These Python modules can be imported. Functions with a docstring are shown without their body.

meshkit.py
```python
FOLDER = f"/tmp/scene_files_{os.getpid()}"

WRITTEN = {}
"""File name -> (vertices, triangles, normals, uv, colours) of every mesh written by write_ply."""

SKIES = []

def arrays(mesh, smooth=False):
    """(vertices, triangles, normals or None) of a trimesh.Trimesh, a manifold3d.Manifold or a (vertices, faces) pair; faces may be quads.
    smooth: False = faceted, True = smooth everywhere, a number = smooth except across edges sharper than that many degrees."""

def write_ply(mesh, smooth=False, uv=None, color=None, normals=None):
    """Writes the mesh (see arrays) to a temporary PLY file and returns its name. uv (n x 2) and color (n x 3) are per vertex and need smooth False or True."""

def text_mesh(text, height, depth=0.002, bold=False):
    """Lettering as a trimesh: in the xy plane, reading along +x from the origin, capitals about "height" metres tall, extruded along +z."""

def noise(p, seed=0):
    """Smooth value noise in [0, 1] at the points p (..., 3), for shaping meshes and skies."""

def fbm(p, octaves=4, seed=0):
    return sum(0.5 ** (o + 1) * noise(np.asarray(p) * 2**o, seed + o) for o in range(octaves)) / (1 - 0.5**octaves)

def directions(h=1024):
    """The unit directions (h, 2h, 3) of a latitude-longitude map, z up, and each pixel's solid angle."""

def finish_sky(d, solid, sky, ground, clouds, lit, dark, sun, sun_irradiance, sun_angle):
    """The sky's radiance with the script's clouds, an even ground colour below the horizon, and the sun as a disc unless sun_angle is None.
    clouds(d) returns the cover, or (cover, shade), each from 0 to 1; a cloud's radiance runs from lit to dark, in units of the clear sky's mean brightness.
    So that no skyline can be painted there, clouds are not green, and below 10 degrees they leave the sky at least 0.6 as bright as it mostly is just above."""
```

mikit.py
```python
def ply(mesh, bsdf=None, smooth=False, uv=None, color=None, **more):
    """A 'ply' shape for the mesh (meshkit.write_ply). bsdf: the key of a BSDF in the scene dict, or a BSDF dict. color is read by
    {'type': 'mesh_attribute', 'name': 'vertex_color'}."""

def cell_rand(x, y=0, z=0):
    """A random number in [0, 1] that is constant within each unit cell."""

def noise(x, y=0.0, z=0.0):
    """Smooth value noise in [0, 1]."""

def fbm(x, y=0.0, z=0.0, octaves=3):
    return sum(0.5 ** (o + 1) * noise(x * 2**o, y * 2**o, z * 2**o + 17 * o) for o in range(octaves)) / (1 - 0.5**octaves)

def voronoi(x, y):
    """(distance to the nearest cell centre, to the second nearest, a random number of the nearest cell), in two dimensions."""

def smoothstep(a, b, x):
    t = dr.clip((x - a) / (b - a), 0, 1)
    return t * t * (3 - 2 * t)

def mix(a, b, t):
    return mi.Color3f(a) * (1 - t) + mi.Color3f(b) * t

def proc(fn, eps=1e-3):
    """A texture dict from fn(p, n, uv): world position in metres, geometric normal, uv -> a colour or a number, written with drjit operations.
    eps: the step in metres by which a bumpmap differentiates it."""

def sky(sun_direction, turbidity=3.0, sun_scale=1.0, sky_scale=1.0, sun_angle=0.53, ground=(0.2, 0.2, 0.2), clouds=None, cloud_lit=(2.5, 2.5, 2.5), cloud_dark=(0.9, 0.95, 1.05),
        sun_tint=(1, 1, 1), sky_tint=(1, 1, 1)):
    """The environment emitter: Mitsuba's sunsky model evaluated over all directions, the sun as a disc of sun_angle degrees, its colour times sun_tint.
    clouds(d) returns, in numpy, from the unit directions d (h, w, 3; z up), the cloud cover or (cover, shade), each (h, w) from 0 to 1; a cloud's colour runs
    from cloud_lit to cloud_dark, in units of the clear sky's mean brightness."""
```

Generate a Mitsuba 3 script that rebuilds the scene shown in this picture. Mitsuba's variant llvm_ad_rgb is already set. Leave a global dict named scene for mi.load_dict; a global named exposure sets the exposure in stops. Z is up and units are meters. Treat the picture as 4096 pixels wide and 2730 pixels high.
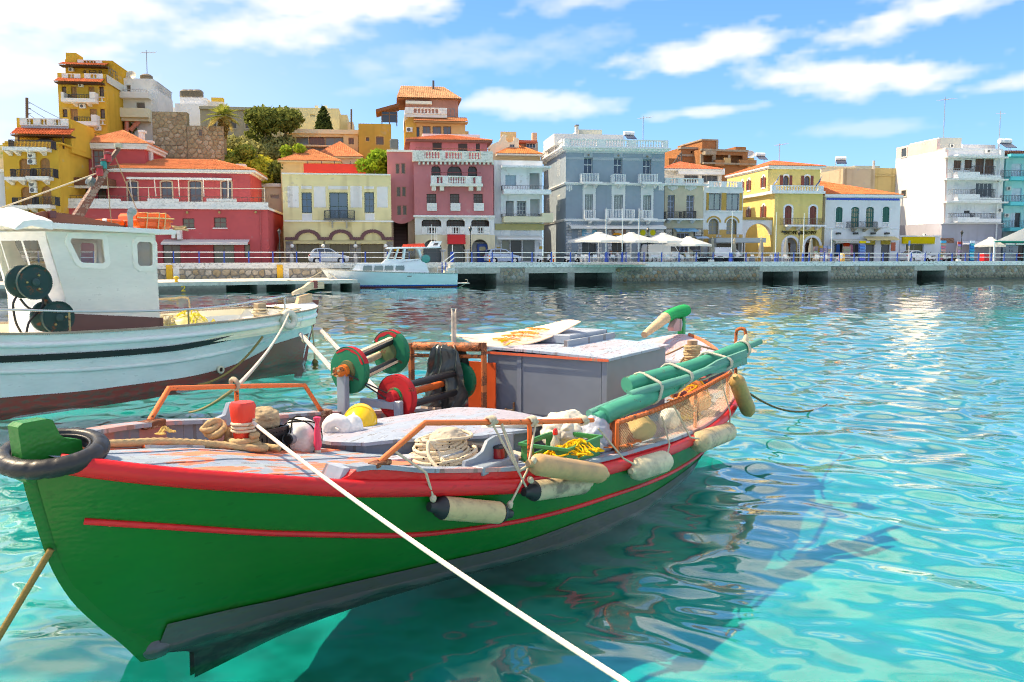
# harbour with a green boat: camera and light, water, quay, houses, hill, boats, street
import math,random,numpy as np,trimesh,mitsuba as mi,drjit as dr,mikit,meshkit
from shapely.geometry import Polygon,Point,box as sbox
from shapely.ops import unary_union
T=mi.ScalarTransform4f
scene,labels={},{}
rng=np.random.default_rng(7)
FPX,CX,CY,HZ,EYEZ=3481.5,2048.0,1365.0,1027.0,2.7
PITCH=math.atan((CY-HZ)/FPX)
cP,sP=math.cos(PITCH),math.sin(PITCH)
EYE=np.array([0.0,0.0,EYEZ])
scene['camera']={'type':'perspective','fov':math.degrees(2*math.atan(2048/FPX)),'fov_axis':'x','near_clip':0.1,'far_clip':3000.0,'to_world':T().look_at(origin=[0,0,EYEZ],target=[0,cP,EYEZ-sP],up=[0,0,1])}
exposure=2.45
SUN=(-0.72,0.16,0.96)
def clouds(d):
 az,el=np.degrees(np.arctan2(d[...,0],d[...,1])),np.degrees(np.arcsin(np.clip(d[...,2],-1,1)))
 warp=meshkit.fbm(np.stack([az*.22,el*.5,0*az],-1),5,11)-.5
 fine=meshkit.fbm(np.stack([az*.55+el*.35,el*1.6-az*.25,0*az+3],-1),5,5)-.5
 cover=np.zeros(az.shape)
 for a0,e0,la,lb,tilt,k in((12.4,12.6,6.2,1.25,.17,1.0),(20.5,10.8,7.8,1.25,-.05,1.0),(27.5,14.6,9.5,1.15,.26,1.0),(31.5,9.9,4.5,.6,.1,.8),(11.8,9.0,4.2,.42,.06,.7),(1.5,9.6,6.0,.9,-.05,.75),(-10,15.3,8.5,1.5,.03,.9),(-15,13.5,8.0,1.4,.1,.8),(-27,14.5,8,3.0,.0,1.0),(-29,10.5,6,2.0,.05,.8),(-33,5.0,6,2.5,0,.8),(7,16.2,9,1.0,.1,.6),(-3,12.5,9,1.6,.12,.35),(21,7.6,5,.5,0,.35),(30,17.4,7,.7,.3,.8),(20.5,16.0,2.2,.5,.1,.5)):
  da,de=az-a0,el-e0
  de=de-tilt*da
  r=np.sqrt((da/la)**2+(de/lb)**2)+warp*.9+fine*1.3
  cover=np.maximum(cover,k*np.clip((1.05-r)/.75,0,1))
 wide=meshkit.fbm(np.stack([d[...,0]*2.2/(d[...,2]+.25),d[...,1]*2.2/(d[...,2]+.25),0*az],-1),6,21)
 high=np.clip((el-17)/8,0,1)
 outside=np.maximum(high,np.clip((np.abs(az)-34)/10,0,1))
 cover=np.maximum(cover,outside*np.clip((wide-.46)/.16,0,1)*.95)
 haze=np.clip(.62-(az+30)/42,0,.62)*np.clip(1.15-el/34,.25,1)*np.clip(1-(np.abs(az+30)-40)/60,0,1)
 low=.30*np.exp(-el/3.5)
 cover=1-(1-cover*.97)*(1-haze)*(1-low)
 return cover,np.clip(.25-fine,0,1)*.25
scene['sky']=mikit.sky(SUN,turbidity=2.4,clouds=clouds,cloud_lit=(2.5,2.45,2.35),cloud_dark=(1.7,1.72,1.75),sky_scale=1.0,sky_tint=(.76,.95,1.13),sun_tint=(1.0,.95,.85),sun_angle=0.6,ground=(.12,.2,.2))
def ray(px,py):
 a,b=(px-CX)/FPX,(CY-py)/FPX
 return np.array([a,cP+b*sP,-sP+b*cP])
def at_z(px,py,z):
 d=ray(px,py)
 return EYE+d*((z-EYE[2])/d[2])
def at_y(px,py,y):
 d=ray(px,py)
 return EYE+d*(y/d[1])
def zoomed(ox,oy,s):
 return lambda x,y:(ox+x/s,oy+y/s)
ZA,ZB,ZC,ZD,ZE,ZG=zoomed(0,150,1.651),zoomed(1000,300,1.742),zoomed(1500,450,2.24),zoomed(2100,450,2.24),zoomed(2600,500,2.4125),zoomed(3250,450,2.24)
ZH,ZI,ZJ,ZK,ZL,ZM,ZN=zoomed(0,800,1.7423),zoomed(0,1500,1.2745),zoomed(900,1400,1.96),zoomed(1200,1200,2.6133),zoomed(1600,1200,2.139),zoomed(1700,1600,2.353),zoomed(2300,1150,2.091)
ZV=zoomed(0,0,2353/4096)
ZO,ZP,ZQ,ZR=zoomed(2500,1150,3.485),zoomed(0,850,2.8514),zoomed(600,1050,2.8514),zoomed(2100,1350,2.6138)
_count={}
def newkey(name,parent=None):
 k=name if parent is None else parent+'__'+name
 n=_count.get(k,0)
 _count[k]=n+1
 return k if n==0 else '%s_%03d'%(k,n)
def thing(name,label,cat,group=None,kind=None):
 k=newkey(name)
 labels[k]={'label':label,'category':cat}
 if group:
  labels[k]['group']=group
 if kind:
  labels[k]['kind']=kind
 return k
def structure(name,kind='structure'):
 k=newkey(name)
 labels[k]={'kind':kind}
 return k
def cat(*ms):
 vs,fs,n=[],[],0
 for m in ms:
  if m is None:
   continue
  v,f=(m.vertices,m.faces)if hasattr(m,'faces')else m
  vs.append(np.asarray(v,float));fs.append(np.asarray(f,int)+n);n+=len(v)
 return np.vstack(vs),np.vstack(fs)
BOXF=np.array([[0,2,3],[0,3,1],[4,5,7],[4,7,6],[0,1,5],[0,5,4],[2,6,7],[2,7,3],[0,4,6],[0,6,2],[1,3,7],[1,7,5]])
def box(x0,x1,y0,y1,z0,z1):
 return np.array([[x,y,z]for x in(x0,x1)for y in(y0,y1)for z in(z0,z1)],float),BOXF[:,[0,1,2]]
def hexa(b,t):
 "a six-sided block from four bottom and four top corners, both counter-clockwise seen from above"
 v=np.vstack([b,t])
 f=[[0,2,1],[0,3,2],[4,5,6],[4,6,7]]
 for i in range(4):
  j=(i+1)%4
  f+=[[i,j,4+j],[i,4+j,4+i]]
 return v,np.array(f)
def rbox(x0,x1,y0,y1,z0,z1,r=.01):
 "box with chamfered edges"
 h=trimesh.convex.convex_hull(np.array([[x+sx*(0 if k==0 else r),y+sy*(0 if k==1 else r),z+sz*(0 if k==2 else r)]for k in range(3)for x,sx in((x0,1),(x1,-1))for y,sy in((y0,1),(y1,-1))for z,sz in((z0,1),(z1,-1))]))
 return np.array(h.vertices),np.array(h.faces)
def hull(pts):
 h=trimesh.convex.convex_hull(np.asarray(pts,float))
 return np.array(h.vertices),np.array(h.faces)
def grid_faces(nu,nv,closed_v=False):
 i,j=np.meshgrid(np.arange(nu-1),np.arange(nv if closed_v else nv-1),indexing='ij')
 a,b=i*nv+j,i*nv+(j+1)%nv
 c,d=a+nv,b+nv
 return np.vstack([np.stack([a,b,d],-1).reshape(-1,3),np.stack([a,d,c],-1).reshape(-1,3)])
def loft(rings,closed=True,cap=True):
 "rings: (n, m, 3)"
 rings=np.asarray(rings,float)
 n,m=rings.shape[:2]
 v,f=rings.reshape(-1,3),grid_faces(n,m,closed)
 if closed and cap:
  v=np.vstack([v,rings[0].mean(0),rings[-1].mean(0)])
  k,l,j=n*m,n*m+1,np.arange(m)
  f=np.vstack([f,np.stack([np.full(m,k),(j+1)%m,j],1),np.stack([np.full(m,l),(n-1)*m+j,(n-1)*m+(j+1)%m],1)])
 return v,f
def frames(p):
 t=np.gradient(p,axis=0)
 t/=np.linalg.norm(t,axis=1,keepdims=True)+1e-12
 a=np.cross(t[0],[0,0,1.0]if abs(t[0][2])<.9 else[1.0,0,0])
 A=[]
 for ti in t:
  a=a-ti*(a@ti)
  a=a/(np.linalg.norm(a)+1e-12)
  A.append(a)
 A=np.array(A)
 return t,A,np.cross(t,A)
def tube(p,r,n=8,cap=True):
 p=np.asarray(p,float)
 t,A,B=frames(p)
 r=np.broadcast_to(r,(len(p),))
 th=np.arange(n)*2*np.pi/n
 rings=p[:,None]+r[:,None,None]*(np.cos(th)[None,:,None]*A[:,None]+np.sin(th)[None,:,None]*B[:,None])
 return loft(rings,True,cap)
def resample(p,step):
 p=np.asarray(p,float)
 L=np.concatenate([[0],np.cumsum(np.linalg.norm(np.diff(p,axis=0),axis=1))])
 m=max(2,int(L[-1]/step)+1)
 s=np.linspace(0,L[-1],m)
 return np.stack([np.interp(s,L,p[:,k])for k in range(3)],1),s
def smooth_path(p,n=8):
 "Catmull-Rom through the points"
 p=np.asarray(p,float)
 q=np.vstack([2*p[0]-p[1],p,2*p[-1]-p[-2]])
 out,t=[],np.linspace(0,1,n,endpoint=False)[:,None]
 for i in range(1,len(q)-2):
  a,b,c,d=q[i-1:i+3]
  out.append(.5*(2*b+(c-a)*t+(2*a-5*b+4*c-d)*t**2+(3*b-a-3*c+d)*t**3))
 return np.vstack(out+[p[-1:]])
def rope(p,r,pitch=None,lobes=3,n=12,step=None,deep=.2):
 "laid rope: a tube whose section turns along its length"
 pitch=pitch or r*7
 p,s=resample(p,step or pitch/6)
 t,A,B=frames(p)
 th=np.arange(n)*2*np.pi/n
 rr=r*(1-deep*.5+deep*np.abs(np.cos(lobes*.5*(th[None,:]-2*np.pi*s[:,None]/pitch))))
 rings=p[:,None]+rr[...,None]*(np.cos(th)[None,:,None]*A[:,None]+np.sin(th)[None,:,None]*B[:,None])
 return loft(rings,True,True)
def lathe(prof,n=12):
 prof=np.asarray(prof,float)
 th=np.arange(n)*2*np.pi/n
 rings=np.stack([prof[:,None,0]*np.cos(th),prof[:,None,0]*np.sin(th),np.broadcast_to(prof[:,None,1],(len(prof),n))],-1)
 return loft(rings,True,True)
def extrude(poly,h):
 m=trimesh.creation.extrude_polygon(poly,h,engine='earcut')
 return np.array(m.vertices),np.array(m.faces)
def sphere(c,r,sub=2):
 m=trimesh.creation.icosphere(subdivisions=sub)
 return np.array(m.vertices)*np.asarray(r)+np.asarray(c),np.array(m.faces)
def bumpy(m,amp,freq,seed=0,octaves=3):
 v,f=m
 mm=trimesh.Trimesh(v,f,process=False)
 return v+mm.vertex_normals*(amp*(meshkit.fbm(v*freq+seed,octaves,seed)-.5))[:,None]*2,f
def xf(m,R=None,t=(0,0,0),s=1.0):
 v,f=m
 v=np.asarray(v,float)*np.asarray(s)
 if R is not None:
  v=v@np.asarray(R).T
 return v+np.asarray(t,float),f
def rot(axis,deg):
 return trimesh.transformations.rotation_matrix(math.radians(deg),axis)[:3,:3]
def align(d,up=(0,0,1)):
 "rotation whose z column is d"
 d=np.asarray(d,float)/np.linalg.norm(d)
 x=np.cross(up,d)
 if np.linalg.norm(x)<1e-6:
  x=np.array([1.0,0,0])
 x/=np.linalg.norm(x)
 return np.stack([x,np.cross(d,x),d],1)
def rod(a,b,r,n=8):
 return tube(np.array([a,b],float),r,n)
class Frame:
 "a vertical plane standing in the world: u along it, d out of it towards the water, z up"
 def __init__(self,o,ang):
  self.o=np.array(o,float);a=math.radians(ang)
  self.u=np.array([math.cos(a),math.sin(a),0]);self.n=np.array([math.sin(a),-math.cos(a),0])
 def px(self,p,d=0.0):
  r=ray(*p)
  o=self.o+self.n*d
  q=EYE+r*(((o-EYE)@self.n)/(r@self.n))
  return float((q-self.o)@self.u),float(q[2])
 def w(self,m):
  v,f=m
  v=np.asarray(v,float)
  return self.o*[1,1,0]+v[:,:1]*self.u+v[:,1:2]*self.n+v[:,2:]*np.array([0,0,1.0]),f[:,::-1]
 def mat(self):
  m=np.eye(4)
  m[:3,0],m[:3,1],m[:3,2],m[:3,3]=self.u,self.n,[0,0,1],self.o*[1,1,0]
  return m
PALETTE,_pal=[],{}
def pal(c):
 c=tuple(round(float(x),4)for x in c)
 if c not in _pal:
  _pal[c]=len(PALETTE)
  PALETTE.append(c)
 return _pal[c]
def base(uv):
 i=mi.UInt32(uv.x)
 return mi.Color3f(*[dr.gather(mi.Float,mi.Float([c[k]for c in PALETTE]),i)for k in range(3)])
def f_stucco(p,n,uv):
 c,w=base(uv),uv.y
 a=mikit.fbm(p.x*.45,p.y*.45,p.z*.45,3)
 b=mikit.noise(p.x*2.3,p.y*2.3,p.z*.22)
 g=mikit.fbm(p.x*3.1,p.y*3.1,p.z*3.1,2)
 c=c*(.86+.2*a+.08*(g-.5))
 c=mikit.mix(c,c*mi.Color3f(.62,.58,.52),w*mikit.smoothstep(.58,.85,b)*.8)
 return mikit.mix(c,mi.Color3f(.44,.42,.38),w*mikit.smoothstep(.66,.72,a*.55+g*.45))
def f_paint(p,n,uv):
 c,w=base(uv),uv.y
 a=mikit.fbm(p.x*4,p.y*4,p.z*4,3)
 g=mikit.fbm(p.x*31,p.y*31,p.z*31,2)
 c=c*(.88+.24*a)
 chip=mikit.smoothstep(1.02-.5*w,1.06-.5*w,a*.6+g*.6)
 return mikit.mix(c,mi.Color3f(.30,.23,.17),chip*.85)
def f_rust(p,n,uv):
 c=base(uv)
 a=mikit.fbm(p.x*9,p.y*9,p.z*9,4)
 g=mikit.noise(p.x*70,p.y*70,p.z*70)
 k=mikit.smoothstep(.70-.35*uv.y,.80-.35*uv.y,a*.75+g*.25)
 return mikit.mix(c*(.85+.3*a),mikit.mix(mi.Color3f(.22,.07,.025),mi.Color3f(.10,.045,.025),g),k)
def f_wood(p,n,uv):
 c=base(uv)
 a=mikit.noise(p.x*6,p.y*6,p.z*55)
 b=mikit.noise(p.x*30,p.y*30,p.z*4)
 return c*(.7+.35*a+.2*b)
def f_rope(p,n,uv):
 c=base(uv)
 g=mikit.noise(p.x*160,p.y*160,p.z*160)
 a=mikit.fbm(p.x*12,p.y*12,p.z*12,2)
 c=c*(.72+.3*g+.2*a)
 return mikit.mix(c,mi.Color3f(.02,.02,.025),uv.y*mikit.smoothstep(.80,.84,mikit.noise(p.x*55,p.y*55,p.z*55)))
def f_stone(p,n,uv):
 c=base(uv)
 a=mikit.fbm(p.x*5,p.y*5,p.z*5,3)
 wet=mikit.smoothstep(.75,.1,p.z)
 return c*(.65+.6*a)*(1-uv.y*.55*wet)
def f_grime(p,n,uv):
 c=base(uv)
 a=mikit.fbm(p.x*7,p.y*7,p.z*7,4)
 g=mikit.fbm(p.x*40,p.y*40,p.z*40,2)
 k=mikit.smoothstep(.48,.75,a*.8+g*.25)*uv.y
 return mikit.mix(c*(.9+.2*g),mi.Color3f(.11,.10,.08),k*.8)
def two(b):
 return{'type':'twosided','bsdf':b}
def bsdf(name,fn,rough=.5,spec=.4,diffuse=False,bump=None,**more):
 b={'type':'diffuse','reflectance':mikit.proc(fn)}if diffuse else{'type':'principled','base_color':mikit.proc(fn),'roughness':rough,'specular':spec,**more}
 if bump:
  b={'type':'bumpmap','arbitrary':mikit.proc(bump[0]),'scale':bump[1],'bsdf':b}
 scene[name]=two(b)
def f_flat(p,n,uv):
 return base(uv)
bsdf('stucco',f_stucco,diffuse=True)
bsdf('flat',f_flat,diffuse=True)
bsdf('paint',f_paint,.38,.5)
bsdf('gloss',f_flat,.18,.5)
bsdf('rust',f_rust,.6,.35)
bsdf('wood',f_wood,.65,.3)
bsdf('rope',f_rope,diffuse=True)
bsdf('stone',f_stone,diffuse=True)
bsdf('grime',f_grime,.45,.4)
scene['glass']=two({'type':'principled','base_color':{'type':'rgb','value':[.035,.045,.055]},'roughness':.06,'specular':.75})
scene['steel']=two({'type':'principled','base_color':{'type':'rgb','value':[.62,.63,.64]},'roughness':.28,'metallic':.9})
scene['clear_pane']={'type':'thindielectric','specular_transmittance':{'type':'rgb','value':[.62,.60,.58]}}
def put(name,mesh,mat='paint',c=(.5,.5,.5),parent=None,wear=0.0,smooth=False,key=None,label=None,kind=None):
 "one mesh of the scene; with a parent it is its part"
 k=key or newkey(name,parent)
 v,f=(mesh.vertices,mesh.faces)if hasattr(mesh,'faces')else mesh
 if smooth is not False and smooth is not True:
  m=trimesh.Trimesh(v,f,process=False)
  m.merge_vertices()
  m=trimesh.graph.smooth_shade(m,angle=math.radians(smooth),facet_minarea=None)
  v,f,smooth=np.array(m.vertices),np.array(m.faces),True
 v=np.asarray(v,float)
 uv=np.tile([[pal(c)+.5,wear]],(len(v),1))if mat in FAMILIES else None
 scene[k]=mikit.ply((v,np.asarray(f,int)),mat,smooth=smooth,uv=uv)
 if label or kind:
  labels.setdefault(k,{})
  if label:
   labels[k]['label']=label
  if kind:
   labels[k]['kind']=kind
 return k
FAMILIES={'stucco','flat','paint','gloss','rust','wood','rope','stone','grime','leaf','tile','hullpaint','deck'}
def proto(mesh,mat,c,wear=0.0,smooth=False):
 "a shape dict to be copied under many keys"
 k=put('tmp',mesh,mat,c,wear=wear,smooth=smooth,key='_tmp')
 return scene.pop('_tmp')
def copy(name,pd,M,parent=None):
 k=newkey(name,parent)
 scene[k]={**pd,'to_world':T(M)}
 return k
def wave_height(x,y):
 r=np.hypot(x,y)
 g=np.random.default_rng(3)
 wx=x+.35*(meshkit.noise(np.stack([x*.9,y*.9,0*x],-1),1)-.5)
 wy=y+.35*(meshkit.noise(np.stack([x*.9,y*.9,0*x+5],-1),2)-.5)
 h=np.zeros_like(x)
 dx=.0052*np.maximum(r,4)
 chop=np.clip((r-7)/22,0,1)
 for lam,amp in((2.6,.010),(1.9,.0085),(1.4,.0085),(1.05,.0078),(.8,.0065),(.62,.0052),(.46,.0036),(.34,.0022),(.26,.0014),(.19,.0007)):
  for k in range(3):
   th=g.uniform(-.95,.95)+(np.pi if k==2 else 0)*g.uniform(0,1)
   ph,l=g.uniform(0,2*np.pi),lam*g.uniform(.85,1.15)
   keep=np.clip((l/dx-3.0)/3.0,0,1)
   a=amp*.58*(.80+1.1*chop*(1.0 if lam<1.5 else .5))
   h+=a*keep*np.sin((wx*np.sin(th)+wy*np.cos(th))*2*np.pi/l+ph)
 return h
rows,R=[],3.3
while R<150:
 rows.append(R)
 R*=1.0052
rows=np.array(rows)
ang=np.radians(np.linspace(-37,37,760))
rr,aa=np.meshgrid(rows,ang,indexing='ij')
wxg,wyg=rr*np.sin(aa),rr*np.cos(aa)
wz=wave_height(wxg,wyg)
scene['sea_glass']={'type':'thindielectric','int_ior':1.62,'specular_transmittance':{'type':'rgb','value':[.10,.74,.76]}}
gv,gf=np.stack([wxg,wyg,wz],-1).reshape(-1,3),grid_faces(len(rows),len(ang))[:,::-1]
scene['sea']=mikit.ply((gv,gf),'sea_glass',smooth=True)
labels['sea']={'kind':'structure'}
def f_bed(p,n,uv):
 a=mikit.fbm(p.x*.55,p.y*.55,0,4)
 b=mikit.fbm(p.x*2.2,p.y*2.2,3,3)
 sand=mi.Color3f(.52,.56,.50)*(.75+.5*b)
 weed=mi.Color3f(.04,.13,.10)*(.6+.8*b)
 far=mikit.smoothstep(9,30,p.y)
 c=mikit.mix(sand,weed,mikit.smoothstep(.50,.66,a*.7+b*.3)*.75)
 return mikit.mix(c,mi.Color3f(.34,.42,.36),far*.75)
bsdf('bed',f_bed,diffuse=True)
bx,by=np.meshgrid(np.sinh(np.linspace(-4,4,260))*6.3,np.concatenate([np.linspace(-40,2,12),np.geomspace(2.3,190,200)]),indexing='ij')
near=np.exp(-(bx**2+by**2)/300)
bz=-.66-.42*(meshkit.fbm(np.stack([bx*.5,by*.5,0*bx],-1),4,4)-.5)-.05*np.clip(by-13,0,60)
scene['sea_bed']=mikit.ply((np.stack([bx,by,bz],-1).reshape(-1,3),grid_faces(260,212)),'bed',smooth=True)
labels['sea_bed']={'kind':'structure'}
def smooth01(a,b,x):
 t=np.clip((x-a)/(b-a),0,1)
 return t*t*(3-2*t)
SZ=2.0
QA=math.degrees(math.atan(.36))
quay=Frame((11,90,0),QA)
def q_at(x4):
 "place along the quay face seen at pixel column x4"
 return quay.px((x4,1040))[0]
def f_street(p,n,uv):
 a=mikit.fbm(p.x*.8,p.y*.8,0,4)
 return mi.Color3f(.20,.195,.185)*(.8+.4*a)
def f_soil(p,n,uv):
 a=mikit.fbm(p.x*.35,p.y*.35,p.z*.35,4)
 b=mikit.fbm(p.x*2,p.y*2,p.z*2,3)
 return mikit.mix(mi.Color3f(.30,.25,.15),mi.Color3f(.10,.14,.035),mikit.smoothstep(.4,.62,a*.7+b*.3))
bsdf('asphalt',f_street,diffuse=True)
bsdf('soil',f_soil,diffuse=True)
u0,u1=q_at(-700),q_at(4800)
k=structure('street')
put(None,quay.w(box(u0,u1,-900,-.45,SZ-.5,SZ)),'asphalt',key=k)
def hill_z(x,y):
 r=smooth01(96,128,y+.12*x)*smooth01(-15,-29,x-.10*(y-110))
 return 1.9+18*r+1.1*r*(1-r)*4*(meshkit.fbm(np.stack([x*.12,y*.12,0*x],-1),4,8)-.5)
hx,hy=np.meshgrid(np.linspace(-140,14,130),np.linspace(88,190,90),indexing='ij')
k=structure('hill')
put(None,(np.stack([hx,hy,hill_z(hx,hy)-.02],-1).reshape(-1,3),grid_faces(130,90)),'soil',key=k,smooth=True)
qk=structure('quay')
WHITE,CONC,DARK=(.78,.77,.72),(.34,.32,.28),(.05,.05,.045)
segs=[(-700,1400,'stone'),(1400,2000,'cave'),(2000,2100,'stone'),(2100,2462,'cave'),(2462,3040,'stone'),(3040,3325,'cave'),(3325,3660,'stone'),(3660,3790,'cave'),(3790,4800,'stone')]
parts=[]
stones=[]
def rubble(fr,ua,ub,za,zb,d0,size,seed,cols,wear=1.0,lim=None):
 "rough stones set in a wall face: irregular cells of a jittered grid, each shrunk a little and proud by its own amount"
 from scipy.spatial import Voronoi
 g=np.random.default_rng(seed)
 nu,nz=max(1,int((ub-ua)/size)),max(1,int((zb-za)/(size*.72)))
 pts=[]
 for j in range(-1,nz+1):
  for i in range(-1,nu+1):
   pts.append((ua+(i+.5+(.25 if j%2 else-.25)+g.uniform(-.3,.3))*(ub-ua)/nu,za+(j+.5+g.uniform(-.3,.3))*(zb-za)/nz))
 vor=Voronoi(np.array(pts))
 clip=sbox(ua,za,ub,zb)
 for reg in vor.point_region:
  r=vor.regions[reg]
  if not r or-1 in r:
   continue
  p=Polygon(vor.vertices[r]).intersection(clip)
  if p.is_empty or p.area<.15*size*size:
   continue
  p=p.buffer(-size*.055)
  if p.is_empty or p.geom_type!='Polygon':
   continue
  p=p.buffer(-size*.10).buffer(size*.10,2).simplify(size*.05)
  if p.is_empty or p.geom_type!='Polygon':
   continue
  o=np.array(p.exterior.coords)[:-1]
  c=o.mean(0)
  out=g.uniform(.05,.12)
  m=len(o)
  v=np.vstack([np.c_[o[:,0],np.full(m,d0-.08),o[:,1]],np.c_[c[0]+(o[:,0]-c[0])*.93,np.full(m,d0+out*.7),c[1]+(o[:,1]-c[1])*.93],[[c[0]+g.uniform(-.05,.05),d0+out,c[1]]]])
  f=[]
  sgn=1 if p.exterior.is_ccw else-1
  for i in range(m):
   j=(i+1)%m
   t=[[i,j,m+j],[i,m+j,m+i],[m+i,m+j,2*m]]
   f+=t if sgn>0 else[x[::-1]for x in t]
  stones.append((p.area,fr.w((v,np.array(f)[:,::-1])),cols[g.integers(len(cols))],wear,c[0]))
STONE_COLS=[(.30,.24,.17),(.36,.29,.2),(.24,.2,.16),(.42,.36,.27),(.33,.22,.13),(.2,.18,.15),(.40,.38,.34)]
for a,b,kind in segs:
 ua,ub=q_at(a),q_at(b)
 if kind=='stone':
  put('masonry',quay.w(box(ua,ub,-.5,-.02,-1.5,SZ-.35)),'stone',CONC,qk,wear=1.0)
  if a>1500:
   rubble(quay,ua,ub,.05,SZ-.42,-.02,.52,a+900,STONE_COLS)
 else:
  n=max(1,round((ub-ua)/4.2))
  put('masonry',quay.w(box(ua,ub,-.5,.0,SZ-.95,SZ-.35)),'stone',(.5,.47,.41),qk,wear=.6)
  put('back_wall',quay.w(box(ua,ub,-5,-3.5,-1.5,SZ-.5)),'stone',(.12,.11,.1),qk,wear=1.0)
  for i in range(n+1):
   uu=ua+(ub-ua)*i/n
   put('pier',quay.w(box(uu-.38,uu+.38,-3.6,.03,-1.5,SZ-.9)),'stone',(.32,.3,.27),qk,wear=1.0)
e=1.1
uu=q_at(-300)
i=0
while uu<u1-1:
 ue=min(uu+5.6,u1)
 v,f=box(uu+.006,ue-.006,-.62,.06,SZ-.36,SZ+.14)
 put('coping',quay.w((v,f)),'grime',WHITE,qk,wear=.55+.3*(i%3==0))
 uu=ue
 i+=1
jet=Frame(at_z(700,1172,0)*[1,1,0],30)
ja,jb=jet.px((-500,1130))[0],jet.px((1430,1130))[0]
jk=structure('jetty')
JZ=.78
put('deck',jet.w(box(ja,jb,-9,.0,JZ-.28,JZ)),'stone',(.62,.58,.5),jk,wear=.2)
jc=[jet.px((x,1150))[0]for x in(905,1040,1060,1190,1210,1330)]
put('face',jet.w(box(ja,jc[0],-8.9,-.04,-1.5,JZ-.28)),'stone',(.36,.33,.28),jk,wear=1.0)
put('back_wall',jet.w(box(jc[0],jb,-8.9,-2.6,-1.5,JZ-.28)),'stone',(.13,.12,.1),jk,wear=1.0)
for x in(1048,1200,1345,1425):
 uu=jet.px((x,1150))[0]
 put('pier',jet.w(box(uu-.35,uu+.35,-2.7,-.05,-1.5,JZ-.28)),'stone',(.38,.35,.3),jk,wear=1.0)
n0=len(stones)
g0=len(stones)
rubble(quay,q_at(-300),q_at(1395),.55,SZ-.4,0.0,.62,5,[(.50,.41,.28),(.56,.48,.36),(.44,.36,.25),(.60,.53,.42),(.48,.37,.22),(.40,.35,.28)],wear=.15)
stones.sort(key=lambda s:-s[0])
for s in stones[:290]:
 put('stone',s[1],'stone',s[2],qk,wear=s[3])
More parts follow.
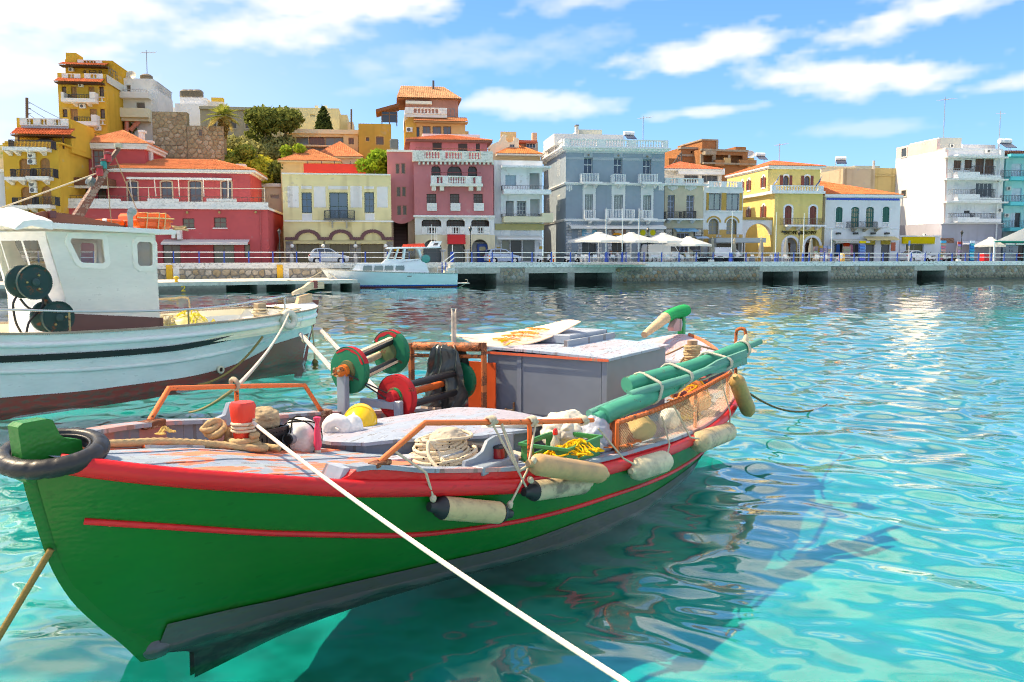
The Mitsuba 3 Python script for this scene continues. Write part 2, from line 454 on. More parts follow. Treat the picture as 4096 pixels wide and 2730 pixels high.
for c in sorted({s[2]for s in stones[290:]})[:1]:
 put('small_stone',cat(*[s[1]for s in stones[290:]]),'stone',(.34,.29,.22),qk,wear=.7,kind='stuff')
for x in(676,1118):
 uu=q_at(x)
 put('yellow_mark',quay.w(box(uu-.26,uu+.26,.05,.16,JZ-.02,SZ-.02)),'grime',(.85,.48,.02),qk,wear=.3)
 put('white_pier',quay.w(box(uu+.30,uu+.8,.0,.12,JZ-.02,SZ-.3)),'grime',WHITE,qk,wear=.5)
bk=thing('bollard','small yellow mooring bollard on the lower jetty edge beside the painted 2','bollard')
b_u=jet.px((710,1130))[0]
put(None,jet.w(xf(lathe([(.16,0),(.11,.06),(.10,.2),(.2,.28),(.22,.36),(.12,.44),(0,.46)],12),t=(b_u,-.5,JZ))),'paint',(.85,.5,.02),key=bk,smooth=True)
tm=meshkit.text_mesh('2',.42,.012,bold=True)
put('number_mark',jet.w((np.c_[tm.vertices[:,0]+jet.px((722,1150))[0],tm.vertices[:,2]-.035,tm.vertices[:,1]+.10],tm.faces)),'grime',(.85,.5,.02),jk,wear=.3)
QRC=(.82,.83,.82)
for(xa,xb,tag)in((-200,1640,'white two-bar quay railing with blue posts left of the cabin cruiser'),(1808,4500,'white two-bar quay railing with blue posts along the cafe front')):
 rk=thing('quay_railing',tag,'railing')
 a,b=q_at(xa),q_at(xb)
 for z in(SZ+.62,SZ+1.08):
  put('rail',quay.w(tube([[a,-.32,z],[b,-.32,z]],.042,6)),'flat',QRC,rk)
 post=proto(cat(box(-.05,.05,-.05,.05,0,1.02),box(-.08,.08,-.08,.08,0,.06)),'paint',(.03,.08,.42))
 n=int((b-a)/2.05)
 for i in range(n+1):
  M=quay.mat()@trimesh.transformations.translation_matrix([a+(b-a)*i/n,-.32,SZ+.13])
  copy('post',post,M,rk)
def arch_poly(u0,u1,z0,z1,rise=None):
 w=(u1-u0)/2
 rise=min(w if rise is None else rise,(z1-z0)*.98)
 th=np.linspace(0,np.pi,13)
 return Polygon([(u0,z0),(u1,z0)]+[(u0+w+w*math.cos(t),z1-rise+rise*math.sin(t))for t in th])
def prism(poly,d0,d1):
 v,f=extrude(poly,d1-d0)
 return np.c_[v[:,0],v[:,2]+d0,v[:,1]],f[:,::-1]
BAL=lathe([(.10,0),(.10,.08),(.06,.12),(.115,.30),(.10,.42),(.05,.55),(.05,.62),(.085,.72),(.06,.86),(.10,.92),(.10,1.0)],7)
_bal={}
class House:
 def __init__(self,name,label,zoom,ref,Y,ang=8.0,cat_='building'):
  self.z=zoom
  self.F=Frame(at_y(*zoom(*ref),Y),ang)
  self.k=thing(name,label,cat_)
  self.holes=[]
 def r(self,x0,y0,x1,y1,d=0.0):
  a=self.F.px(self.z(x0,(y0+y1)/2),d)[0];b=self.F.px(self.z(x1,(y0+y1)/2),d)[0]
  t=self.F.px(self.z((x0+x1)/2,y0),d)[1];s=self.F.px(self.z((x0+x1)/2,y1),d)[1]
  return a,b,s,t
 def p(self,x,y,d=0.0):
  return self.F.px(self.z(x,y),d)
 def put(self,name,m,mat='stucco',c=WHITE,parent=None,**kw):
  return put(name,self.F.w(m),mat,c,parent or self.k,**kw)
 def slab(self,name,rect,d0,d1,c,mat='stucco',parent=None,**kw):
  a,b,s,t=self.r(*rect,d1 if d1<-.5 else 0.0)
  return self.put(name,box(a,b,d0,d1,s,t),mat,c,parent,**kw)
 def face(self,rect,c,depth,inner=True,back=True,wear=.25,d=0.0,t=.32,name='wall',holes=True,z0=None,poly=None):
  "front wall with its openings, and the side walls, back and roof slab behind it, all one part"
  a,b,s,top=self.r(*rect,d)
  s=SZ-.05 if z0 is None else z0
  P=poly if poly is not None else sbox(a,s,b,top)
  if holes:
   P=P.difference(unary_union(self.holes))if self.holes else P
   self.holes=[]
  if P.geom_type!='Polygon':
   P=max(P.geoms,key=lambda g:g.area)
  m=[prism(P,d-t,d)]
  if back:
   m+=[box(a,a+t,d-depth,d-t,s,top),box(b-t,b,d-depth,d-t,s,top),box(a+t,b-t,d-depth,d-depth+t,s,top),box(a+t,b-t,d-depth+t,d-t,top-.42,top-.12)]
  if inner and back:
   m.append(box(a+t,b-t,d-t-.9,d-t-.8,s,top-.42))
  return self.put(name,cat(*m),'stucco',c,wear=wear)
 def win(self,x0,y0,x1,y1,fc=(.75,.75,.72),nx=2,nz=2,arch=False,rise=None,sill=None,surround=None,shut=None,sc=(.15,.04,.03),rec=.2,pane=None,d=0.0,fw=.07,name='window',hole=True,label=None):
  a,b,s,t=self.r(x0,y0,x1,y1,d)
  P=arch_poly(a,b,s,t,rise)if arch else sbox(a,s,b,t)
  if hole:
   self.holes.append(P)
  inner=P.buffer(-fw,join_style=2)
  frame=P.buffer(.012,join_style=2).difference(inner)
  for i in range(1,nx):
   uu=a+(b-a)*i/nx
   frame=frame.union(sbox(uu-fw*.4,s,uu+fw*.4,t).intersection(P))
  for j in range(1,nz):
   zz=s+(t-s)*j/nz
   frame=frame.union(sbox(a,zz-fw*.4,b,zz+fw*.4).intersection(P))
  if frame.geom_type!='Polygon':
   frame=max(frame.geoms,key=lambda g:g.area)
  w=self.put(name,prism(frame,d-rec-.06,d-rec),'paint',fc,label=label)
  if shut!='closed':
   if pane is None or isinstance(pane,str):
    self.put('pane',prism(P,d-rec-.045,d-rec-.03),pane or 'glass',parent=w)
   else:
    self.put('pane',prism(P,d-rec-.045,d-rec-.03),'gloss',pane,parent=w)
  if shut=='closed':
   mid=(a+b)/2
   for(ua,ub)in((a+.02,mid-.015),(mid+.015,b-.02)):
    Q=sbox(ua,s,ub,t).intersection(P)
    m=[prism(Q.difference(Q.buffer(-.07,join_style=2)),d-rec,d-rec+.05)]
    nsl=max(4,int((t-s)/.11))
    for i in range(nsl):
     zz=s+.05+(t-s-.1)*i/nsl
     q=sbox(ua+.05,zz,ub-.05,zz+.075).intersection(Q)
     if q.area>1e-4 and q.geom_type=='Polygon':
      m.append(prism(q,d-rec+.005,d-rec+.035))
    m.append(prism(Q,d-rec-.02,d-rec-.005))
    self.put('shutter',cat(*m),'paint',sc,parent=w)
  elif shut=='open':
   ww=(b-a)/2
   for(ua,ub)in((a-ww,a-.02),(b+.02,b+ww)):
    m=[box(ua,ub,d+.03,d+.075,s,t)]
    nsl=max(4,int((t-s)/.13))
    for i in range(nsl):
     zz=s+.08+(t-s-.16)*i/nsl
     m.append(box(ua+.07,ub-.07,d+.075,d+.095,zz,zz+.06))
    self.put('shutter',cat(*m),'paint',sc,parent=w)
  if sill is not None:
   self.put('sill',box(a-.1,b+.1,d-rec,d+.09,s-.1,s),'stucco',sill,parent=w)
  if surround is not None:
   sw,scol=surround
   O=(arch_poly(a-sw,b+sw,s,t+sw,None if rise is None else rise+sw*.6)if arch else sbox(a-sw,s-(sw if sill is None else 0),b+sw,t+sw)).difference(P.buffer(.001))
   if O.geom_type!='Polygon':
    O=max(O.geoms,key=lambda g:g.area)
   self.put('surround',prism(O,d-.02,d+.05),'stucco',scol,parent=w)
  return w
 def balustrade(self,x0,y0,x1,y1,d,c=WHITE,piers=(),end=True,wear=.3,rect=None,gap=.26,parent=None,name='balustrade',side=None):
  "piers: fractions along the run"
  a,b,s,t=rect or self.r(x0,y0,x1,y1,d)
  h=t-s
  m=[box(a,b,d-.16,d+.16,s,s+.12*h),box(a,b,d-.19,d+.19,t-.13*h,t)]
  ps=sorted(list(piers)+([0,1]if end else[]))
  pw=.3
  for q in ps:
   uu=a+pw+(b-a-2*pw)*q
   m.append(box(uu-pw,uu+pw,d-.18,d+.18,s+.003,t-.003))
  k=self.put(name,cat(*m),'grime',c,parent=parent,wear=wear)
  key=(c,wear)
  if key not in _bal:
   _bal[key]=proto(BAL,'grime',c,wear=wear,smooth=False)
  hb=h*.75
  n=max(1,int((b-a)/gap))
  for i in range(n):
   uu=a+(i+.5)*(b-a)/n
   if any(abs(uu-(a+pw+(b-a-2*pw)*q))<pw+.05 for q in ps):
    continue
   M=self.F.mat()@trimesh.transformations.translation_matrix([uu,d,s+.12*h])@np.diag([1,1,hb,1])
   copy('baluster',_bal[key],M,k)
  return k
 def iron(self,x0,y0,x1,y1,d,back=0.0,c=(.03,.03,.035),gap=.13,parent=None,name='railing',rect=None,belly=0.0,r=.016,sides=True):
  a,b,s,t=rect or self.r(x0,y0,x1,y1,d)
  m=[box(a,b,d-.025,d+.025,t-.05,t),box(a,b,d-.015,d+.015,s+.08,s+.11)]
  if sides:
   for uu in(a,b):
    m+=[box(uu-.02,uu+.02,back,d,t-.05,t),box(uu-.012,uu+.012,back,d,s+.08,s+.11)]
  n=max(2,int((b-a)/gap))
  for i in range(n+1):
   uu=a+(b-a)*i/n
   rr=r*(1.8 if i in(0,n)else 1)
   m.append(box(uu-rr,uu+rr,d-rr,d+rr,s,t))
  nd=int((d-back)/gap)
  for i in range(1,nd if sides else 0):
   dd=back+(d-back)*i/nd
   m+=[box(uu-r,uu+r,dd-r,dd+r,s,t)for uu in(a,b)]
  return self.put(name,cat(*m),'paint',c,parent=parent)
 def brackets(self,xs,y0,y1,d1,c,parent,w=.14):
  for x in xs:
   a,_,s,t=self.r(x,y0,x+1,y1,0)
   prof=Polygon([(0,0),(.12,-(t-s)),(d1*.55,-(t-s)*.55),(d1,-(t-s)*.2),(d1,0)])
   v,f=extrude(prof,2*w)
   self.put('bracket',(np.c_[a+v[:,2]-w,v[:,0],t+v[:,1]],f),'grime',c,parent=parent,wear=.3)
 def ac(self,x0,y0,x1,y1,d=.0,parent=None):
  a,b,s,t=self.r(x0,y0,x1,y1,d)
  m=rbox(a,b,d+.05,d+.38,s,t,.02)
  k=self.put('air_conditioner',m,'paint',(.72,.71,.66),parent=parent)
  rr=min(b-a,t-s)*.38
  ring=xf(lathe([(rr*.25,0),(rr*.3,.02),(rr,.02),(rr,0)],14),R=rot([1,0,0],90),t=((a+b)/2-(b-a)*.1,d+.402,(s+t)/2))
  self.put('fan_grille',ring,'paint',(.12,.12,.12),parent=k)
 def tiles(self,quad,parent=None,c=(.62,.22,.10),pitch=.24,course=.36,name='roof'):
  "quad: eave left, eave right, top right, top left in (u, d, z); returns one mesh of tile courses"
  A,B,C,D=[np.array(q,float)for q in quad]
  nrm=np.cross(B-A,((C+D)/2-(A+B)/2));nrm/=np.linalg.norm(nrm)
  if nrm[2]<0:
   nrm=-nrm
  e=(B-A)/np.linalg.norm(B-A)
  up=np.cross(nrm,e)
  if up[2]<0:
   up=-up
  H=(D-A)@up
  nc=max(2,int(H/course))
  vs,fs,n=[],[],0
  for i in range(nc):
   t0,t1=i/nc,(i+1)/nc
   l0,r0=A+(D-A)*t0,B+(C-B)*t0
   lo,hi=(l0-A)@e,(r0-A)@e
   l1,r1=A+(D-A)*t1,B+(C-B)*t1
   lo,hi=max(lo,0)if False else min(lo,(l1-A)@e),max(hi,(r1-A)@e)
   if hi-lo<.05:
    continue
   k=max(2,int((hi-lo)/pitch*4))
   s=np.linspace(lo,hi,k+1)
   lo2,hi2=(l1-A)@e,(r1-A)@e
   lo1,hi1=(l0-A)@e,(r0-A)@e
   wv=.055*np.abs(np.sin(np.pi*s/pitch))
   q=[A+up*(H*t0)+np.clip(s,lo1,hi1)[:,None]*e+nrm*(wv+dz)[:,None]for dz in(-.02,.045)]
   q.append(A+up*(H*t1+.02)+np.clip(s,lo2,hi2)[:,None]*e+nrm*(wv+.005)[:,None])
   vs.append(np.vstack(q));fs.append(grid_faces(3,k+1)+n);n+=3*(k+1)
  return np.vstack(vs),np.vstack(fs)
 def hip(self,a,b,d0,d1,z,h,over=.45,c=(.62,.22,.10),ridge=None,name='roof',fascia=WHITE):
  "hipped roof over the rectangle u a..b, d d0 (back) .. d1 (front); ridge: (u0, u1) of the ridge line"
  a,b,d0,d1=a-over,b+over,d0-over,d1+over
  hw=(d1-d0)/2
  if ridge is None:
   m=min((b-a)/2,hw)
   ridge=(a+m,b-m)
  dm=(d0+d1)/2
  R0,R1=(ridge[0],dm,z+h),(ridge[1],dm,z+h)
  k=self.put(name,cat(box(a,b,d0,d1,z-.22,z-.02),hull([(a,d0,z-.05),(b,d0,z-.05),(a,d1,z-.05),(b,d1,z-.05),(R0[0],dm,z+h-.03),(R1[0],dm,z+h-.03)])),'stucco',fascia)
  qs=[((a,d1,z),(b,d1,z),R1,R0),((b,d0,z),(a,d0,z),R0,R1),((a,d0,z),(a,d1,z),R0,R0),((b,d1,z),(b,d0,z),R1,R1)]
  self.put('tile',cat(*[self.tiles(q)for q in qs]),'tile',c,parent=k,kind='stuff')
  ridges=[tube([p0,p1],.09,6)for p0,p1 in(((a,d1,z+.03),R0),((b,d1,z+.03),R1),(R0,R1)if ridge[1]-ridge[0]>.1 else((b,d0,z+.03),R1))]
  self.put('ridge_tile',cat(*ridges),'tile',c,parent=k)
  return k
 def awning(self,x0,y0,x1,y1,out,c,d=0.0,name='awning',scallop=True,drop=None):
  a,b,s,t=self.r(x0,y0,x1,y1,d)
  dr_=drop if drop is not None else(t-s)*.35
  n=max(2,int((b-a)/.3))
  top=np.array([[a,d,t],[b,d,t],[b,d+out,s+dr_],[a,d+out,s+dr_]])
  m=[hexa(top-[0,0,.03],top)]
  for i in range(n):
   u0_,u1_=a+(b-a)*i/n,a+(b-a)*(i+1)/n
   low=s+(.25*dr_ if scallop and i%2 else 0)
   m.append(box(u0_,u1_,d+out-.012,d+out+.012,low,s+dr_))
  return self.put(name,cat(*m),'flat',c)
def f_tile(p,n,uv):
 c=base(uv)
 a=mikit.cell_rand(p.x*4.2,p.y*4.2,p.z*3)
 b=mikit.fbm(p.x*.7,p.y*.7,p.z*.7,3)
 return c*(.72+.35*a+.35*(b-.3))
bsdf('tile',f_tile,diffuse=True)
def yf(x4,back=7.0):
 "distance of the facade line seen at pixel column x4"
 t=(x4-CX)/FPX
 return(90-.36*11+back*1.06)/(1-.36*t)
def gref(z,x,back=7.0):
 "a point on the street at zoom column x of the facade line"
 x4=z(x,0)[0]
 y=yf(x4,back)
 return at_y(x4,1050,y)
def house(name,label,zoom,x,back=7.0,ang=8.0,cat_='building'):
 h=House.__new__(House)
 h.z=zoom
 p=gref(zoom,x,back)
 h.F=Frame(p,ang)
 h.k=thing(name,label,cat_)
 h.holes=[]
 return h
OCHRE,RED,LEMON,PINK=(.68,.42,.06),(.56,.115,.12),(.84,.74,.40),(.58,.22,.23)
WOODC,DKWOOD=(.42,.20,.05),(.07,.035,.02)
h=house('white_house','sliver of a white house at the left edge with a white shop door',ZA,20,8)
h.win(5,1345,80,1490,fc=(.8,.82,.84),nx=1,nz=2)
h.face((-260,880,62,1500),(.70,.72,.74),9)
h.slab('cornice',(-260,870,66,890),-.3,.25,WHITE)
h.slab('canopy',(-260,1300,62,1330),-.1,.9,(.75,.75,.75))
h=house('ochre_hotel','ochre house with iron balconies at the left, before the tall ochre tower',ZA,220,7)
for(x0,y0,x1,y1)in((128,800,198,922),(265,797,330,922),(140,987,208,1107),(275,983,340,1107)):
 h.win(x0,y0,x1,y1,fc=WOODC,nx=2,nz=1,arch=True,shut='closed',sc=WOODC,rec=.25,rise=.35)
h.win(95,1195,230,1300,fc=DKWOOD,nx=4,nz=1)
h.win(245,1195,390,1300,fc=DKWOOD,nx=4,nz=1)
h.win(95,1330,390,1480,fc=DKWOOD,nx=6,nz=2)
h.face((38,700,400,1500),OCHRE,9.0)
h.slab('ledge',(34,690,404,702),-9,.12,OCHRE)
for(x0,y0,x1,y1,ty,cnt)in((55,735,342,758,678,(75,130,215,300)),(68,930,202,952,870,(90,165)),(206,925,356,948,866,(225,320)),(80,1115,216,1138,1058,(100,180)),(219,1110,367,1133,1052,(240,330))):
 b=h.slab('balcony',(x0,y0,x1,y1),0,1.25,WHITE,'grime',wear=.3)
 h.iron(x0+3,ty,x1-3,y0,1.2,parent=b,gap=.11)
 h.brackets(cnt,y1,y1+26,1.1,WHITE,b,.16)
for q in((190,765,240,800),(190,804,243,842),(200,953,248,990),(203,993,252,1030)):
 h.ac(*q)
h.awning(78,1160,390,1195,1.3,(.78,.70,.42))
for a in((205,700,330,735),):
 h.win(*a,fc=DKWOOD,nx=4,nz=1,d=-2.6,rec=.1,hole=False)
h.win(232,655,368,735,fc=(.25,.12,.02),nx=1,nz=1,arch=True,d=-2.6,hole=False,pane=(.05,.03,.015),rec=-.02)
h.face((114,535,470,735),OCHRE,6.5,d=-2.7,z0=h.p(200,735)[1],holes=False)
h.balustrade(135,537,450,585,-2.55,WHITE,(.33,.66),gap=.3)
h.slab('sign_board',(140,580,452,622),-2.68,-2.55,(.48,.50,.55),'flat')
a,b_,s,t=h.r(75,612,470,650,-1.4)
rk=h.put('canopy',box(a,b_,-2.6,-1.2,s-.05,s+.05),'wood',DKWOOD)
h.put('tile',h.tiles(((a,-1.1,s+.08),(b_,-1.1,s+.08),(b_,-2.6,t+.3),(a,-2.6,t+.3))),'tile',(.5,.13,.06),parent=rk,kind='stuff')
for x in(118,412):
 h.slab('post',(x,650,x+8,735),-1.35,-1.2,DKWOOD,'wood')
h=house('hotel_tower','tall narrow ochre tower with white balconies, highest building at the upper left',ZA,550,22,cat_='building')
for(x0,y0,x1,y1)in((470,325,508,418),(585,325,625,418),(466,472,515,568),(594,472,641,568)):
 h.win(x0,y0,x1,y1,fc=WOODC,shut='closed',sc=WOODC,rec=.2,nx=1,nz=1)
for(x0,y0,x1,y1)in((408,325,438,390),(656,325,686,390),(413,475,445,527),(662,473,693,537)):
 h.win(x0,y0,x1,y1,fc=DKWOOD,nx=1,nz=2,pane=(.12,.07,.04))
h.win(545,620,645,700,fc=WOODC,arch=True,rise=1.0,shut='closed',sc=WOODC)
h.face((390,240,705,740),OCHRE,10,z0=4)
h.balustrade(412,242,532,275,.02,WHITE,gap=.34)
h.balustrade(560,242,680,275,.02,WHITE,gap=.34)
h.face((432,150,745,262),(.60,.35,.04),6,d=-2.2,z0=h.p(500,262)[1],holes=False)
h.balustrade(515,152,675,188,-2.1,WHITE,gap=.34)
h.slab('roof_stack',(436,103,505,190),-4.2,-2.1,OCHRE)
for q in((553,220,566,236),(590,220,636,236),(652,220,672,236)):
 h.win(*q,fc=DKWOOD,nx=1,nz=1,d=-2.2,rec=-.03,hole=False)
for(x0,x1,y0,y1,d)in((385,697,285,312,.0),(416,722,183,202,-2.2)):
 a,b_,s,t=h.r(x0,y0,x1,y1,d)
 rk=h.put('canopy',box(a,b_,d,d+1.2,s-.06,s+.04),'wood',DKWOOD)
 h.put('tile',h.tiles(((a,d+1.3,s+.05),(b_,d+1.3,s+.05),(b_,d,t+.2),(a,d,t+.2))),'tile',(.55,.17,.08),parent=rk,kind='stuff')
for(x0,y0,x1,y1,ty)in((430,415,652,440,375),(472,565,662,592,523)):
 b=h.slab('balcony',(x0,y0,x1,y1),0,1.2,WHITE,'grime')
 h.iron(x0+20,ty+2,x1-38,y0,1.15,parent=b,gap=.16)
 h.slab('parapet',(x1-36,ty,x1,y0),0,1.2,WHITE,parent=b)
 if x0<450:
  h.slab('parapet',(x0,ty,x0+18,y0),0,1.2,WHITE,parent=b)
 h.brackets((x0+80,x0+170),y1,y1+20,1.0,WHITE,b,.18)
for q in((655,395,690,428),(660,545,695,578),(412,397,430,430)):
 h.balustrade(*q,.08,WHITE,gap=.3,end=False)
for q in((523,314,556,332),(530,444,572,472),(632,588,672,618),(460,206,493,230)):
 h.ac(*q,d=0 if q[1]>240 else-2.2)
S=Frame(h.F.o+h.F.u*h.p(705,400)[0],8+90)
zt,zb=h.p(708,238)[1],h.p(708,284)[1]
sg=put('sign',S.w(box(.15,6.6,.03,.10,zb-.2,zt-.1)),'flat',(.62,.62,.54),h.k)
tm=meshkit.text_mesh('HOTEL',.78,.01,bold=True)
put('lettering',S.w((np.c_[tm.vertices[:,0]+.5,tm.vertices[:,2]+.10,tm.vertices[:,1]+zb+.75],tm.faces)),'flat',(.22,.20,.14),sg)
h=house('red_house','broad red house with white terrace parapet and orange hipped roofs',ZA,1000,7)
for q in((1205,1196,1283,1260),(1412,1190,1495,1258),(628,1196,700,1262),(985,1180,1065,1240)):
 h.win(*q,fc=(.16,.05,.04),nx=2,nz=2,sill=WHITE,pane=(.16,.15,.11))
h.win(1075,1370,1192,1510,fc=(.14,.05,.04),nx=2,nz=1,pane=(.20,.17,.12))
h.win(1408,1366,1548,1510,fc=(.14,.05,.04),nx=2,nz=1,pane=(.22,.20,.14))
h.win(1612,1366,1652,1455,fc=(.14,.05,.04),nx=1,nz=1,pane=(.22,.20,.14))
h.face((420,1130,1772,1510),RED,12)
h.slab('cornice',(412,1118,1778,1134),-12,.28,WHITE,'grime',wear=.3)
h.slab('parapet',(424,1085,1770,1120),-.22,.1,WHITE,'grime',wear=.45)
for(x0,x1)in((432,795),(975,1178),(1365,1560)):
 h.slab('parapet',(x0,1066,x1,1086),-.21,.09,WHITE,'grime',wear=.45)
h.slab('parapet',(420,940,444,1086),-5,.08,WHITE,'grime',wear=.4)
h.awning(1085,1335,1650,1372,1.3,(.66,.63,.60),scallop=False)
for x,y in((1238,1158),(1450,1157),(1690,1155)):
 a,z=h.p(x,y)
 h.put('wall_lamp',xf(sphere((0,0,0),.13,1),t=(a,.13,z)),'paint',(.45,.33,.12),smooth=True)
a,b_,s,t=h.r(1110,1268,1205,1300)
h.put('canopy',cat(box(a,b_,0,1.0,s,t),box(b_-.3,b_,0,.9,s-.5,s),box(a+.5,a+.8,0,.9,s-.4,s)),'grime',WHITE,wear=.2)
for x,d in((1718,.07),):
 a,z=h.p(x,1140)
 h.put('drain_pipe',tube([[a,d,z],[a,d,SZ]],.06,6),'paint',(.42,.07,.07))
ter=h.p(800,1086)[1]-.9
for q in((845,952,908,1088),(1066,952,1136,1088),(1252,950,1330,1088),(1464,950,1528,1088)):
 w=h.win(*q,fc=(.17,.08,.07),nx=2,nz=3,d=-4.5,rec=.12,arch=True,rise=.12,surround=(.13,(.62,.50,.36)),pane=(.10,.12,.15))
h.face((705,885,1652,1130),RED,8,d=-4.5,z0=ter)
h.slab('cornice',(698,878,1660,894),-12.6,-4.2,WHITE,'grime')
a,b_,s,t=h.r(705,880,1655,885,-4.5)
h.hip(a,b_,-12.5,-4.5,t+.1,h.p(1180,815,-8.5)[1]-t,.5,(.66,.26,.12))
aw=h.slab('awning_rail',(835,926,1527,940),-4.4,-4.0,WHITE,'paint')
for x in(855,1015,1172,1335,1498):
 a,z=h.p(x,940,-3.8)
 h.put('awning_arm',tube([[a,-4.4,z-1.6],[a+.25,-3.0,z]],.05,6),'paint',WHITE,parent=aw)
pg=h.put('pergola',cat(*[tube([[h.p(x,990)[0],-.1,h.p(x,1120)[1]],[h.p(x,990)[0],-.1,h.p(x,988)[1]]],.04,6)for x in(712,978,1240,1502,1745)],*[tube([[h.p(430,y)[0],-.1,h.p(800,y)[1]],[h.p(1745,y)[0],-.1,h.p(800,y)[1]]],.04,6)for y in(990,)]),'paint',(.66,.55,.42))
h.iron(430,1050,1745,1085,-.3,back=-.3,c=(.12,.07,.05),gap=.5,sides=False,r=.014)
for q in((540,1000,605,1078),(645,1000,702,1078)):
 h.win(*q,fc=DKWOOD,nx=2,nz=1,d=-4.6,rec=.1)
h.face((444,925,704,1130),(.45,.06,.08),6,d=-4.6,z0=ter)
h.slab('beam',(465,925,704,978),-4.6,-1.6,(.16,.07,.04),'wood')
h.slab('blind',(485,976,704,996),-2.2,-1.7,WHITE,'flat')
h.win(615,746,685,902,fc=(.35,.10,.08),nx=2,nz=4,d=-6,surround=(.10,(.66,.45,.32)),pane=(.20,.24,.26))
h.face((530,735,960,1080),RED,7,d=-6,z0=ter)
a,b_,s,t=h.r(530,708,960,735,-6)
h.slab('cornice',(524,708,968,736),-13.2,-5.7,WHITE,'grime',wear=.3)
h.hip(a,b_,-13,-6,t+.1,h.p(755,622,-9.5)[1]-t,.35,(.66,.27,.13))
for(x0,y0,x1,y1,d)in((916,612,944,720,-9),(958,680,998,850,-7.5),(1564,836,1612,880,-9)):
 k=h.slab('chimney',(x0,y0+14,x1,y1),d-.8,d,WHITE,'grime',wear=.2)
 h.slab('chimney_cap',(x0-6,y0,x1+6,y0+14),d-.95,d+.15,WHITE,'grime',parent=k)
sk=thing('stone_stair','tan stone steps climbing the alley between the red house and the lemon yellow house','stairs')
p0,p1=gref(ZB,128,8),gref(ZB,245,8)
fs=Frame(p0,8)
wdt=np.linalg.norm((p1-p0)[:2])
for i in range(26):
 put('step',fs.w(box(-.2,wdt+.2,-.42*(i+1)-.05,-.42*i,SZ-.1,SZ+.19*(i+1))),'stone',[(.56,.40,.20),(.60,.44,.24),(.52,.37,.2)][i%3],sk)
h=house('cream_annex','low cream annex above the alley stair, left of the lemon yellow house',ZB,150,19.5)
h.win(142,835,203,862,fc=(.4,.38,.35),nx=1,nz=1,pane=(.42,.40,.36))
h.face((62,775,260,1130),(.78,.66,.50),6,z0=SZ+2)
h.slab('cornice',(56,758,265,782),-6,.3,(.80,.76,.68))
h=house('lemon_house','pale lemon house with three brown arch mouldings over its shop fronts',ZB,620,7)
LG=(.05,.09,.06)
h.win(360,820,431,963,fc=(.10,.12,.10),nx=2,nz=3,pane=(.10,.17,.26))
h.win(797,818,865,962,fc=(.10,.12,.10),nx=2,nz=3,pane=(.13,.19,.26))
h.win(553,820,682,1014,fc=LG,nx=2,nz=2,pane=(.14,.20,.26))
for(x0,x1)in((325,482),(556,692),(776,930)):
 h.win(x0,1180,x1,1322,fc=(.20,.15,.08),nx=3,nz=2,pane=(.22,.17,.08),rec=.35)
h.face((232,692,985,1335),LEMON,10,wear=.5)
h.slab('cornice',(222,688,978,698),-.4,.2,WHITE,'grime')
h.slab('string_course',(240,1015,1000,1026),-.05,.22,WHITE,'grime')
for q in((262,775,340,925),(445,778,527,925),(700,775,780,925),(884,780,960,925),(355,775,430,796),(545,775,683,799),(795,778,865,796),(363,967,433,1014),(803,966,868,1013)):
 h.slab('white_panel',q,-.02,.035,(.80,.79,.76),wear=.55)
for cx,x0,x1 in((403,312,494),(632,548,718),(855,768,940)):
 a,b_,s,t=h.r(x0,1085,x1,1150)
 O=arch_poly(a-.0,b_+.0,s,t+.1,(t-s)*.92)
 I=arch_poly(a+.32,b_-.32,s-.02,t-.22,(t-s)*.8)
 ring=O.difference(I)
 ring=ring if ring.geom_type=='Polygon' else max(ring.geoms,key=lambda g:g.area)
 h.put('arch_moulding',prism(ring,-.02,.2),'paint',(.13,.045,.045))
for(x0,x1)in((245,312),(494,548),(718,768),(940,1000)):
 h.slab('moulding',(x0,1132,x1,1152),-.02,.2,(.13,.045,.045),'paint')
for(x0,x1)in((305,515),(528,732),(742,950)):
 h.awning(x0,1152,x1,1180,.9,(.66,.58,.30),d=.02)
g=np.random.default_rng(4)
for(x0,x1)in((250,322),(484,554),(694,774),(932,998)):
 for j in range(7):
  y0=1162+j*24
  sp=(x0+x1)/2+(6 if j%2 else-6)
  for q in((x0,y0,sp-1,y0+22),(sp+1,y0,x1,y0+22)):
   h.slab('quoin',q,-.02,.05+.03*g.random(),[(.34,.31,.27),(.42,.40,.36),(.29,.27,.24)][g.integers(3)],'stone')
b=h.slab('balcony',(517,1004,730,1014),0,.95,(.12,.12,.11),'grime')
h.iron(519,945,728,1006,.92,parent=b,gap=.12)
h.brackets((575,675),1014,1070,.7,(.45,.45,.42),b,.07)
for x in(305,518,739,945):
 a,z=h.p(x,1194)
 lk=h.put('globe_lamp',tube([[a,1.6,SZ],[a,1.6,z-.1]],.04,6),'paint',(.08,.06,.05))
 h.put('globe',sphere((a,1.6,z),.19,2),'gloss',(.85,.83,.78),parent=lk,smooth=True)
 h.put('stone_post',xf(lathe([(.2,0),(.2,.75),(.13,.95),(0,1.0)],8),t=(a,2.2,SZ)),'stone',(.6,.58,.54),parent=lk)
def rear(name,label,zoom,x,back,rect,c,depth,z0=SZ,ang=8,cat_='building'):
 h=house(name,label,zoom,x,back,ang,cat_)
 return h
h=house('cream_house','cream house with two orange hipped roofs behind the lemon house',ZB,420,18)
h.face((215,605,618,800),(.80,.62,.30),9)
a,b_,s,t=h.r(212,600,618,605)
h.hip(a,b_,-9,0,t,h.p(400,520,-4.5)[1]-t,.25,(.66,.28,.13),fascia=(.75,.6,.3))
h.face((455,575,772,800),(.78,.68,.44),9,d=-7)
a,b_,s,t=h.r(455,570,772,575,-7)
h.hip(a,b_,-16,-7,t,h.p(565,467,-11.5)[1]-t,.25,(.66,.26,.13),fascia=(.75,.6,.3))
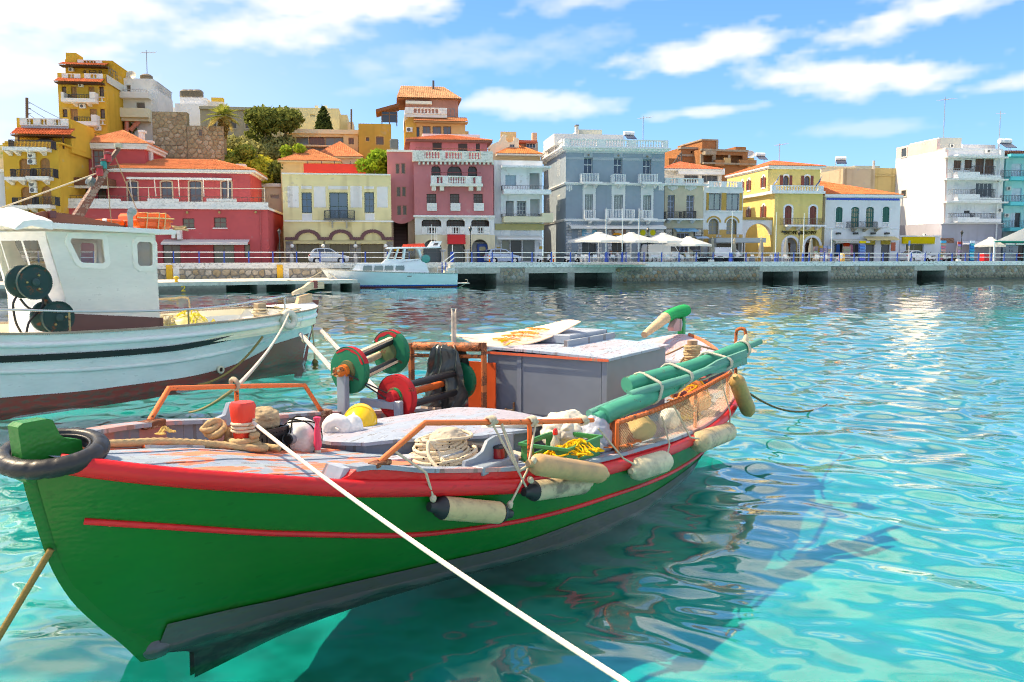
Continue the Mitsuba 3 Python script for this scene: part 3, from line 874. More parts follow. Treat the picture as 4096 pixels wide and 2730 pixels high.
sg=thing('red_sign_board','long blank red sign board on the roof of the lemon house','sign')
put('board',h.F.w(box(*h.r(375,620,806,684,1.5)[:2],1.5,1.7,*h.r(375,622,806,686,1.5)[2:])),'flat',(.66,.07,.06),sg)
for x in(400,500,590,700,780):
 a,z=h.p(x,680,1.4)
 put('leg',h.F.w(box(a-.04,a+.04,1.35,1.45,z-1,z+1.2)),'paint',(.12,.1,.1),sg)
h=house('pink_house','pink house with white balustrades, arched loggia and cream arcade',ZC,700,7)
for q in((505,475,588,590),(646,475,780,590),(833,478,916,590)):
 h.win(*q,fc=DKWOOD,nx=3 if q[2]-q[0]>100 else 2,nz=2,arch=True,rec=.55,pane=(.05,.045,.045))
for x0,x1 in((463,549),(673,756),(883,966)):
 h.win(x0,731,x1,885,fc=DKWOOD,nx=3,nz=5,rec=.28,pane=(.10,.085,.075))
lo=[((418,950,594,1090)),((640,950,806,1090)),((862,950,1024,1090))]
h.face((350,448,1061,930),PINK,12,z0=h.p(700,930)[1])
for x0,x1 in((465,555),(677,764),(885,975)):
 h.balustrade(x0,814,x1,884,.12,WHITE,gap=.24)
h.slab('cornice',(335,425,1056,447),-12,.55,(.78,.76,.68),'grime',wear=.5)
for i in range(18):
 x=387+i*38.6
 h.slab('corbel',(x,446,x+18,470),-.02,.42,(.76,.73,.64),'grime',wear=.4)
h.balustrade(335,347,1054,427,.42,(.78,.76,.68),(.08,.36,.66,.92),wear=.6,gap=.29)
bk=h.slab('balcony',(494,645,958,668),0,1.1,WHITE,'grime')
h.balustrade(500,571,952,647,1.0,WHITE,(.26,.78),parent=bk,gap=.25)
for x in(507,578,837,907):
 h.slab('bracket',(x,667,x+36,706),0,.85,(.76,.72,.62),'grime',parent=bk)
a=h.p(490,550)
h.put('handrail',tube([[h.p(500,553)[0],1.0,h.p(700,549)[1]],[h.p(940,553)[0],1.0,h.p(700,549)[1]]],.035,6),'paint',(.25,.05,.05))
for x0,y0,x1,y1 in lo:
 h.win(x0+6,y0,x1-6,y1,fc=(.11,.04,.025),nx=5,nz=3,d=-1.6,rec=.1,hole=False,pane=(.10,.08,.07))
 a,b_,s,t=h.r(x0,y0,x1,y1)
 cx=.35
 h.holes.append(Polygon([(a,s),(b_,s),(b_,t-cx),(b_-cx,t),(a+cx,t),(a,t-cx)]))
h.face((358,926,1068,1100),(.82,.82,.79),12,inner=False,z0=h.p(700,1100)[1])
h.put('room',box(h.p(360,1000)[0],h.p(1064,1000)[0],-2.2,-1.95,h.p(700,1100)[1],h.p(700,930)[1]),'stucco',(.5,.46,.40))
h.slab('string_course',(342,924,1070,942),-.1,.4,WHITE,'grime')
for x0,y0,x1,y1 in lo:
 h.balustrade(x0,1024,x1+3,1092,-.05,WHITE,gap=.27)
arcs=((432,1140,598,1352),(650,1140,808,1352),(866,1138,1014,1352))
for x0,y0,x1,y1 in arcs:
 a,b_,s,t=h.r(x0,y0,x1,y1)
 h.holes.append(arch_poly(a,b_,SZ-.2,t))
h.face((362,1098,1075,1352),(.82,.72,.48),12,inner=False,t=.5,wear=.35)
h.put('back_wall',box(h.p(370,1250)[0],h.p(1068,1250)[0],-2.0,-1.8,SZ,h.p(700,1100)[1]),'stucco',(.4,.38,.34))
a,b_=h.p(362,1250)[0],h.p(1075,1250)[0]
h.win(385,1165,640,1350,fc=(.25,.25,.25),nx=3,nz=2,d=-1.5,rec=.05,hole=False,pane=(.16,.19,.20))
h.win(650,1165,850,1350,fc=(.45,.44,.42),nx=3,nz=1,d=-1.5,rec=.05,hole=False,pane=(.20,.22,.20))
h.win(870,1165,1060,1350,fc=(.6,.6,.6),nx=2,nz=1,d=-1.5,rec=.05,hole=False,pane=(.42,.42,.42))
for x in(398,615,830,1035):
 u,z=h.p(x,1230)
 ck=h.put('column',xf(lathe([(.38,0),(.38,.15),(.27,.25),(.26,1.9),(.30,2.0),(.42,2.25),(.42,2.35)],12),t=(u,-.25,SZ),s=(1,1,(z-SZ)/2.35)),'grime',(.82,.82,.80),smooth=40)
a,b_,s,t=h.r(650,1097,808,1182,.3)
h.put('awning',cat(hexa(np.array([[a,.0,s],[b_,.0,s],[b_,.95,s],[a,.95,s]]),np.array([[a,.0,t],[b_,.0,t],[b_,.35,t],[a,.35,t]]))),'flat',(.62,.05,.05),label='red canopy over the middle arch')
atm=h.slab('cash_machine',(918,1178,1008,1345),-1.45,-1.0,(.03,.09,.42),'paint')
h.slab('screen',(935,1205,990,1240),-1.0,-.97,(.55,.48,.25),'gloss',parent=atm)
h.slab('keypad',(938,1245,988,1290),-1.0,-.96,(.08,.08,.08),'paint',parent=atm)
for q in((515,272,598,360),(745,280,827,362),(905,280,940,362)):
 h.win(*q,fc=DKWOOD,nx=2,nz=1,d=-2.5,shut='closed',sc=(.05,.025,.02),rec=.1)
h.face((316,258,1005,440),(.50,.17,.19),8,d=-2.5,z0=h.p(700,430)[1])
a,b_,s,t=h.r(316,252,1005,258,-2.5)
h.hip(a,b_,-10.5,-2.5,t,h.p(680,205,-6.5)[1]-t,.5,(.66,.26,.13),fascia=(.25,.1,.08))
h.slab('roof_kerb',(425,196,940,222),-9,-6.4,(.8,.8,.8))
h.put('handrail',cat(tube([[h.p(360,325)[0],.35,h.p(700,328)[1]],[h.p(1030,325)[0],.35,h.p(700,333)[1]]],.035,6),*[tube([[h.p(x,335)[0],.35,h.p(x,352)[1]],[h.p(x,335)[0],.35,h.p(x,328)[1]]],.03,6)for x in(362,615,830,1025)]),'rust',(.30,.10,.06),wear=.5)
for x0,y0,x1,y1 in((186,460,219,550),(236,458,271,550),(193,668,228,755),(243,668,276,754),(198,836,234,921),(248,835,284,920)):
 h.win(x0,y0,x1,y1,fc=(.35,.22,.12),nx=1,nz=1,d=-.8,rec=.18,pane=(.12,.10,.08))
a,b_,s,t=h.r(112,350,352,1030,-.8)
th=np.linspace(0,1,9)
poly=Polygon([(a,t),(a,s+.9)]+[(a+(b_-a)*q,s+.9-.55*math.sin(np.pi*q))for q in(.2,.35,.5,.65,.8)]+[(b_,s+.9),(b_,t)])
h.face((112,350,352,1030),PINK,12,d=-.8,poly=poly,z0=s+.9)
h.slab('cornice',(105,336,352,354),-12.8,-.6,(.76,.74,.66),'grime')
tk=thing('water_tank','grey rooftop tank on the left wing of the pink house','tank')
put(None,h.F.w(rbox(*h.r(133,238,210,330,-3)[:2],-5,-3,*h.r(133,238,210,330,-3)[2:],.1)),'paint',(.12,.13,.13),key=tk)
rs=thing('red_stair','dark red steps under the arched wing of the pink house','stairs')
a,b_=h.p(168,1200)[0],h.p(300,1200)[0]
for i in range(24):
 put('step',h.F.w(box(a,b_,-1.0-.4*(i+1),-1.0-.4*i,SZ-.1,SZ+.20*(i+1))),'paint',[(.26,.07,.035),(.30,.09,.05)][i%2],rs)
put('side_wall',h.F.w(cat(box(b_,b_+1.2,-11,-1.2,SZ-.1,SZ+6),box(a-.5,a,-11,-1.2,SZ-.1,SZ+6),box(a,b_,-11.2,-10.6,SZ,SZ+9))),'stucco',(.5,.36,.26),rs)
for q,nm in(((173,1210,222,1243),0),((296,1222,350,1245),1)):
 u0_,u1_,s,t=h.r(*q)
 g_=thing('yellow_notice',['yellow notice in bars on the left gate of the red stair','yellow notice on the right gate of the red stair'][nm],'sign')
 put('board',h.F.w(box(u0_,u1_,-.55,-.5,s,t)),'flat',(.80,.42,.02),g_)
 put('gate',h.F.w(cat(*[box(u0_-.15+j*.16,u0_-.12+j*.16,-.6,-.57,SZ,s+.5)for j in range(int((u1_-u0_+.3)/.16))],box(u0_-.15,u1_+.15,-.6,-.57,s+.4,s+.45))),'paint',(.05,.04,.04),g_)
h=house('ochre_house','ochre and rose house with balustraded roof terraces rising behind the pink house',ZB,1200,24)
for q in((808,435,832,462),(878,430,932,488),(880,566,905,622),(810,572,832,600)):
 h.win(*q,fc=(.35,.16,.05),nx=1,nz=1,d=.6,pane=(.16,.10,.06),surround=(.08,(.7,.45,.15)))
h.face((758,342,985,760),(.62,.36,.07),8,d=.6)
for q in((1203,356,1258,440),(1273,358,1333,440),(1347,358,1402,440)):
 h.win(*q,fc=(.30,.13,.03),nx=2,nz=1,d=-1.0,pane=(.14,.17,.22))
h.win(1160,362,1182,440,fc=(.30,.13,.03),nx=1,nz=1,d=-1)
h.face((1150,300,1500,560),(.78,.52,.24),9,d=-1.0,z0=h.p(1200,560)[1])
h.face((1085,288,1160,560),(.66,.40,.09),12,d=-.9,z0=h.p(1200,560)[1])
S=Frame(h.F.o+h.F.u*h.p(1085,400)[0]+h.F.n*-.9,8-90)
h.put('parapet',box(h.p(1500,400)[0],h.p(1530,400)[0],-3,-1.2,h.p(1500,440)[1],h.p(1500,383)[1]),'stucco',(.62,.42,.18))
a,b_,s,t=h.r(1140,296,1515,332,-.6)
rk=h.put('canopy',box(a,b_,-1.4,.2,s-.12,s),'stucco',(.6,.4,.2))
h.put('tile',h.tiles(((a,.4,s+.02),(b_,.4,s+.02),(b_,-2.2,t+.25),(a,-2.2,t+.25))),'tile',(.68,.30,.14),parent=rk,kind='stuff')
h.slab('terrace_slab',(1080,272,1375,292),-10,-.5,WHITE)
h.balustrade(1080,230,1372,274,-.6,WHITE,(.1,.9),gap=.4)
sb=put('terrace_parapet',S.w(box(-11,0,-.25,.05,h.p(1085,292)[1]-.2,h.p(1085,230)[1])),'stucco',(.86,.85,.82),h.k)
h.win(1370,236,1428,292,fc=(.25,.25,.25),nx=2,nz=1,d=-3.0,hole=False,rec=-.02,pane=(.10,.10,.10))
h.face((1085,172,1450,330),(.48,.24,.18),8,d=-3.0,z0=h.p(1200,300)[1],holes=False)
h.slab('blind',(1085,182,1268,202),-2.95,-2.4,(.78,.72,.60),'flat')
a,b_,s,t=h.r(1022,140,1472,172,-3.0)
rk=h.put('roof',hull([(a,-2.3,s),(b_,-2.3,s),(a,-11.5,s),(b_,-11.5,s),(a+.6,-6.5,s+2.1),(b_-2,-6.5,s+2.1)]),'wood',(.30,.13,.06))
h.put('tile',h.tiles(((a,-2.2,s+.05),(b_,-2.2,s+.05),(b_-2,-6.5,s+2.2),(a+.6,-6.5,s+2.2))),'tile',(.62,.36,.20),parent=rk,kind='stuff')
ck=h.slab('chimney',(1262,112,1296,160),-6,-5,(.55,.32,.24))
u,z=h.p(1278,112,-5.5)
h.put('flue',tube([[u,-5.5,z],[u,-5.5,h.p(1278,40,-5.5)[1]]],.14,8),'paint',(.10,.08,.07),parent=ck)
a,b_,s,t=h.r(918,270,1024,332,-4)
ck=h.put('conservatory',cat(*[box(x-.06,x+.06,y-.06,y+.06,s,t+.3)for x in(a,(a+b_)/2,b_)for y in(-4,-7)],box(a,b_,-4.05,-3.95,s+.9,s+1.0)),'wood',(.2,.12,.07))
h.put('pane',cat(box(a,b_,-4.0,-3.98,s,t+.2),box(a,a+.02,-7,-4,s,t+.2)),'glass',parent=ck)
h.put('roof',hexa(np.array([[a-.7,-3.2,t],[b_+.3,-3.2,t+.9],[b_+.3,-7.5,t+.9],[a-.7,-7.5,t]]),np.array([[a-.7,-3.2,t+.35],[b_+.3,-3.2,t+1.2],[b_+.3,-7.5,t+1.2],[a-.7,-7.5,t+.35]])),'wood',(.22,.10,.05),parent=ck)
h.ac(1088,368,1132,402,d=-.9)
h=house('white_balcony_house','narrow white house with wraparound balconies between the pink and the grey house',ZC,1300,7)
h.win(1168,563,1264,655,fc=(.30,.38,.44),shut='closed',sc=(.34,.45,.52))
h.win(1176,800,1237,942,fc=(.5,.52,.54),shut='closed',sc=(.42,.44,.46),d=-.9,hole=False,rec=-.08)
h.win(1270,803,1350,918,fc=(.72,.74,.74),nx=3,nz=3,d=-.9,hole=False,rec=-.05,pane=(.16,.19,.22))
for q in((1384,545,1476,700),(1172,795,1356,942),(1390,778,1478,942)):
 a,b_,s,t=h.r(*q)
 h.holes.append(sbox(a,s,b_,t))
for x0,x1 in((1136,1208),(1214,1316),(1322,1432)):
 h.win(x0,1145,x1,1338,fc=(.35,.35,.33),nx=1,nz=1,rec=.25,pane=[(.30,.30,.22),(.05,.05,.05),(.16,.18,.17)][(x0>1200)+(x0>1300)])
WH2=(.80,.82,.83)
h.face((1068,432,1500,1340),WH2,9,inner=False,wear=.45)
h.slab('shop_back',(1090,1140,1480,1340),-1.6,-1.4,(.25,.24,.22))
h.put('inner_wall',box(h.p(1130,700)[0],h.p(1495,700)[0],-1.2,-.98,h.p(1300,960)[1],h.p(1300,520)[1]),'stucco',(.62,.64,.62))
h.slab('eave',(1128,486,1566,502),-8,1.0,WH2,'grime',wear=.5)
b=h.slab('balcony',(1138,698,1560,738),0,1.25,WH2,'grime',wear=.35)
h.iron(1140,657,1552,700,1.15,parent=b,gap=.26,c=(.10,.10,.10))
b=h.slab('balcony',(1138,938,1576,990),0,1.35,(.78,.72,.50),'stucco',wear=.3)
h.slab('parapet',(1478,908,1576,940),0,1.35,(.78,.72,.50),parent=b)
h.iron(1140,910,1478,940,1.2,parent=b,gap=.3,c=(.10,.10,.10))
h.slab('column',(1241,795,1266,942),.0,.25,WH2)
h.slab('fascia_board',(1076,1000,1512,1056),.01,.22,(.46,.42,.20),'flat')
h.slab('blank_panel',(1215,1062,1385,1100),.01,.06,(.62,.64,.66),'flat')
h.awning(1086,1104,1490,1142,1.1,(.78,.78,.76),scallop=False)
for q in((1090,1206,1126,1232),(1470,1200,1500,1226)):
 h.slab('gold_plaque',q,.0,.04,(.50,.34,.06),'gloss')
for x in(1122,1474):
 u,z=h.p(x,1172)
 h.put('wall_lamp',cat(xf(sphere((0,0,0),.13,1),t=(u,.16,z)),box(u-.03,u+.03,0,.14,z-.35,z-.12)),'gloss',(.75,.75,.75),smooth=True)
h.slab('drain_pipe',(1126,470,1131,1100),.01,.09,(.7,.71,.72),'paint')
a,b_,s,t=h.r(1500,545,1512,700)
h=house('round_hole_house','cream house with a round wall opening and hipped roof, behind the white balcony house',ZC,1200,22)
u,z=h.p(1210,233)
poly=Polygon([h.p(1015,375),h.p(1290,375),h.p(1290,235),h.p(1150,195),h.p(1108,262),h.p(1015,300)]).difference(Point(u,z).buffer(.5))
h.put('wall',prism(poly,-.4,0),'stucco',(.84,.76,.55),wear=.2)
h.put('back_wall',box(u-1,u+1,-1.6,-1.5,z-1,z+1),'stucco',(.80,.62,.30))
h.win(1206,288,1250,316,fc=(.4,.36,.3),nx=2,nz=1,hole=False,rec=-.05)
h.face((1015,375,1480,560),(.80,.70,.46),7,holes=False)
h.face((1262,262,1460,380),(.62,.50,.38),5,d=-2,z0=h.p(1300,390)[1],holes=False)
h.win(1352,280,1440,322,fc=(.6,.6,.58),nx=3,nz=1,d=-1.6,hole=False,rec=-.05)
h.slab('canopy',(1285,246,1460,266),-2,-.4,(.50,.12,.05),'paint')
h.slab('chimney',(1412,182,1452,268),-3.4,-2.4,(.78,.50,.32))
a,b_,s,t=h.r(1105,372,1482,378,1.5)
h.hip(a,b_,-4,1.5,t,h.p(1310,288,-1.2)[1]-t,.2,(.72,.28,.11),fascia=(.8,.76,.66))
GREY,GREY2=(.30,.365,.43),(.40,.45,.49)
h=house('grey_house','large blue grey house with white cornice, balustraded roof and white balconies',ZD,800,7)
for q in((529,408,606,552),(797,412,873,552),(1057,422,1131,560)):
 h.win(*q,fc=(.66,.68,.68),nx=2,nz=1,rec=.42,pane=(.06,.09,.14))
 h.slab('transom',(q[0],q[1]+56,q[2],q[1]+64),-.45,-.38,(.66,.68,.68),'paint')
 h.slab('panel',(q[0]-2,366,q[2]+2,404),-.02,.05,GREY2)
 u,z=h.p((q[0]+q[2])/2,q[1]-24)
 h.put('wall_lamp',sphere((u,.16,z),.12,1),'paint',(.25,.2,.13),smooth=True)
for q in((537,735,607,886),(797,740,876,886),(1058,742,1130,886)):
 h.win(*q,fc=(.68,.70,.68),nx=3,nz=1,rec=.35,pane=(.25,.29,.27))
for q,pc in(((512,1118,642,1285),(.03,.04,.05)),((776,1108,902,1285),(.02,.02,.02)),((1036,1108,1166,1285),(.03,.04,.05))):
 h.win(*q,fc=(.20,.22,.22),nx=2,nz=1,rec=.4,pane=pc)
h.face((365,342,1245,1350),GREY,14,wear=.15)
for x0,x1 in((515,537),(607,632),(775,797),(876,896),(1037,1058),(1130,1149)):
 h.slab('pilaster',(x0,655,x1,950),-.02,.06,(.70,.72,.72))
for q in((515,655,632,735),(775,655,896,740),(1037,655,1149,742)):
 h.slab('panel',q,-.02,.05,(.66,.69,.69))
h.slab('frieze',(366,402,528,424),-.02,.04,GREY2)
h.slab('frieze',(606,404,797,430),-.02,.04,GREY2)
h.slab('frieze',(874,410,1057,434),-.02,.04,GREY2)
h.slab('frieze',(1132,416,1244,440),-.02,.04,GREY2)
h.slab('frieze',(366,352,1244,368),-.02,.08,(.55,.59,.61))
for x0 in(372,390,408,1196,1212,1228):
 h.slab('drop_ornament',(x0,655,x0+14,700+6*(x0%4)),-.02,.06,(.70,.72,.72))
DD=11.3
S=Frame(h.F.o+h.F.u*h.p(366,900)[0],8-90)
ua,ub=h.p(366,640)[0],h.p(1245,640)[0]
for(y0,y1,out)in((318,330,.62),(330,345,.42),(345,352,.2),(632,643,.22),(643,654,.12),(957,966,.22),(966,978,.12)):
 _,_,s,t=h.r(366,y0,1245,y1)
 h.put('moulding',cat(box(ua-out,ub+out,-.02,out,s,t),box(ua-out,ua+.02,-14-out,-.021,s,t)),'grime',(.76,.77,.76),wear=.2)
zt,zb=h.p(800,247)[1],h.p(800,318)[1]
h.balustrade(0,0,0,0,.28,(.76,.77,.76),(.33,.36,.645,.675),rect=(ua-.3,ub+.3,zb,zt),wear=.15,gap=.3)
bs=put('balustrade',S.w(cat(box(-13.6,-.1,.12,.44,zb,zb+.25),box(-13.6,-.1,.1,.46,zt-.25,zt),*[box(q-.35,q+.35,.11,.45,zb,zt)for q in(-13.3,-9,-4.5)])),'grime',(.78,.78,.74),h.k,wear=.15)
pdb=_bal[((.76,.77,.76),.15)]
for i in range(34):
 q=-13.2+i*.38
 if min(abs(q-w)for w in(-13.3,-9,-4.5))>.45:
  copy('baluster',pdb,S.mat()@trimesh.transformations.translation_matrix([q,.28,zb+.2])@np.diag([1,1,(zt-zb)*.72,1]),bs)
for(px0,ytop,ybot)in((300,425,570),(183,462,600),(303,745,880),(207,775,900),(95,560,640)):
 q0,q1=S.px(ZD(px0-10,ytop)),S.px(ZD(px0+12,ybot))
 zc0,zc1=min(q0[1],q1[1]),max(q0[1],q1[1])
 wk=put('window',S.w(cat(box(q0[0],q0[0]+.12,-.05,.03,zc0,zc1),box(q1[0]-.12,q1[0],-.05,.03,zc0,zc1),box(q0[0],q1[0],-.05,.03,zc1-.15,zc1),box((q0[0]+q1[0])/2-.05,(q0[0]+q1[0])/2+.05,-.05,.03,zc0,zc1))),'paint',(.62,.62,.58),h.k)
 put('pane',S.w(box(q0[0],q1[0],-.04,.012,zc0,zc1)),'glass',(0,0,0),wk)
for(x0,ty,x1,y1,bx)in((505,547,662,632,(530,625)),(785,556,899,634,(838,)),(1031,552,1187,634,(1055,1155)),(533,875,632,957,(575,)),(733,870,981,957,(745,935)),(1046,876,1147,957,(1095,))):
 b=h.slab('balcony',(x0-6,y1-3,x1+12,y1+16),0,1.15,(.76,.77,.76),'grime')
 h.iron(x0+3,ty,x1-3,y1,1.05,parent=b,gap=.17,c=(.72,.73,.72),r=.028)
 h.brackets(bx,y1+16,y1+50,1.0,(.74,.75,.74),b,.16)
aw=h.awning(392,1008,1240,1048,1.1,(.72,.72,.70),scallop=False,drop=.25)
for q,c1 in(((510,1052,641,1110),(.22,.48,.66)),((776,1050,902,1104),(.28,.20,.16)),((1033,1048,1162,1110),(.62,.64,.50))):
 k=h.slab('poster',q,.01,.06,c1,'flat')
 u0_,u1_,s,t=h.r(*q)
 um,zm,hh=(u0_+u1_)/2,(s+t)/2,t-s
 if c1[2]>.6:
  pts=[(um-.28,s+.3),(um+.28,s+.3),(um+.34,s+.75),(um+.2,s+1.0),(um+.24,s+1.15),(um+.05,s+1.35),(um,t-.15),(um-.1,s+1.3),(um-.24,s+1.12),(um-.2,s+.98),(um-.34,s+.75)]
  h.put('ice_cream',prism(Polygon(pts),.061,.07),'flat',(.78,.82,.86),parent=k)
  for j in range(3):
   h.put('print_line',box(u0_+.2,u0_+.9,.061,.066,zm+.2*j-.4,zm+.2*j-.34),'flat',(.75,.82,.88),parent=k)
 elif c1[0]<.4:
  h.put('cup',prism(Polygon([(um-.35,zm-.35),(um+.25,zm-.35),(um+.4,zm+.25),(um-.5,zm+.25)]),.061,.07),'flat',(.62,.58,.55),parent=k)
  h.put('fruit',prism(Polygon([(um-.7,s+.05),(um+.5,s+.05),(um+.2,s+.25),(um-.5,s+.3)]),.061,.071),'flat',(.75,.35,.03),parent=k)
 else:
  for q2 in(-.55,.6):
   h.put('fruit',prism(Point(um+q2,zm).buffer(hh*.42),.061,.07),'flat',(.72,.68,.03),parent=k)
QC=[(.50,.51,.52),(.58,.59,.60),(.44,.46,.47)]
for(x0,x1,ya)in((365,418,985),(472,510,1055),(642,690,1055),(740,776,1055),(902,945,1055),(1000,1033,1055),(1166,1245,1055)):
 y,j=ya,0
 while y<1345:
  if j%2:
   m_=(x0+x1)/2
   for q in((x0,y,m_-1.5,y+21),(m_+1.5,y,x1,y+21)):
    h.slab('stone',q,-.02,.06,QC[(j+int(x0))%3],'stone')
  else:
   h.slab('stone',(x0+4,y,x1-4,y+21),-.02,.07,QC[(j+1)%3],'stone')
  y+=25
  j+=1
h.slab('roof_house',(262,196,880,300),-9,-2.2,(.82,.78,.74))
h.slab('roof_house',(485,155,690,200),-8,-3,(.66,.66,.55))
ck=h.slab('chimney',(458,118,481,200),-3.2,-2.5,(.62,.58,.52))
h.slab('chimney_cap',(455,110,484,120),-3.3,-2.4,(.25,.24,.22),parent=ck)
def solar_heater(fr,p,label,sc=1.0,group=None,turn=0.0):
 k=thing('solar_heater',label,'water heater',group)
 o=np.array(p,float)
 R=rot([0,0,1],turn)
 def W(m):return xf(xf(m,R,s=sc),t=o)
 tank=tube([[-.95,0,1.15],[.95,0,1.15]],.36,14)
 put('tank',W(tank),'paint',(.78,.79,.80),k,smooth=40)
 put('panel',W(hexa(np.array([[-.9,1.5,.0],[.9,1.5,.0],[.9,.1,.8],[-.9,.1,.8]])*[1,-1,1]+[0,0,0],np.array([[-.9,1.5,.08],[.9,1.5,.08],[.9,.1,.88],[-.9,.1,.88]])*[1,-1,1])),'gloss',(.05,.06,.10),k)
 put('stand',W(cat(*[rod((x,y,-.6),(x,y,1.0),.035,5)for x in(-.85,.85)for y in(-.1,.3)])),'paint',(.5,.5,.5),k)
 return k
def antenna(p,hgt,label,ang=20,bars=5,w=1.0):
 k=thing('antenna',label,'antenna')
 p=np.array(p,float)
 put('mast',rod(p,p+[0,0,hgt],.045,5),'paint',(.35,.35,.37),k)
 R=rot([0,0,1],ang)
 a0=p+[0,0,hgt*.93]
 d=R@np.array([w,0,.15*w])
 m=[rod(a0-d*.5,a0+d,.03,4)]
 e=R@np.array([0,1.0,0])
 for i in range(bars):
  c=a0-d*.5+d*1.5*i/(bars-1)
  m.append(rod(c-e*w*.45,c+e*w*.45,.02,4))
 put('aerial',cat(*m),'paint',(.4,.4,.42),k)
 return k
def on(hh,x,y,d):
 u,z=hh.p(x,y,d)
 return hh.F.o*[1,1,0]+hh.F.u*u+hh.F.n*d+np.array([0,0,z])
solar_heater(h.F,on(h,930,250,-3),'white solar water heater on the roof of the grey house',.65,turn=15)
antenna(on(h,1057,260,-3),2.8,'thin antenna on the roof of the grey house beside the water heater')
GH=h
h=house('cream_cafe_house','slim cream house with two lilac balcony doors and a cafe below',ZE,330,7)
LIL=(.44,.48,.66)
for q in((170,678,240,905),(352,680,426,905)):
 h.win(*q,fc=LIL,nx=2,nz=4,rec=.32,pane=(.13,.14,.15))
h.win(145,1110,215,1290,fc=LIL,nx=2,nz=3,pane=(.14,.13,.12))
h.win(255,1045,375,1290,fc=LIL,nx=3,nz=2,pane=(.03,.03,.035))
h.win(415,1130,495,1290,fc=LIL,nx=1,nz=2,pane=(.10,.10,.10))
h.face((137,575,510,1340),(.62,.55,.40),10)
h.slab('cornice',(133,570,560,588),-.1,.35,(.78,.78,.76),'grime',wear=.4)
h.balustrade(140,516,512,571,.1,(.76,.77,.76),(.38,),wear=.3,gap=.3)
for x0,x1,y1 in((168,268,640),(334,448,645)):
 n=7
 for i in range(n):
  xx=x0+(x1-x0)*i/n
  h.slab('drop_ornament',(xx+1,590,xx+(x1-x0)/n-1,612+26*(1-abs(i-3)/3.5)),-.02,.07,(.74,.74,.70))
b=h.slab('balcony',(140,908,510,922),0,1.1,(.76,.77,.76),'grime')
h.brackets((170,270,400),922,952,.95,(.76,.77,.76),b,.16)
h.iron(150,838,304,908,1.0,parent=b,gap=.14)
h.iron(341,832,444,908,1.0,parent=b,gap=.14)
for q,ln in(((140,1003,216,1076),('Candia','Café')),((424,1003,501,1075),('Candia','Bar'))):
 k=h.slab('sign_board',q,.01,.10,(.03,.03,.03),'paint')
 u0_,u1_,s,t=h.r(*q)
 h.put('panel',box(u0_+.09,u1_-.09,.10,.115,s+.09,t-.09),'flat',(.62,.58,.50),parent=k)
 for j,w in enumerate(ln):
  tm=meshkit.text_mesh(w,.26,.006)
  v=tm.vertices
  h.put('lettering',(np.c_[v[:,0]+(u0_+u1_)/2-v[:,0].mean(),v[:,2]+.116,v[:,1]+t-.62-.5*j],tm.faces),'flat',(.10,.09,.08),parent=k)
aw=h.awning(225,998,436,1036,1.2,(.26,.48,.68),scallop=True)
tm=meshkit.text_mesh('candia',.24,.006,bold=True)
u,z=h.p(330,1034,1.2)
h.put('lettering',(np.c_[tm.vertices[:,0]+u-.5,tm.vertices[:,2]+1.225,tm.vertices[:,1]+h.r(225,998,436,1036,1.2)[2]+.16],tm.faces),'flat',(.06,.16,.36),parent=aw)
h.awning(425,1076,545,1100,.9,(.50,.62,.78),d=.05)
u,z=h.p(408,1185)
h.put('round_sign',xf(lathe([(0,0),(.3,0),(.3,.05),(0,.05)],12),R=rot([1,0,0],90),t=(u,.12,z)),'paint',(.06,.05,.05))
h2=house('penthouse','white penthouse under an orange hipped roof, behind the cream cafe house',ZE,420,17)
h2.win(330,483,470,560,fc=(.4,.4,.4),nx=2,nz=1,pane=(.07,.07,.08),d=-.5)
h2.win(500,485,655,560,fc=(.4,.4,.4),nx=3,nz=1,pane=(.07,.07,.08),d=-.5)
h2.face((125,430,690,640),(.82,.82,.82),8,d=-.5,z0=8)
h2.slab('fascia',(250,428,695,484),-.45,1.0,(.82,.82,.82))
a,b_,s,t=h2.r(130,426,690,430,1.0)
h2.hip(a,b_,-9,1.0,t,h2.p(370,362,-4)[1]-t,.1,(.72,.24,.13))
h=house('white_ochre_house','narrow white house with ochre trim, two big windows over two arched windows',ZE,700,7)
h.win(566,660,686,826,fc=(.06,.07,.09),nx=2,nz=1,fw=.11,rec=.2,pane=(.32,.36,.34))
h.win(737,662,860,828,fc=(.06,.07,.09),nx=2,nz=1,fw=.11,rec=.2,pane=(.32,.36,.36))
h.win(566,905,665,1060,fc=(.42,.30,.10),nx=2,nz=4,arch=True,rec=.5,pane=(.26,.26,.24))
h.win(738,905,842,1060,fc=(.42,.30,.10),nx=2,nz=4,arch=True,rec=.5,pane=(.26,.26,.24))
h.win(640,1145,880,1290,fc=(.15,.1,.06),nx=4,nz=1,rec=.4,pane=(.12,.09,.06))
h.face((512,605,892,1340),(.82,.83,.83),10)
for q in((543,658,565,826),(688,658,735,828),(862,660,890,828)):
 h.slab('ochre_panel',q,-.02,.07,(.56,.36,.10))
h.slab('ochre_base',(515,1058,892,1140),-.02,.05,(.62,.40,.13))
h.slab('ochre_base',(515,1012,560,1058),-.02,.05,(.62,.40,.13))
h.slab('ochre_base',(668,1012,735,1058),-.02,.05,(.62,.40,.13))
for(x0,x1)in((562,668),(734,846)):
 a,b_,s,t=h.r(x0,900,x1,945)
 ring=arch_poly(a-.2,b_+.2,s,t+.25).difference(arch_poly(a-.05,b_+.05,s-.05,t+.08))
 h.put('arch_moulding',prism(max(getattr(ring,'geoms',[ring]),key=lambda g:g.area),-.02,.09),'stucco',(.56,.36,.10))
h.slab('string_course',(540,828,892,838),-.02,.2,(.8,.8,.8),'grime')
h.balustrade(562,548,886,606,.05,(.80,.81,.81),(.45,),wear=.2,gap=.32)
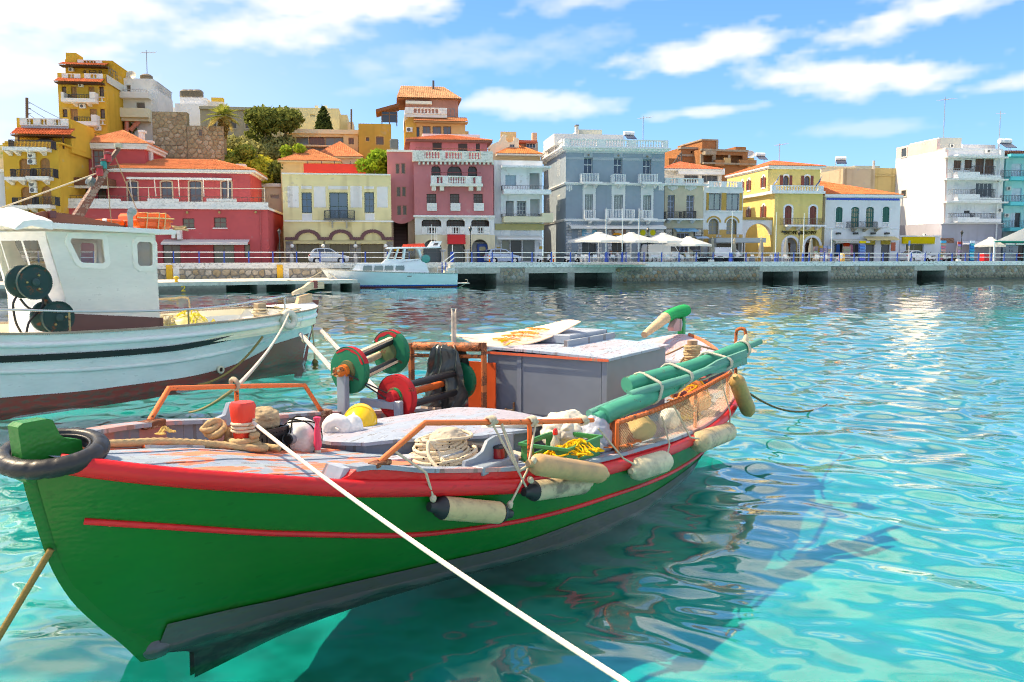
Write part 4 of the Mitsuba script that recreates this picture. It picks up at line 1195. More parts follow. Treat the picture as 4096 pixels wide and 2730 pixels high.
h.slab('awning',(560,1096,1028,1140),.05,2.6,(.46,.49,.50),'flat')
for x in(566,905):
 u,z=h.p(x,1140,2.4)
 h.put('post',box(u-.06,u+.06,2.3,2.42,SZ,z),'paint',(.12,.1,.08))
for q in((636,1062,655,1085),(662,1064,684,1085),(832,1062,855,1086)):
 h.slab('vent_grille',q,.05,.12,(.5,.5,.48),'paint')
pk=house('arched_passage','white wall with one large arch between the white ochre and the yellow shuttered house',ZE,1050,8.5,8,'wall')
a,b_,s,t=pk.r(920,952,1176,1290)
pk.holes.append(arch_poly(a,b_,SZ-.2,t))
pk.face((888,915,1206,1300),(.83,.83,.83),.9,back=False,t=.85)
pk.slab('coping',(888,893,1206,917),-.85,.2,(.50,.32,.10))
ps=thing('passage_stair','white steps seen through the large arched passage','stairs')
a,b_=pk.p(905,1200)[0],pk.p(1085,1200)[0]
for i in range(9):
 put('step',pk.F.w(box(a,b_,-6-.4*(i+1),-6-.4*i,SZ-.1,SZ+.2*(i+1))),'grime',(.75,.73,.68),ps)
h=house('shuttered_house','yellow corner house with brown shutters, white balustrade and orange roof',ZE,1420,7)
YEL,BRN=(.80,.63,.24),(.20,.045,.03)
h.win(1283,490,1341,588,fc=(.12,.05,.04),nx=2,nz=1,arch=True,rise=.45,shut='open',sc=BRN,rec=.2,surround=(.2,(.80,.80,.80)),d=-1.5,pane=(.10,.10,.13))
h.win(1487,493,1546,590,fc=(.12,.05,.04),nx=2,nz=1,arch=True,rise=.45,shut='open',sc=BRN,rec=.2,surround=(.2,(.80,.80,.80)),d=-1.5,pane=(.10,.10,.13))
h.face((1168,425,1640,640),YEL,13,d=-1.5,z0=h.p(1400,645)[1])
for x0,x1,y0 in((1300,1366,780),(1540,1604,783)):
 h.win(x0,y0,x1,y0+186,fc=BRN,nx=1,nz=1,arch=True,rise=.35,shut='closed',sc=BRN,rec=.15,surround=(.2,(.82,.82,.84)))
for x0,x1 in((1287,1424),(1492,1634)):
 a,b_,s,t=h.r(x0,1088,x1,1290)
 h.holes.append(arch_poly(a,b_,SZ-.2,t,1.1))
 O=arch_poly(a-.28,b_+.28,SZ-.1,t+.28,1.25).difference(arch_poly(a,b_,SZ-.3,t,1.1))
 h.put('arch_surround',prism(max(getattr(O,'geoms',[O]),key=lambda g:g.area),-.02,.06),'stucco',(.80,.81,.84))
h.face((1208,640,1658,1300),YEL,13,inner=False,t=.45)
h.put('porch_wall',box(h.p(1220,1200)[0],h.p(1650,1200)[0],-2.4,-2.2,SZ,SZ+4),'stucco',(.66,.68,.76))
for q,c1 in(((1328,1140,1350,1285),(.30,.10,.02)),((1498,1140,1535,1285),(.08,.05,.04))):
 h.win(*q,fc=(.25,.12,.04),nx=1,nz=1,d=-2.2,rec=-.08,hole=False,pane=c1)
h.iron(1345,1225,1405,1285,-.3,back=-.3,gap=.14,sides=False)
YS=Frame(h.F.o+h.F.u*h.p(1200,900)[0],8-90)
YZ=lambda y:h.p(1400,y)[1]
put('wall',YS.w(box(-13,.0,-.3,.02,SZ,YZ(640))),'stucco',YEL,h.k,wear=.1)
put('wall',YS.w(box(-14.5,-1.5,-.3,.3,YZ(640),YZ(425))),'stucco',YEL,h.k,wear=.1)
put('string_course',YS.w(box(-14.5,0,.0,.42,YZ(668),YZ(640))),'grime',(.8,.8,.8),h.k)
for(xc,y0,y1,w_)in((1097,497,600,20),(956,527,628,18),(893,540,635,14),(1097,775,890,22),(955,805,892,20)):
 dd=.30 if y0<640 else .02
 q0=YS.px(ZE(xc-w_*.5,y0),dd);q1=YS.px(ZE(xc+w_*.5,y1),dd)
 za,zb_=q1[1],q0[1]
 A=arch_poly(q0[0],q1[0],za,zb_,.4)
 wk=put('window',YS.w(prism(A.buffer(.22,join_style=2).difference(A),dd-.02,dd+.06)),'stucco',(.82,.82,.82),h.k)
 put('pane',YS.w(prism(A,dd+.005,dd+.02)),'gloss',(.10,.05,.04),wk)
 wd=(q1[0]-q0[0])*.5
 for ua_,ub_ in((q0[0]-wd,q0[0]),(q1[0],q1[0]+wd)):
  put('shutter',YS.w(box(ua_,ub_,dd+.06,dd+.12,za,zb_-.2)),'paint',BRN,wk)
a,b_=h.p(1168,430,-1.5)[0],h.p(1640,430,-1.5)[0]
t=YZ(425)+.12
h.slab('cornice',(1160,398,1655,427),-14.8,-1.1,(.80,.79,.76),'grime')
h.hip(a,b_,-14.5,-1.5,t+.35,h.p(1340,355,-8)[1]-t-.3,.5,(.74,.25,.12),fascia=(.78,.77,.74))
h.slab('terrace_slab',(1168,640,1672,666),-1.6,.55,(.80,.80,.82),'grime')
h.balustrade(1168,586,1670,642,.4,(.80,.81,.83),(),wear=.15,gap=.34)
b=h.slab('balcony',(1288,968,1662,984),0,1.1,(.76,.77,.80),'grime')
h.iron(1292,902,1660,970,1.05,parent=b,gap=.18,c=(.16,.12,.06))
h.brackets((1320,1420,1510,1600),984,1018,.95,(.74,.75,.78),b,.18)
sg=newkey('lettering',h.k)
tm=meshkit.text_mesh('ΕΚΘΕΤΗΡΙΟ ΕΠΙΜΕΛΗΤΗΡΙΟΥ',.40,.05,bold=True)
a,b_,s,t=h.r(1295,1043,1606,1061)
v=tm.vertices*[(b_-a)/np.ptp(tm.vertices[:,0]),1,1]
put(None,h.F.w((np.c_[v[:,0]-v[:,0].min()+a,v[:,2]+.01,v[:,1]+s+.04],tm.faces)),'flat',(.05,.045,.02),key=sg,label='dark Greek capitals over the two arches')
fl=h.slab('floodlight',(1268,1024,1292,1042),.05,.4,(.03,.03,.03),'paint')
for nm,x,y,x1,y1,c1 in(('blue and white flag on a slanting pole at the left of the yellow shuttered house',1212,560,1255,480,(.10,.20,.55)),('dark blue flag at the right corner of the yellow shuttered house',1615,590,1662,490,(.02,.04,.25))):
 fk=thing('flag',nm,'flag')
 p0,p1=on(h,x,y,.5),on(h,x1,y1,1.6)
 put('pole',rod(p0,p1,.035,5),'paint',(.6,.6,.6),fk)
 q=np.linspace(0,1,7)
 e=(p1-p0)
 pts=np.array([[p1-e*(s_*.45)+np.array([-.5*tt_*(1+.3*s_)+.08*math.sin(9*tt_),.2*math.sin(7*tt_+3*s_),-1.0*tt_])for tt_ in q]for s_ in(0,.33,.66,1)])
 put('cloth',(pts.reshape(-1,3),grid_faces(4,7)),'flat',c1,fk)
 if c1[0]>.05:
  pts2=pts+np.array([0,-.02,0])
  put('stripe',(pts2[1:3].reshape(-1,3),grid_faces(2,7)),'flat',(.8,.8,.8),fk)
antenna(on(h,1245,380,-6),2.6,'thin antenna on the roof of the yellow shuttered house',10)
h=house('blue_band_house','white two storey house with a blue band, green shutters and wide orange roof',ZG,440,7)
GRN=(.012,.11,.09)
h.win(208,848,268,984,fc=GRN,nx=1,nz=1,arch=True,rise=.3,shut='closed',sc=GRN,rec=.1,surround=(.12,(.8,.82,.84)))
h.win(627,845,688,984,fc=GRN,nx=1,nz=1,arch=True,rise=.3,shut='closed',sc=GRN,rec=.1,surround=(.12,(.8,.82,.84)))
for x0 in(346,478):
 h.win(x0,848,x0+72,1035,fc=GRN,nx=3,nz=4,arch=True,rise=.3,rec=.15,pane=(.34,.27,.17),fw=.16)
for q in((475,1185,553,1340),(613,1185,691,1340)):
 h.win(*q,fc=(.10,.10,.10),nx=1,nz=1,pane=(.08,.08,.09))
h.win(195,1180,275,1300,fc=(.05,.1,.09),nx=1,nz=1,pane=(.015,.02,.02))
h.win(335,1178,412,1300,fc=(.1,.08,.07),nx=1,nz=1,pane=(.05,.02,.02))
h.face((108,745,780,1345),(.78,.80,.84),12)
h.slab('cornice',(98,738,795,762),-12.3,.45,(.80,.80,.81),'grime')
h.slab('blue_band',(126,770,778,788),-.02,.06,(.03,.08,.55),'paint')
for q in((206,985,269,1032),(625,986,688,1031)):
 h.balustrade(*q,.04,(.80,.78,.78),end=False,gap=.3)
h.slab('string_course',(108,1038,780,1044),-.02,.08,(.8,.81,.83))
b=h.slab('balcony',(333,1034,584,1044),0,1.1,(.3,.28,.25),'grime')
h.iron(337,980,580,1036,1.05,parent=b,gap=.16,c=(.04,.045,.05))
h.brackets((355,455,560),1044,1072,.9,(.36,.32,.26),b,.16)
a,b_=h.p(100,740)[0],h.p(790,740)[0]
t=h.p(400,738)[1]
A,B=(a,.5,t),(b_,.5,t)
h2z=h.p(90,605,-7)[1]
rk=h.put('roof',hull([(a-3,.4,t-.05),(b_,.4,t-.05),(a-3,-13,t-.05),(b_,-13,t-.05),(a-2,-6.5,h2z-.05),(a+1,-6.5,h2z-.05)]),'stucco',(.5,.2,.1))
h.put('tile',h.tiles(((a-3,.5,t),(b_+.1,.5,t),(a+1,-6.5,h2z),(a-2,-6.5,h2z))),'tile',(.74,.25,.11),parent=rk,kind='stuff')
h.awning(166,1134,470,1172,1.2,(.68,.66,.58),scallop=False)
tm=meshkit.text_mesh('Best Quality Leather Gifts Ceramics Cotton',.17,.006)
u0_,u1_,s,t=h.r(178,1156,460,1170,1.2)
v=tm.vertices*[(u1_-u0_)/np.ptp(tm.vertices[:,0]),1,1]
h.put('lettering',(np.c_[v[:,0]+u0_,v[:,2]+1.215,v[:,1]+h.r(166,1134,470,1172,1.2)[2]+.1],tm.faces),'flat',(.22,.30,.16))
h.awning(452,1112,738,1150,1.0,(.66,.55,.30))
for q in((474,1150,556,1186),(612,1148,694,1184)):
 h.slab('yellow_sign',q,.0,.16,(.42,.34,.06),'flat')
for x in(222,376,532,656):
 u,z=h.p(x,1086)
 h.put('floodlight',box(u-.25,u+.25,.1,.5,z-.12,z+.12),'paint',(.03,.03,.03))
h.slab('red_poster',(703,1166,742,1242),.0,.06,(.50,.16,.10),'flat')
u,z=h.p(306,1205,.4)
h.put('red_sign',prism(Polygon([(u-.45,z+.3),(u-.3,z+.52),(u+.3,z+.52),(u+.45,z+.3),(u+.3,z-.42),(u-.3,z-.42)]),.3,.4),'flat',(.75,.09,.03))
h=house('cream_block','cream flat roofed block with a solar heater, behind the blue band house',ZG,220,26)
h.face((75,490,375,760),(.80,.76,.60),12)
h.face((372,480,600,700),(.78,.72,.54),8,d=-4,holes=False)
h.slab('coping',(70,484,380,496),-12,.2,(.8,.78,.68))
solar_heater(h.F,on(h,250,470,-2),'white solar water heater on the cream flat roofed block',.8,turn=-10)
h=house('stained_block','stained ochre grey block with a flue pipe, left of the tall pink block',ZG,520,19)
h.win(598,612,662,690,fc=(.45,.4,.35),nx=2,nz=2,d=-1,pane=(.30,.25,.20))
h.slab('roller_shutter',(600,613,661,655),-1.18,-1.1,(.42,.12,.06),'paint')
h.face((270,505,556,800),(.55,.47,.33),8,wear=.9)
h.face((556,500,742,800),(.60,.48,.22),8,d=-1,wear=.6)
h.slab('band',(556,560,742,574),-1.05,-.8,(.52,.42,.2))
u,z=h.p(568,430)
h.put('flue',tube([[u,-.5,h.p(568,690)[1]],[u,-.5,z]],.17,8),'paint',(.55,.52,.48))
h=house('brick_shell','unfinished bare brick and concrete building rising behind the cream cafe house',ZE,700,36,14)
BRK,CNC=(.42,.20,.09),(.42,.36,.27)
def opening(q,d=0.0):
 a,b_,s,t=h.r(*q,d)
 h.holes.append(sbox(a,s,b_,t))
def bricks(rect,d,holes_c=True):
 pass
for q in((512,295,598,372),(632,292,752,380),(772,296,895,382)):
 opening(q)
h.face((495,240,942,500),BRK,12,z0=6,t=.35,wear=.3)
for q in((470,185,488,248),(395,252,410,275),(418,248,430,270)):
 opening(q,-3)
h.face((296,225,510,420),BRK,10,d=-3,z0=6,t=.35)
h.face((503,142,656,250),BRK,9,d=-1.5,z0=h.p(600,250)[1],holes=False)
opening((212,380,240,405),-3.5)
h.face((182,325,310,480),BRK,8,d=-3.6,z0=6)
for q,d0,d1 in(((490,238,945,258),-.3,.25),((495,372,1000,388),-.3,.9),((486,285,510,372),-.2,.2),((598,262,630,380),-.1,.12),((752,290,772,382),-.1,.1),((296,215,512,235),-4,-2.8),((500,138,660,152),-9,-1.3),((640,142,660,240),-1.6,-1.35),((296,285,500,305),-3.2,-2.8),((500,262,605,296),-.3,1.2)):
 h.slab('concrete_beam',q,d0,d1,CNC,'stucco',wear=.6)
for q in((605,345,690,400),(838,345,1000,400),(695,325,752,385)):
 h.slab('brick_parapet',q,.2,.9,(.46,.24,.11)if q[0]!=695 else(.62,.45,.22),'stucco',wear=.4)
h.slab('brick_parapet',(842,210,942,242),-4,-.5,BRK)
h.face((940,320,1005,470),(.62,.45,.2),6,d=-2,z0=6,holes=False)
kk=thing('steel_stair','dark steel stair frame left of the brick building','stairs')
for x in(305,270,288):
 put('post',rod(on(h,x,420,-2),on(h,x,262+(305-x)*.8,-2),.1,5),'paint',(.14,.12,.1),kk)
put('stringer',cat(rod(on(h,205,395,-2),on(h,308,262,-2),.12,5),rod(on(h,190,410,-2),on(h,300,280,-2),.08,5)),'paint',(.14,.12,.1),kk)
dk=thing('satellite_dish','pale satellite dish at the right end of the brick building','satellite dish')
put(None,xf(lathe([(0,0),(.4,.05),(.65,.2),(.6,.2),(.38,.1),(0,.05)],12),R=rot([1,0,0],70),t=on(h,970,290,-2)),'paint',(.6,.6,.6),key=dk)
solar_heater(h.F,on(h,1062,345,-2),'white solar water heater between the brick building and the yellow roof',.8,turn=12)
h=house('tall_pink_block','tall block with a blank pink side wall and white balconied front',ZG,1440,7)
WB=(.80,.81,.82)
BS=(.12,.06,.035)
for q in((1265,430,1334,520),(1362,427,1430,518),(1458,418,1540,552),(1545,418,1624,552)):
 h.win(*q,fc=BS,nx=1,nz=1,shut='closed',sc=BS,d=-.1)
for q in((1266,626,1334,705),(1360,624,1430,705),(1455,818,1622,905),(1263,826,1330,905),(1357,820,1425,880)):
 h.win(*q,fc=(.68,.70,.72),nx=1,nz=1,shut='closed',sc=(.72,.74,.76),d=-.1,rec=.06)
h.win(1462,632,1616,760,fc=(.66,.68,.68),nx=4,nz=1,d=-.1,pane=(.06,.08,.10))
h.win(1358,880,1412,905,fc=(.1,.1,.1),nx=2,nz=1,d=-.1,pane=(.02,.02,.02))
h.win(1172,1030,1414,1116,fc=(.18,.09,.05),nx=2,nz=1,fw=.12,rec=.12,pane=(.10,.10,.10))
h.win(1208,1182,1258,1300,fc=(.45,.46,.5),nx=1,nz=1,pane=(.12,.14,.16))
h.win(1330,1190,1420,1330,fc=(.2,.1,.08),nx=1,nz=1,pane=(.015,.015,.015))
h.win(1470,1190,1620,1330,fc=(.2,.1,.08),nx=2,nz=1,pane=(.03,.03,.03))
h.face((1186,335,1706,1000),WB,11.5,d=-.1,z0=h.p(1400,1000)[1])
h.face((1152,994,1692,1345),(.44,.44,.50),11)
for y in(402,600,802):
 h.slab('floor_slab',(1160+(y-402)*-.01,y,1706,y+14),-.3,1.1,(.74,.74,.72),'grime',wear=.45)
 h.slab('ledge',(1255,y-14,1640,y+1),0,1.15,WB,'grime',wear=.3)
h.slab('base_slab',(1150,992,1700,1002),-.2,.5,(.72,.72,.72))
for(ya,yb)in((520,586),(705,785),(906,990)):
 b=h.slab('balcony',(1255,yb-46,1450,yb),.0,1.1,WB,'grime',wear=.4)
 h.slab('balcony',(1450,yb-14-(20 if yb>900 else 0),1640,yb),.0,1.1,WB,'grime',wear=.4)
 h.iron(1258,ya-15 if ya<900 else 904,1450,yb-46,1.05,parent=b,gap=.25,c=(.30,.30,.30)if ya<900 else(.04,.04,.05))
 h.iron(1450,ya-40 if ya<600 else(ya-18 if ya<900 else 904),1634,yb-14,1.05,parent=b,gap=.2,c=(.06,.06,.07))
PS=Frame(h.F.o+h.F.u*h.p(1186,800)[0],8-90)
PZ=lambda y:h.p(1300,y)[1]
put('side_wall',PS.w(box(-11.6,-.05,-.2,.03,SZ,PZ(318))),'stucco',(.82,.62,.57),h.k,wear=.12)
put('side_wall',PS.w(box(-11.6,-2.2,-.4,.02,PZ(318),PZ(222))),'stucco',(.82,.62,.57),h.k,wear=.12)
for(xc,y0,y1)in((822,322,402),(820,697,760)):
 q0,q1=PS.px(ZG(xc-24,y0),.03),PS.px(ZG(xc+26,y1),.03)
 wk=put('window',PS.w(prism(sbox(q0[0],q1[1],q1[0],q0[1]).difference(sbox(q0[0]+.15,q1[1]+.15,q1[0]-.15,q0[1]-.1)),.02,.12)),'paint',(.66,.62,.56),h.k)
 put('pane',PS.w(box(q0[0]+.1,q1[0]-.1,.03,.05,q1[1]+.1,q0[1]-.05)),'glass',(0,0,0),wk)
h.slab('penthouse',(1132,228,1335,345),-9,-2.4,(.74,.70,.60))
h.slab('roof_house',(1345,290,1640,330),-8,-4,(.80,.80,.80))
h.slab('roof_parapet',(1190,322,1706,338),-.4,.0,WB)
h.ac(1222,288,1252,318,d=-2.4)
for q in((1545,336,1590,366),(1628,598,1668,630),(1640,862,1690,898)):
 h.ac(*q)
u,z=h.p(1672,420)
h.put('drain_pipe',tube([[u,.2,h.p(1672,340)[1]],[u,.2,h.p(1672,1330)[1]]],.1,6),'paint',(.76,.77,.78))
antenna(on(h,1172,235,-4),5.5,'tall thin antenna with a yellow tip on the roof of the tall pink block',30,5,1.6)
antenna(on(h,1668,330,-2),5.0,'forked antenna at the right end of the tall pink block roof',60,6,1.3)
solar_heater(h.F,on(h,1720,330,-1.5),'grey solar water heater between the tall pink block and the turquoise block',.9,turn=8)
h.awning(1282,1155,1640,1190,1.4,(.74,.75,.78))
BRD=(.40,.22,.13)
for j in range(9):
 for i in range(2):
  h.slab('brick',(1142+i*14+(j%2)*3,1128+j*9,1154+i*14+(j%2)*3,1135+j*9),.0,.08,[BRD,(.34,.17,.1),(.46,.27,.17)][(i+j)%3],'stone')
for j in range(5):
 for i in range(7):
  h.slab('brick',(1172+i*13.5+(j%2)*4,1128+j*9,1183+i*13.5+(j%2)*4,1135+j*9),.0,.08,[BRD,(.34,.17,.1),(.46,.27,.17)][(i*2+j)%3],'stone')
h=house('yellow_fascia_shop','low white shop with a plain yellow fascia in front of the pink wall',ZG,960,7.2)
h.win(836,1180,995,1300,fc=(.3,.3,.28),nx=2,nz=1,pane=(.12,.10,.03))
h.face((782,1112,1142,1345),(.76,.78,.84),5)
h.slab('coping',(776,1104,1146,1116),-5,.2,(.8,.8,.82))
h.slab('yellow_fascia',(800,1119,1082,1178),.0,.35,(.66,.50,.01),'flat')
h.ac(985,1088,1010,1106,d=-.6)
h.slab('blue_plaque',(797,1252,812,1262),0,.05,(.05,.12,.40),'flat')
h=house('turquoise_block','turquoise block of flats with dark balcony railings at the right edge',ZG,1850,6,3)
TQ,TQ2=(.42,.76,.78),(.16,.62,.68)
for q in((1782,460,1872,575),(1782,680,1872,795),(1772,900,1820,1030)):
 h.win(*q,fc=(.6,.68,.75),nx=3,nz=1,shut='closed',sc=(.60,.70,.78))
h.win(1820,900,1865,1030,fc=(.1,.1,.1),nx=1,nz=1,pane=(.02,.02,.025))
h.win(1820,1190,1900,1330,fc=(.1,.1,.1),nx=1,nz=1,pane=(.02,.02,.025))
h.face((1712,385,2100,1345),TQ,10)
for y in(585,808,1036):
 b=h.slab('balcony',(1712,y,2100,y+32),0,1.5,TQ2,'stucco')
 h.iron(1714,y-64,2098,y,1.4,parent=b,gap=.2,c=(.03,.04,.05))
h.slab('eave',(1712,385,2100,408),-10,1.6,TQ2)
h.slab('base_wall',(1690,1070,1900,1180),-.02,.3,(.36,.42,.40))
h.slab('panel_wall',(1690,1195,1825,1335),.02,.35,(.36,.44,.52),'flat')
for x in(1708,1748,1770):
 for y in(1205,1230):
  h.slab('dark_slot',(x,y,x+5,y+(10 if y<1220 else 22)),.35,.37,(.06,.06,.07),'flat')
for q in((1728,668,1766,702),(1712,908,1750,942)):
 h.ac(*q)
a,b_,s,t=h.r(1712,300,2100,385)
rk=h.put('roof',hexa(np.array([[a,.8,s],[b_,.8,s],[b_,-6,t],[a,-6,t]])-[0,0,.2],np.array([[a,.8,s],[b_,.8,s],[b_,-6,t],[a,-6,t]])),'wood',(.10,.06,.05))
h.put('tile',h.tiles(((a,.9,s+.05),(b_,.9,s+.05),(b_,-6,t+.05),(a,-6,t+.05))),'tile',(.12,.07,.06),parent=rk,kind='stuff')
h=house('white_flats','white stepped block of flats on the hill right of the ochre tower',ZA,930,27)
W3=(.82,.80,.76)
for q in((835,315,863,372),(900,430,957,480)):
 h.win(*q,fc=(.3,.26,.2),nx=1,nz=1,pane=(.16,.12,.09))
h.face((800,272,1020,700),W3,8,z0=10)
h.slab('parapet_band',(800,372,1000,412),-.1,1.2,W3)
bk=h.slab('balcony',(805,480,1000,540),0,1.4,(.80,.74,.52))
h.slab('canopy',(800,540,1000,562),-.1,1.0,(.78,.70,.48))
for a_,b_2 in(((838,640),(838,535)),((862,615),(930,538))):
 p,q=h.p(*a_,.6),h.p(*b_2,.6)
 h.put('brace',tube([[p[0],.6,p[1]],[q[0],.6,q[1]]],.25,6),'paint',(.75,.28,.18))
h.face((800,560,1010,760),(.78,.70,.48),5,d=-.5,z0=8,holes=False)
h.win(915,585,962,645,fc=(.5,.2,.1),nx=2,nz=1,d=-.5,hole=False,rec=-.05)
h.iron(810,345,965,372,1.15,gap=.25,c=(.4,.38,.36))
S=Frame(h.F.o+h.F.u*h.p(1020,400)[0],8+90)
put('side_wing',S.w(box(.0,7,-.3,.35,h.p(1000,700)[1]-3,h.p(1020,345)[1])),'stucco',(.78,.77,.76),h.k)
put('railing',S.w(cat(*[box(i*.5,i*.5+.05,.3,.35,h.p(1020,345)[1],h.p(1020,345)[1]+.9)for i in range(14)],box(0,7,.3,.35,h.p(1020,345)[1]+.85,h.p(1020,345)[1]+.92))),'paint',(.35,.35,.35),h.k)
antenna(on(h,974,300,-2),3.6,'antenna on the white stepped flats',40)
for x,y,lab in((862,262,'pale satellite dish on the white stepped flats'),):
 dk=thing('satellite_dish',lab,'satellite dish')
 put(None,xf(lathe([(0,0),(.4,.05),(.7,.22),(.65,.22),(.38,.1),(0,.05)],12),R=rot([1,0,0],60),t=on(h,x,y,-1)),'paint',(.6,.55,.45),key=dk)
tk=thing('water_tank','dark rooftop tank beside the antenna on the white stepped flats','tank')
put(None,h.F.w(xf(lathe([(0,0),(.7,.05),(.7,.55),(.4,.75),(0,.8)],14),t=(h.p(968,285,-2)[0],-2,h.p(968,290,-2)[1]))),'paint',(.16,.12,.07),key=tk,smooth=40)
h=house('white_hill_house','white flat roofed house with three dark tanks on the hill top',ZA,1260,44)
h.face((1160,438,1345,700),(.86,.85,.83),8,z0=12)
h.face((1188,398,1365,445),(.86,.85,.83),7,d=-.6,z0=h.p(1250,445)[1],holes=False)
h.face((1080,462,1165,600),(.84,.82,.78),6,d=-1,z0=12,holes=False)
h.face((1365,425,1475,600),(.82,.78,.68),6,d=-1.5,z0=12,holes=False)
h.slab('yellow_frame',(1395,398,1472,430),-3,-2,(.70,.48,.08))
h.slab('roof_box',(1232,352,1268,378),-4,-2,(.8,.8,.78))
for x,lab in((1228,'left'),(1266,'middle'),(1304,'right')):
 tk=thing('water_tank','dark rooftop tank, the %s one of three on the white hill house'%lab,'tank')
 u,z=h.p(x,396,-2)
 put(None,h.F.w(xf(lathe([(0,0),(.8,.02),(.8,.7),(.5,.95),(0,1.0)],12),t=(u,-2,z))),'paint',(.14,.11,.06),key=tk,smooth=40)
h=house('stone_house','old grey stone house with a flat cornice on the hill behind the palm',ZA,1530,36)
for q in((1620,538,1658,600),(1522,545,1560,600),(1396,540,1428,590)):
 h.win(*q,fc=(.20,.15,.10),nx=2,nz=1,surround=(.15,(.52,.46,.34)),pane=(.12,.09,.06))
h.face((1325,478,1720,760),(.50,.43,.28),9,z0=10,wear=.8)
h.slab('cornice',(1318,462,1735,480),-9,.35,(.52,.46,.32))
h.slab('parapet',(1325,455,1490,466),-9,.1,(.54,.47,.30))
HILLST=[(.38,.31,.18),(.44,.36,.22),(.33,.27,.17),(.47,.40,.27)]
for(x0,y0,x1,y1,back,nm,sd)in((1008,492,1238,800,22,'high rubble stone retaining wall on the hill left of the palm',31),(1238,585,1480,800,21,'lower rubble stone wall with one window left of the palm',32)):
 h=house('stone_wall',nm,ZA,(x0+x1)/2,back,8,'wall')
 a,b_,s,t=h.r(x0,y0,x1,y1)
 h.put('masonry',box(a,b_,-1.2,-.02,s-3,t),'stone',(.34,.28,.18))
 n0=len(stones)
 rubble(h.F,a,b_,s,t,-.02,.62,sd,HILLST,wear=0)
 new=stones[n0:]
 for st in new[:150]:
  put('stone',st[1],'stone',st[2],h.k)
 if new[150:]:
  put('small_stone',cat(*[st[1]for st in new[150:]]),'stone',HILLST[1],h.k,kind='stuff')
 del stones[n0:]
 if sd==32:
  h.win(1310,608,1340,655,fc=(.3,.22,.12),nx=1,nz=1,hole=False,rec=-.14,pane=(.12,.09,.06))
h=house('cream_hill_house','cream modern house with a long window strip above the orange roofs',ZB,500,30)
h.win(272,432,408,492,fc=(.40,.22,.08),nx=2,nz=1,rec=.5,pane=(.26,.26,.24))
h.win(523,432,650,492,fc=(.40,.22,.08),nx=2,nz=1,rec=.5,pane=(.26,.26,.24))
h.win(410,432,522,492,fc=(.30,.14,.06),nx=4,nz=1,rec=.5,pane=(.22,.10,.05))
h.win(686,438,724,485,fc=(.35,.18,.08),nx=2,nz=1,pane=(.16,.10,.06))
for q in((272,500,655,545),):
 h.win(*q,fc=(.5,.36,.2),nx=8,nz=2,rec=.5,pane=(.20,.16,.10))
h.face((248,384,755,700),(.80,.68,.40),10)
h.slab('fascia',(244,382,758,412),-.1,.3,(.82,.72,.48))
h.slab('rail_band',(255,492,660,502),-.1,.5,(.80,.70,.46))
h.slab('chimney',(272,268,302,384),-3,-2,(.80,.68,.42))
h=house('yellow_block','plain pale yellow flat roofed block on the skyline',ZB,420,38)
h.win(418,275,455,292,fc=(.6,.55,.35),nx=4,nz=2,pane=(.45,.40,.25))
h.face((216,230,622,500),(.80,.72,.40),10)
h.face((100,258,220,500),(.80,.74,.48),6,d=-1,holes=False)
h.face((622,278,680,500),(.80,.72,.42),5,d=-2,holes=False)
h.face((680,328,720,500),(.72,.58,.38),5,d=-1,holes=False)
for i,x in enumerate((450,512)):
 h.slab('roof_vent',(x,214,x+24,232),-2,-1.2,(.8,.74,.5))
for q in((706,240,340),):
 pk2=thing('pole','thin dark pole on the skyline right of the yellow block','pole')
 put(None,rod(on(h,q[0],q[2]+40,2),on(h,q[0],q[1],2),.12,6),'paint',(.14,.10,.07),key=pk2)
pk2=thing('utility_pole','dark wooden utility pole with a bracket lamp at the upper left edge','pole')
hh=house('low_wall','low ochre wall on the hill behind the hotel',ZA,200,16,8,'wall')
hh.face((100,640,400,760),(.5,.38,.2),2,z0=3)
b0,b1=on(hh,180,700,0),on(hh,177,400,0)
put('post',rod(b0,b1,.13,6),'wood',(.12,.08,.05),pk2)
put('arm',cat(*[rod(b1-[0,0,.5+.5*i],b1-[-.35,0,.5+.5*i],.03,4)for i in range(5)],rod(b1-[0,0,5.2],b1-[-1.6,0,4.9],.05,5)),'paint',(.1,.09,.08),pk2)
for i in range(3):
 p=b1-[0,0,.3+.6*i]
 q=p+np.array([12.5,6,-3.5-i])
 t_=np.linspace(0,1,12)[:,None]
 wk=thing('overhead_wire',['topmost','middle','lowest'][i]+' thin wire from the utility pole towards the ochre tower','wire','wires from the utility pole')
 put(None,tube(p+(q-p)*t_-np.array([0,0,1.2])*(4*t_*(1-t_)),.02,4),'flat',(.05,.05,.05),key=wk)
pk2=thing('utility_pole','brown wooden pole standing before the stone walls left of the palm','pole')
hh=house('garden_wall','low stone garden wall on the slope behind the red house roof',ZA,1100,23,8,'wall')
a,b_,s,t=hh.r(1000,795,1250,830)
hh.put('masonry',box(a,b_,-.6,0,SZ,t),'stone',(.42,.36,.26))
hh.slab('stone_pillar',(1035,750,1090,812),-.6,.3,(.40,.32,.2),'stone')
put(None,rod(on(hh,1234,830,-1),on(hh,1230,585,-1),.11,6),'wood',(.20,.14,.08),key=pk2)
def f_leaf(p,n,uv):
 c=base(uv)
 return c*(.55+.9*mikit.cell_rand(p.x*5,p.y*5,p.z*5))
scene['leaf']={'type':'principledthin','base_color':mikit.proc(f_leaf),'roughness':.6,'diff_trans':.9}
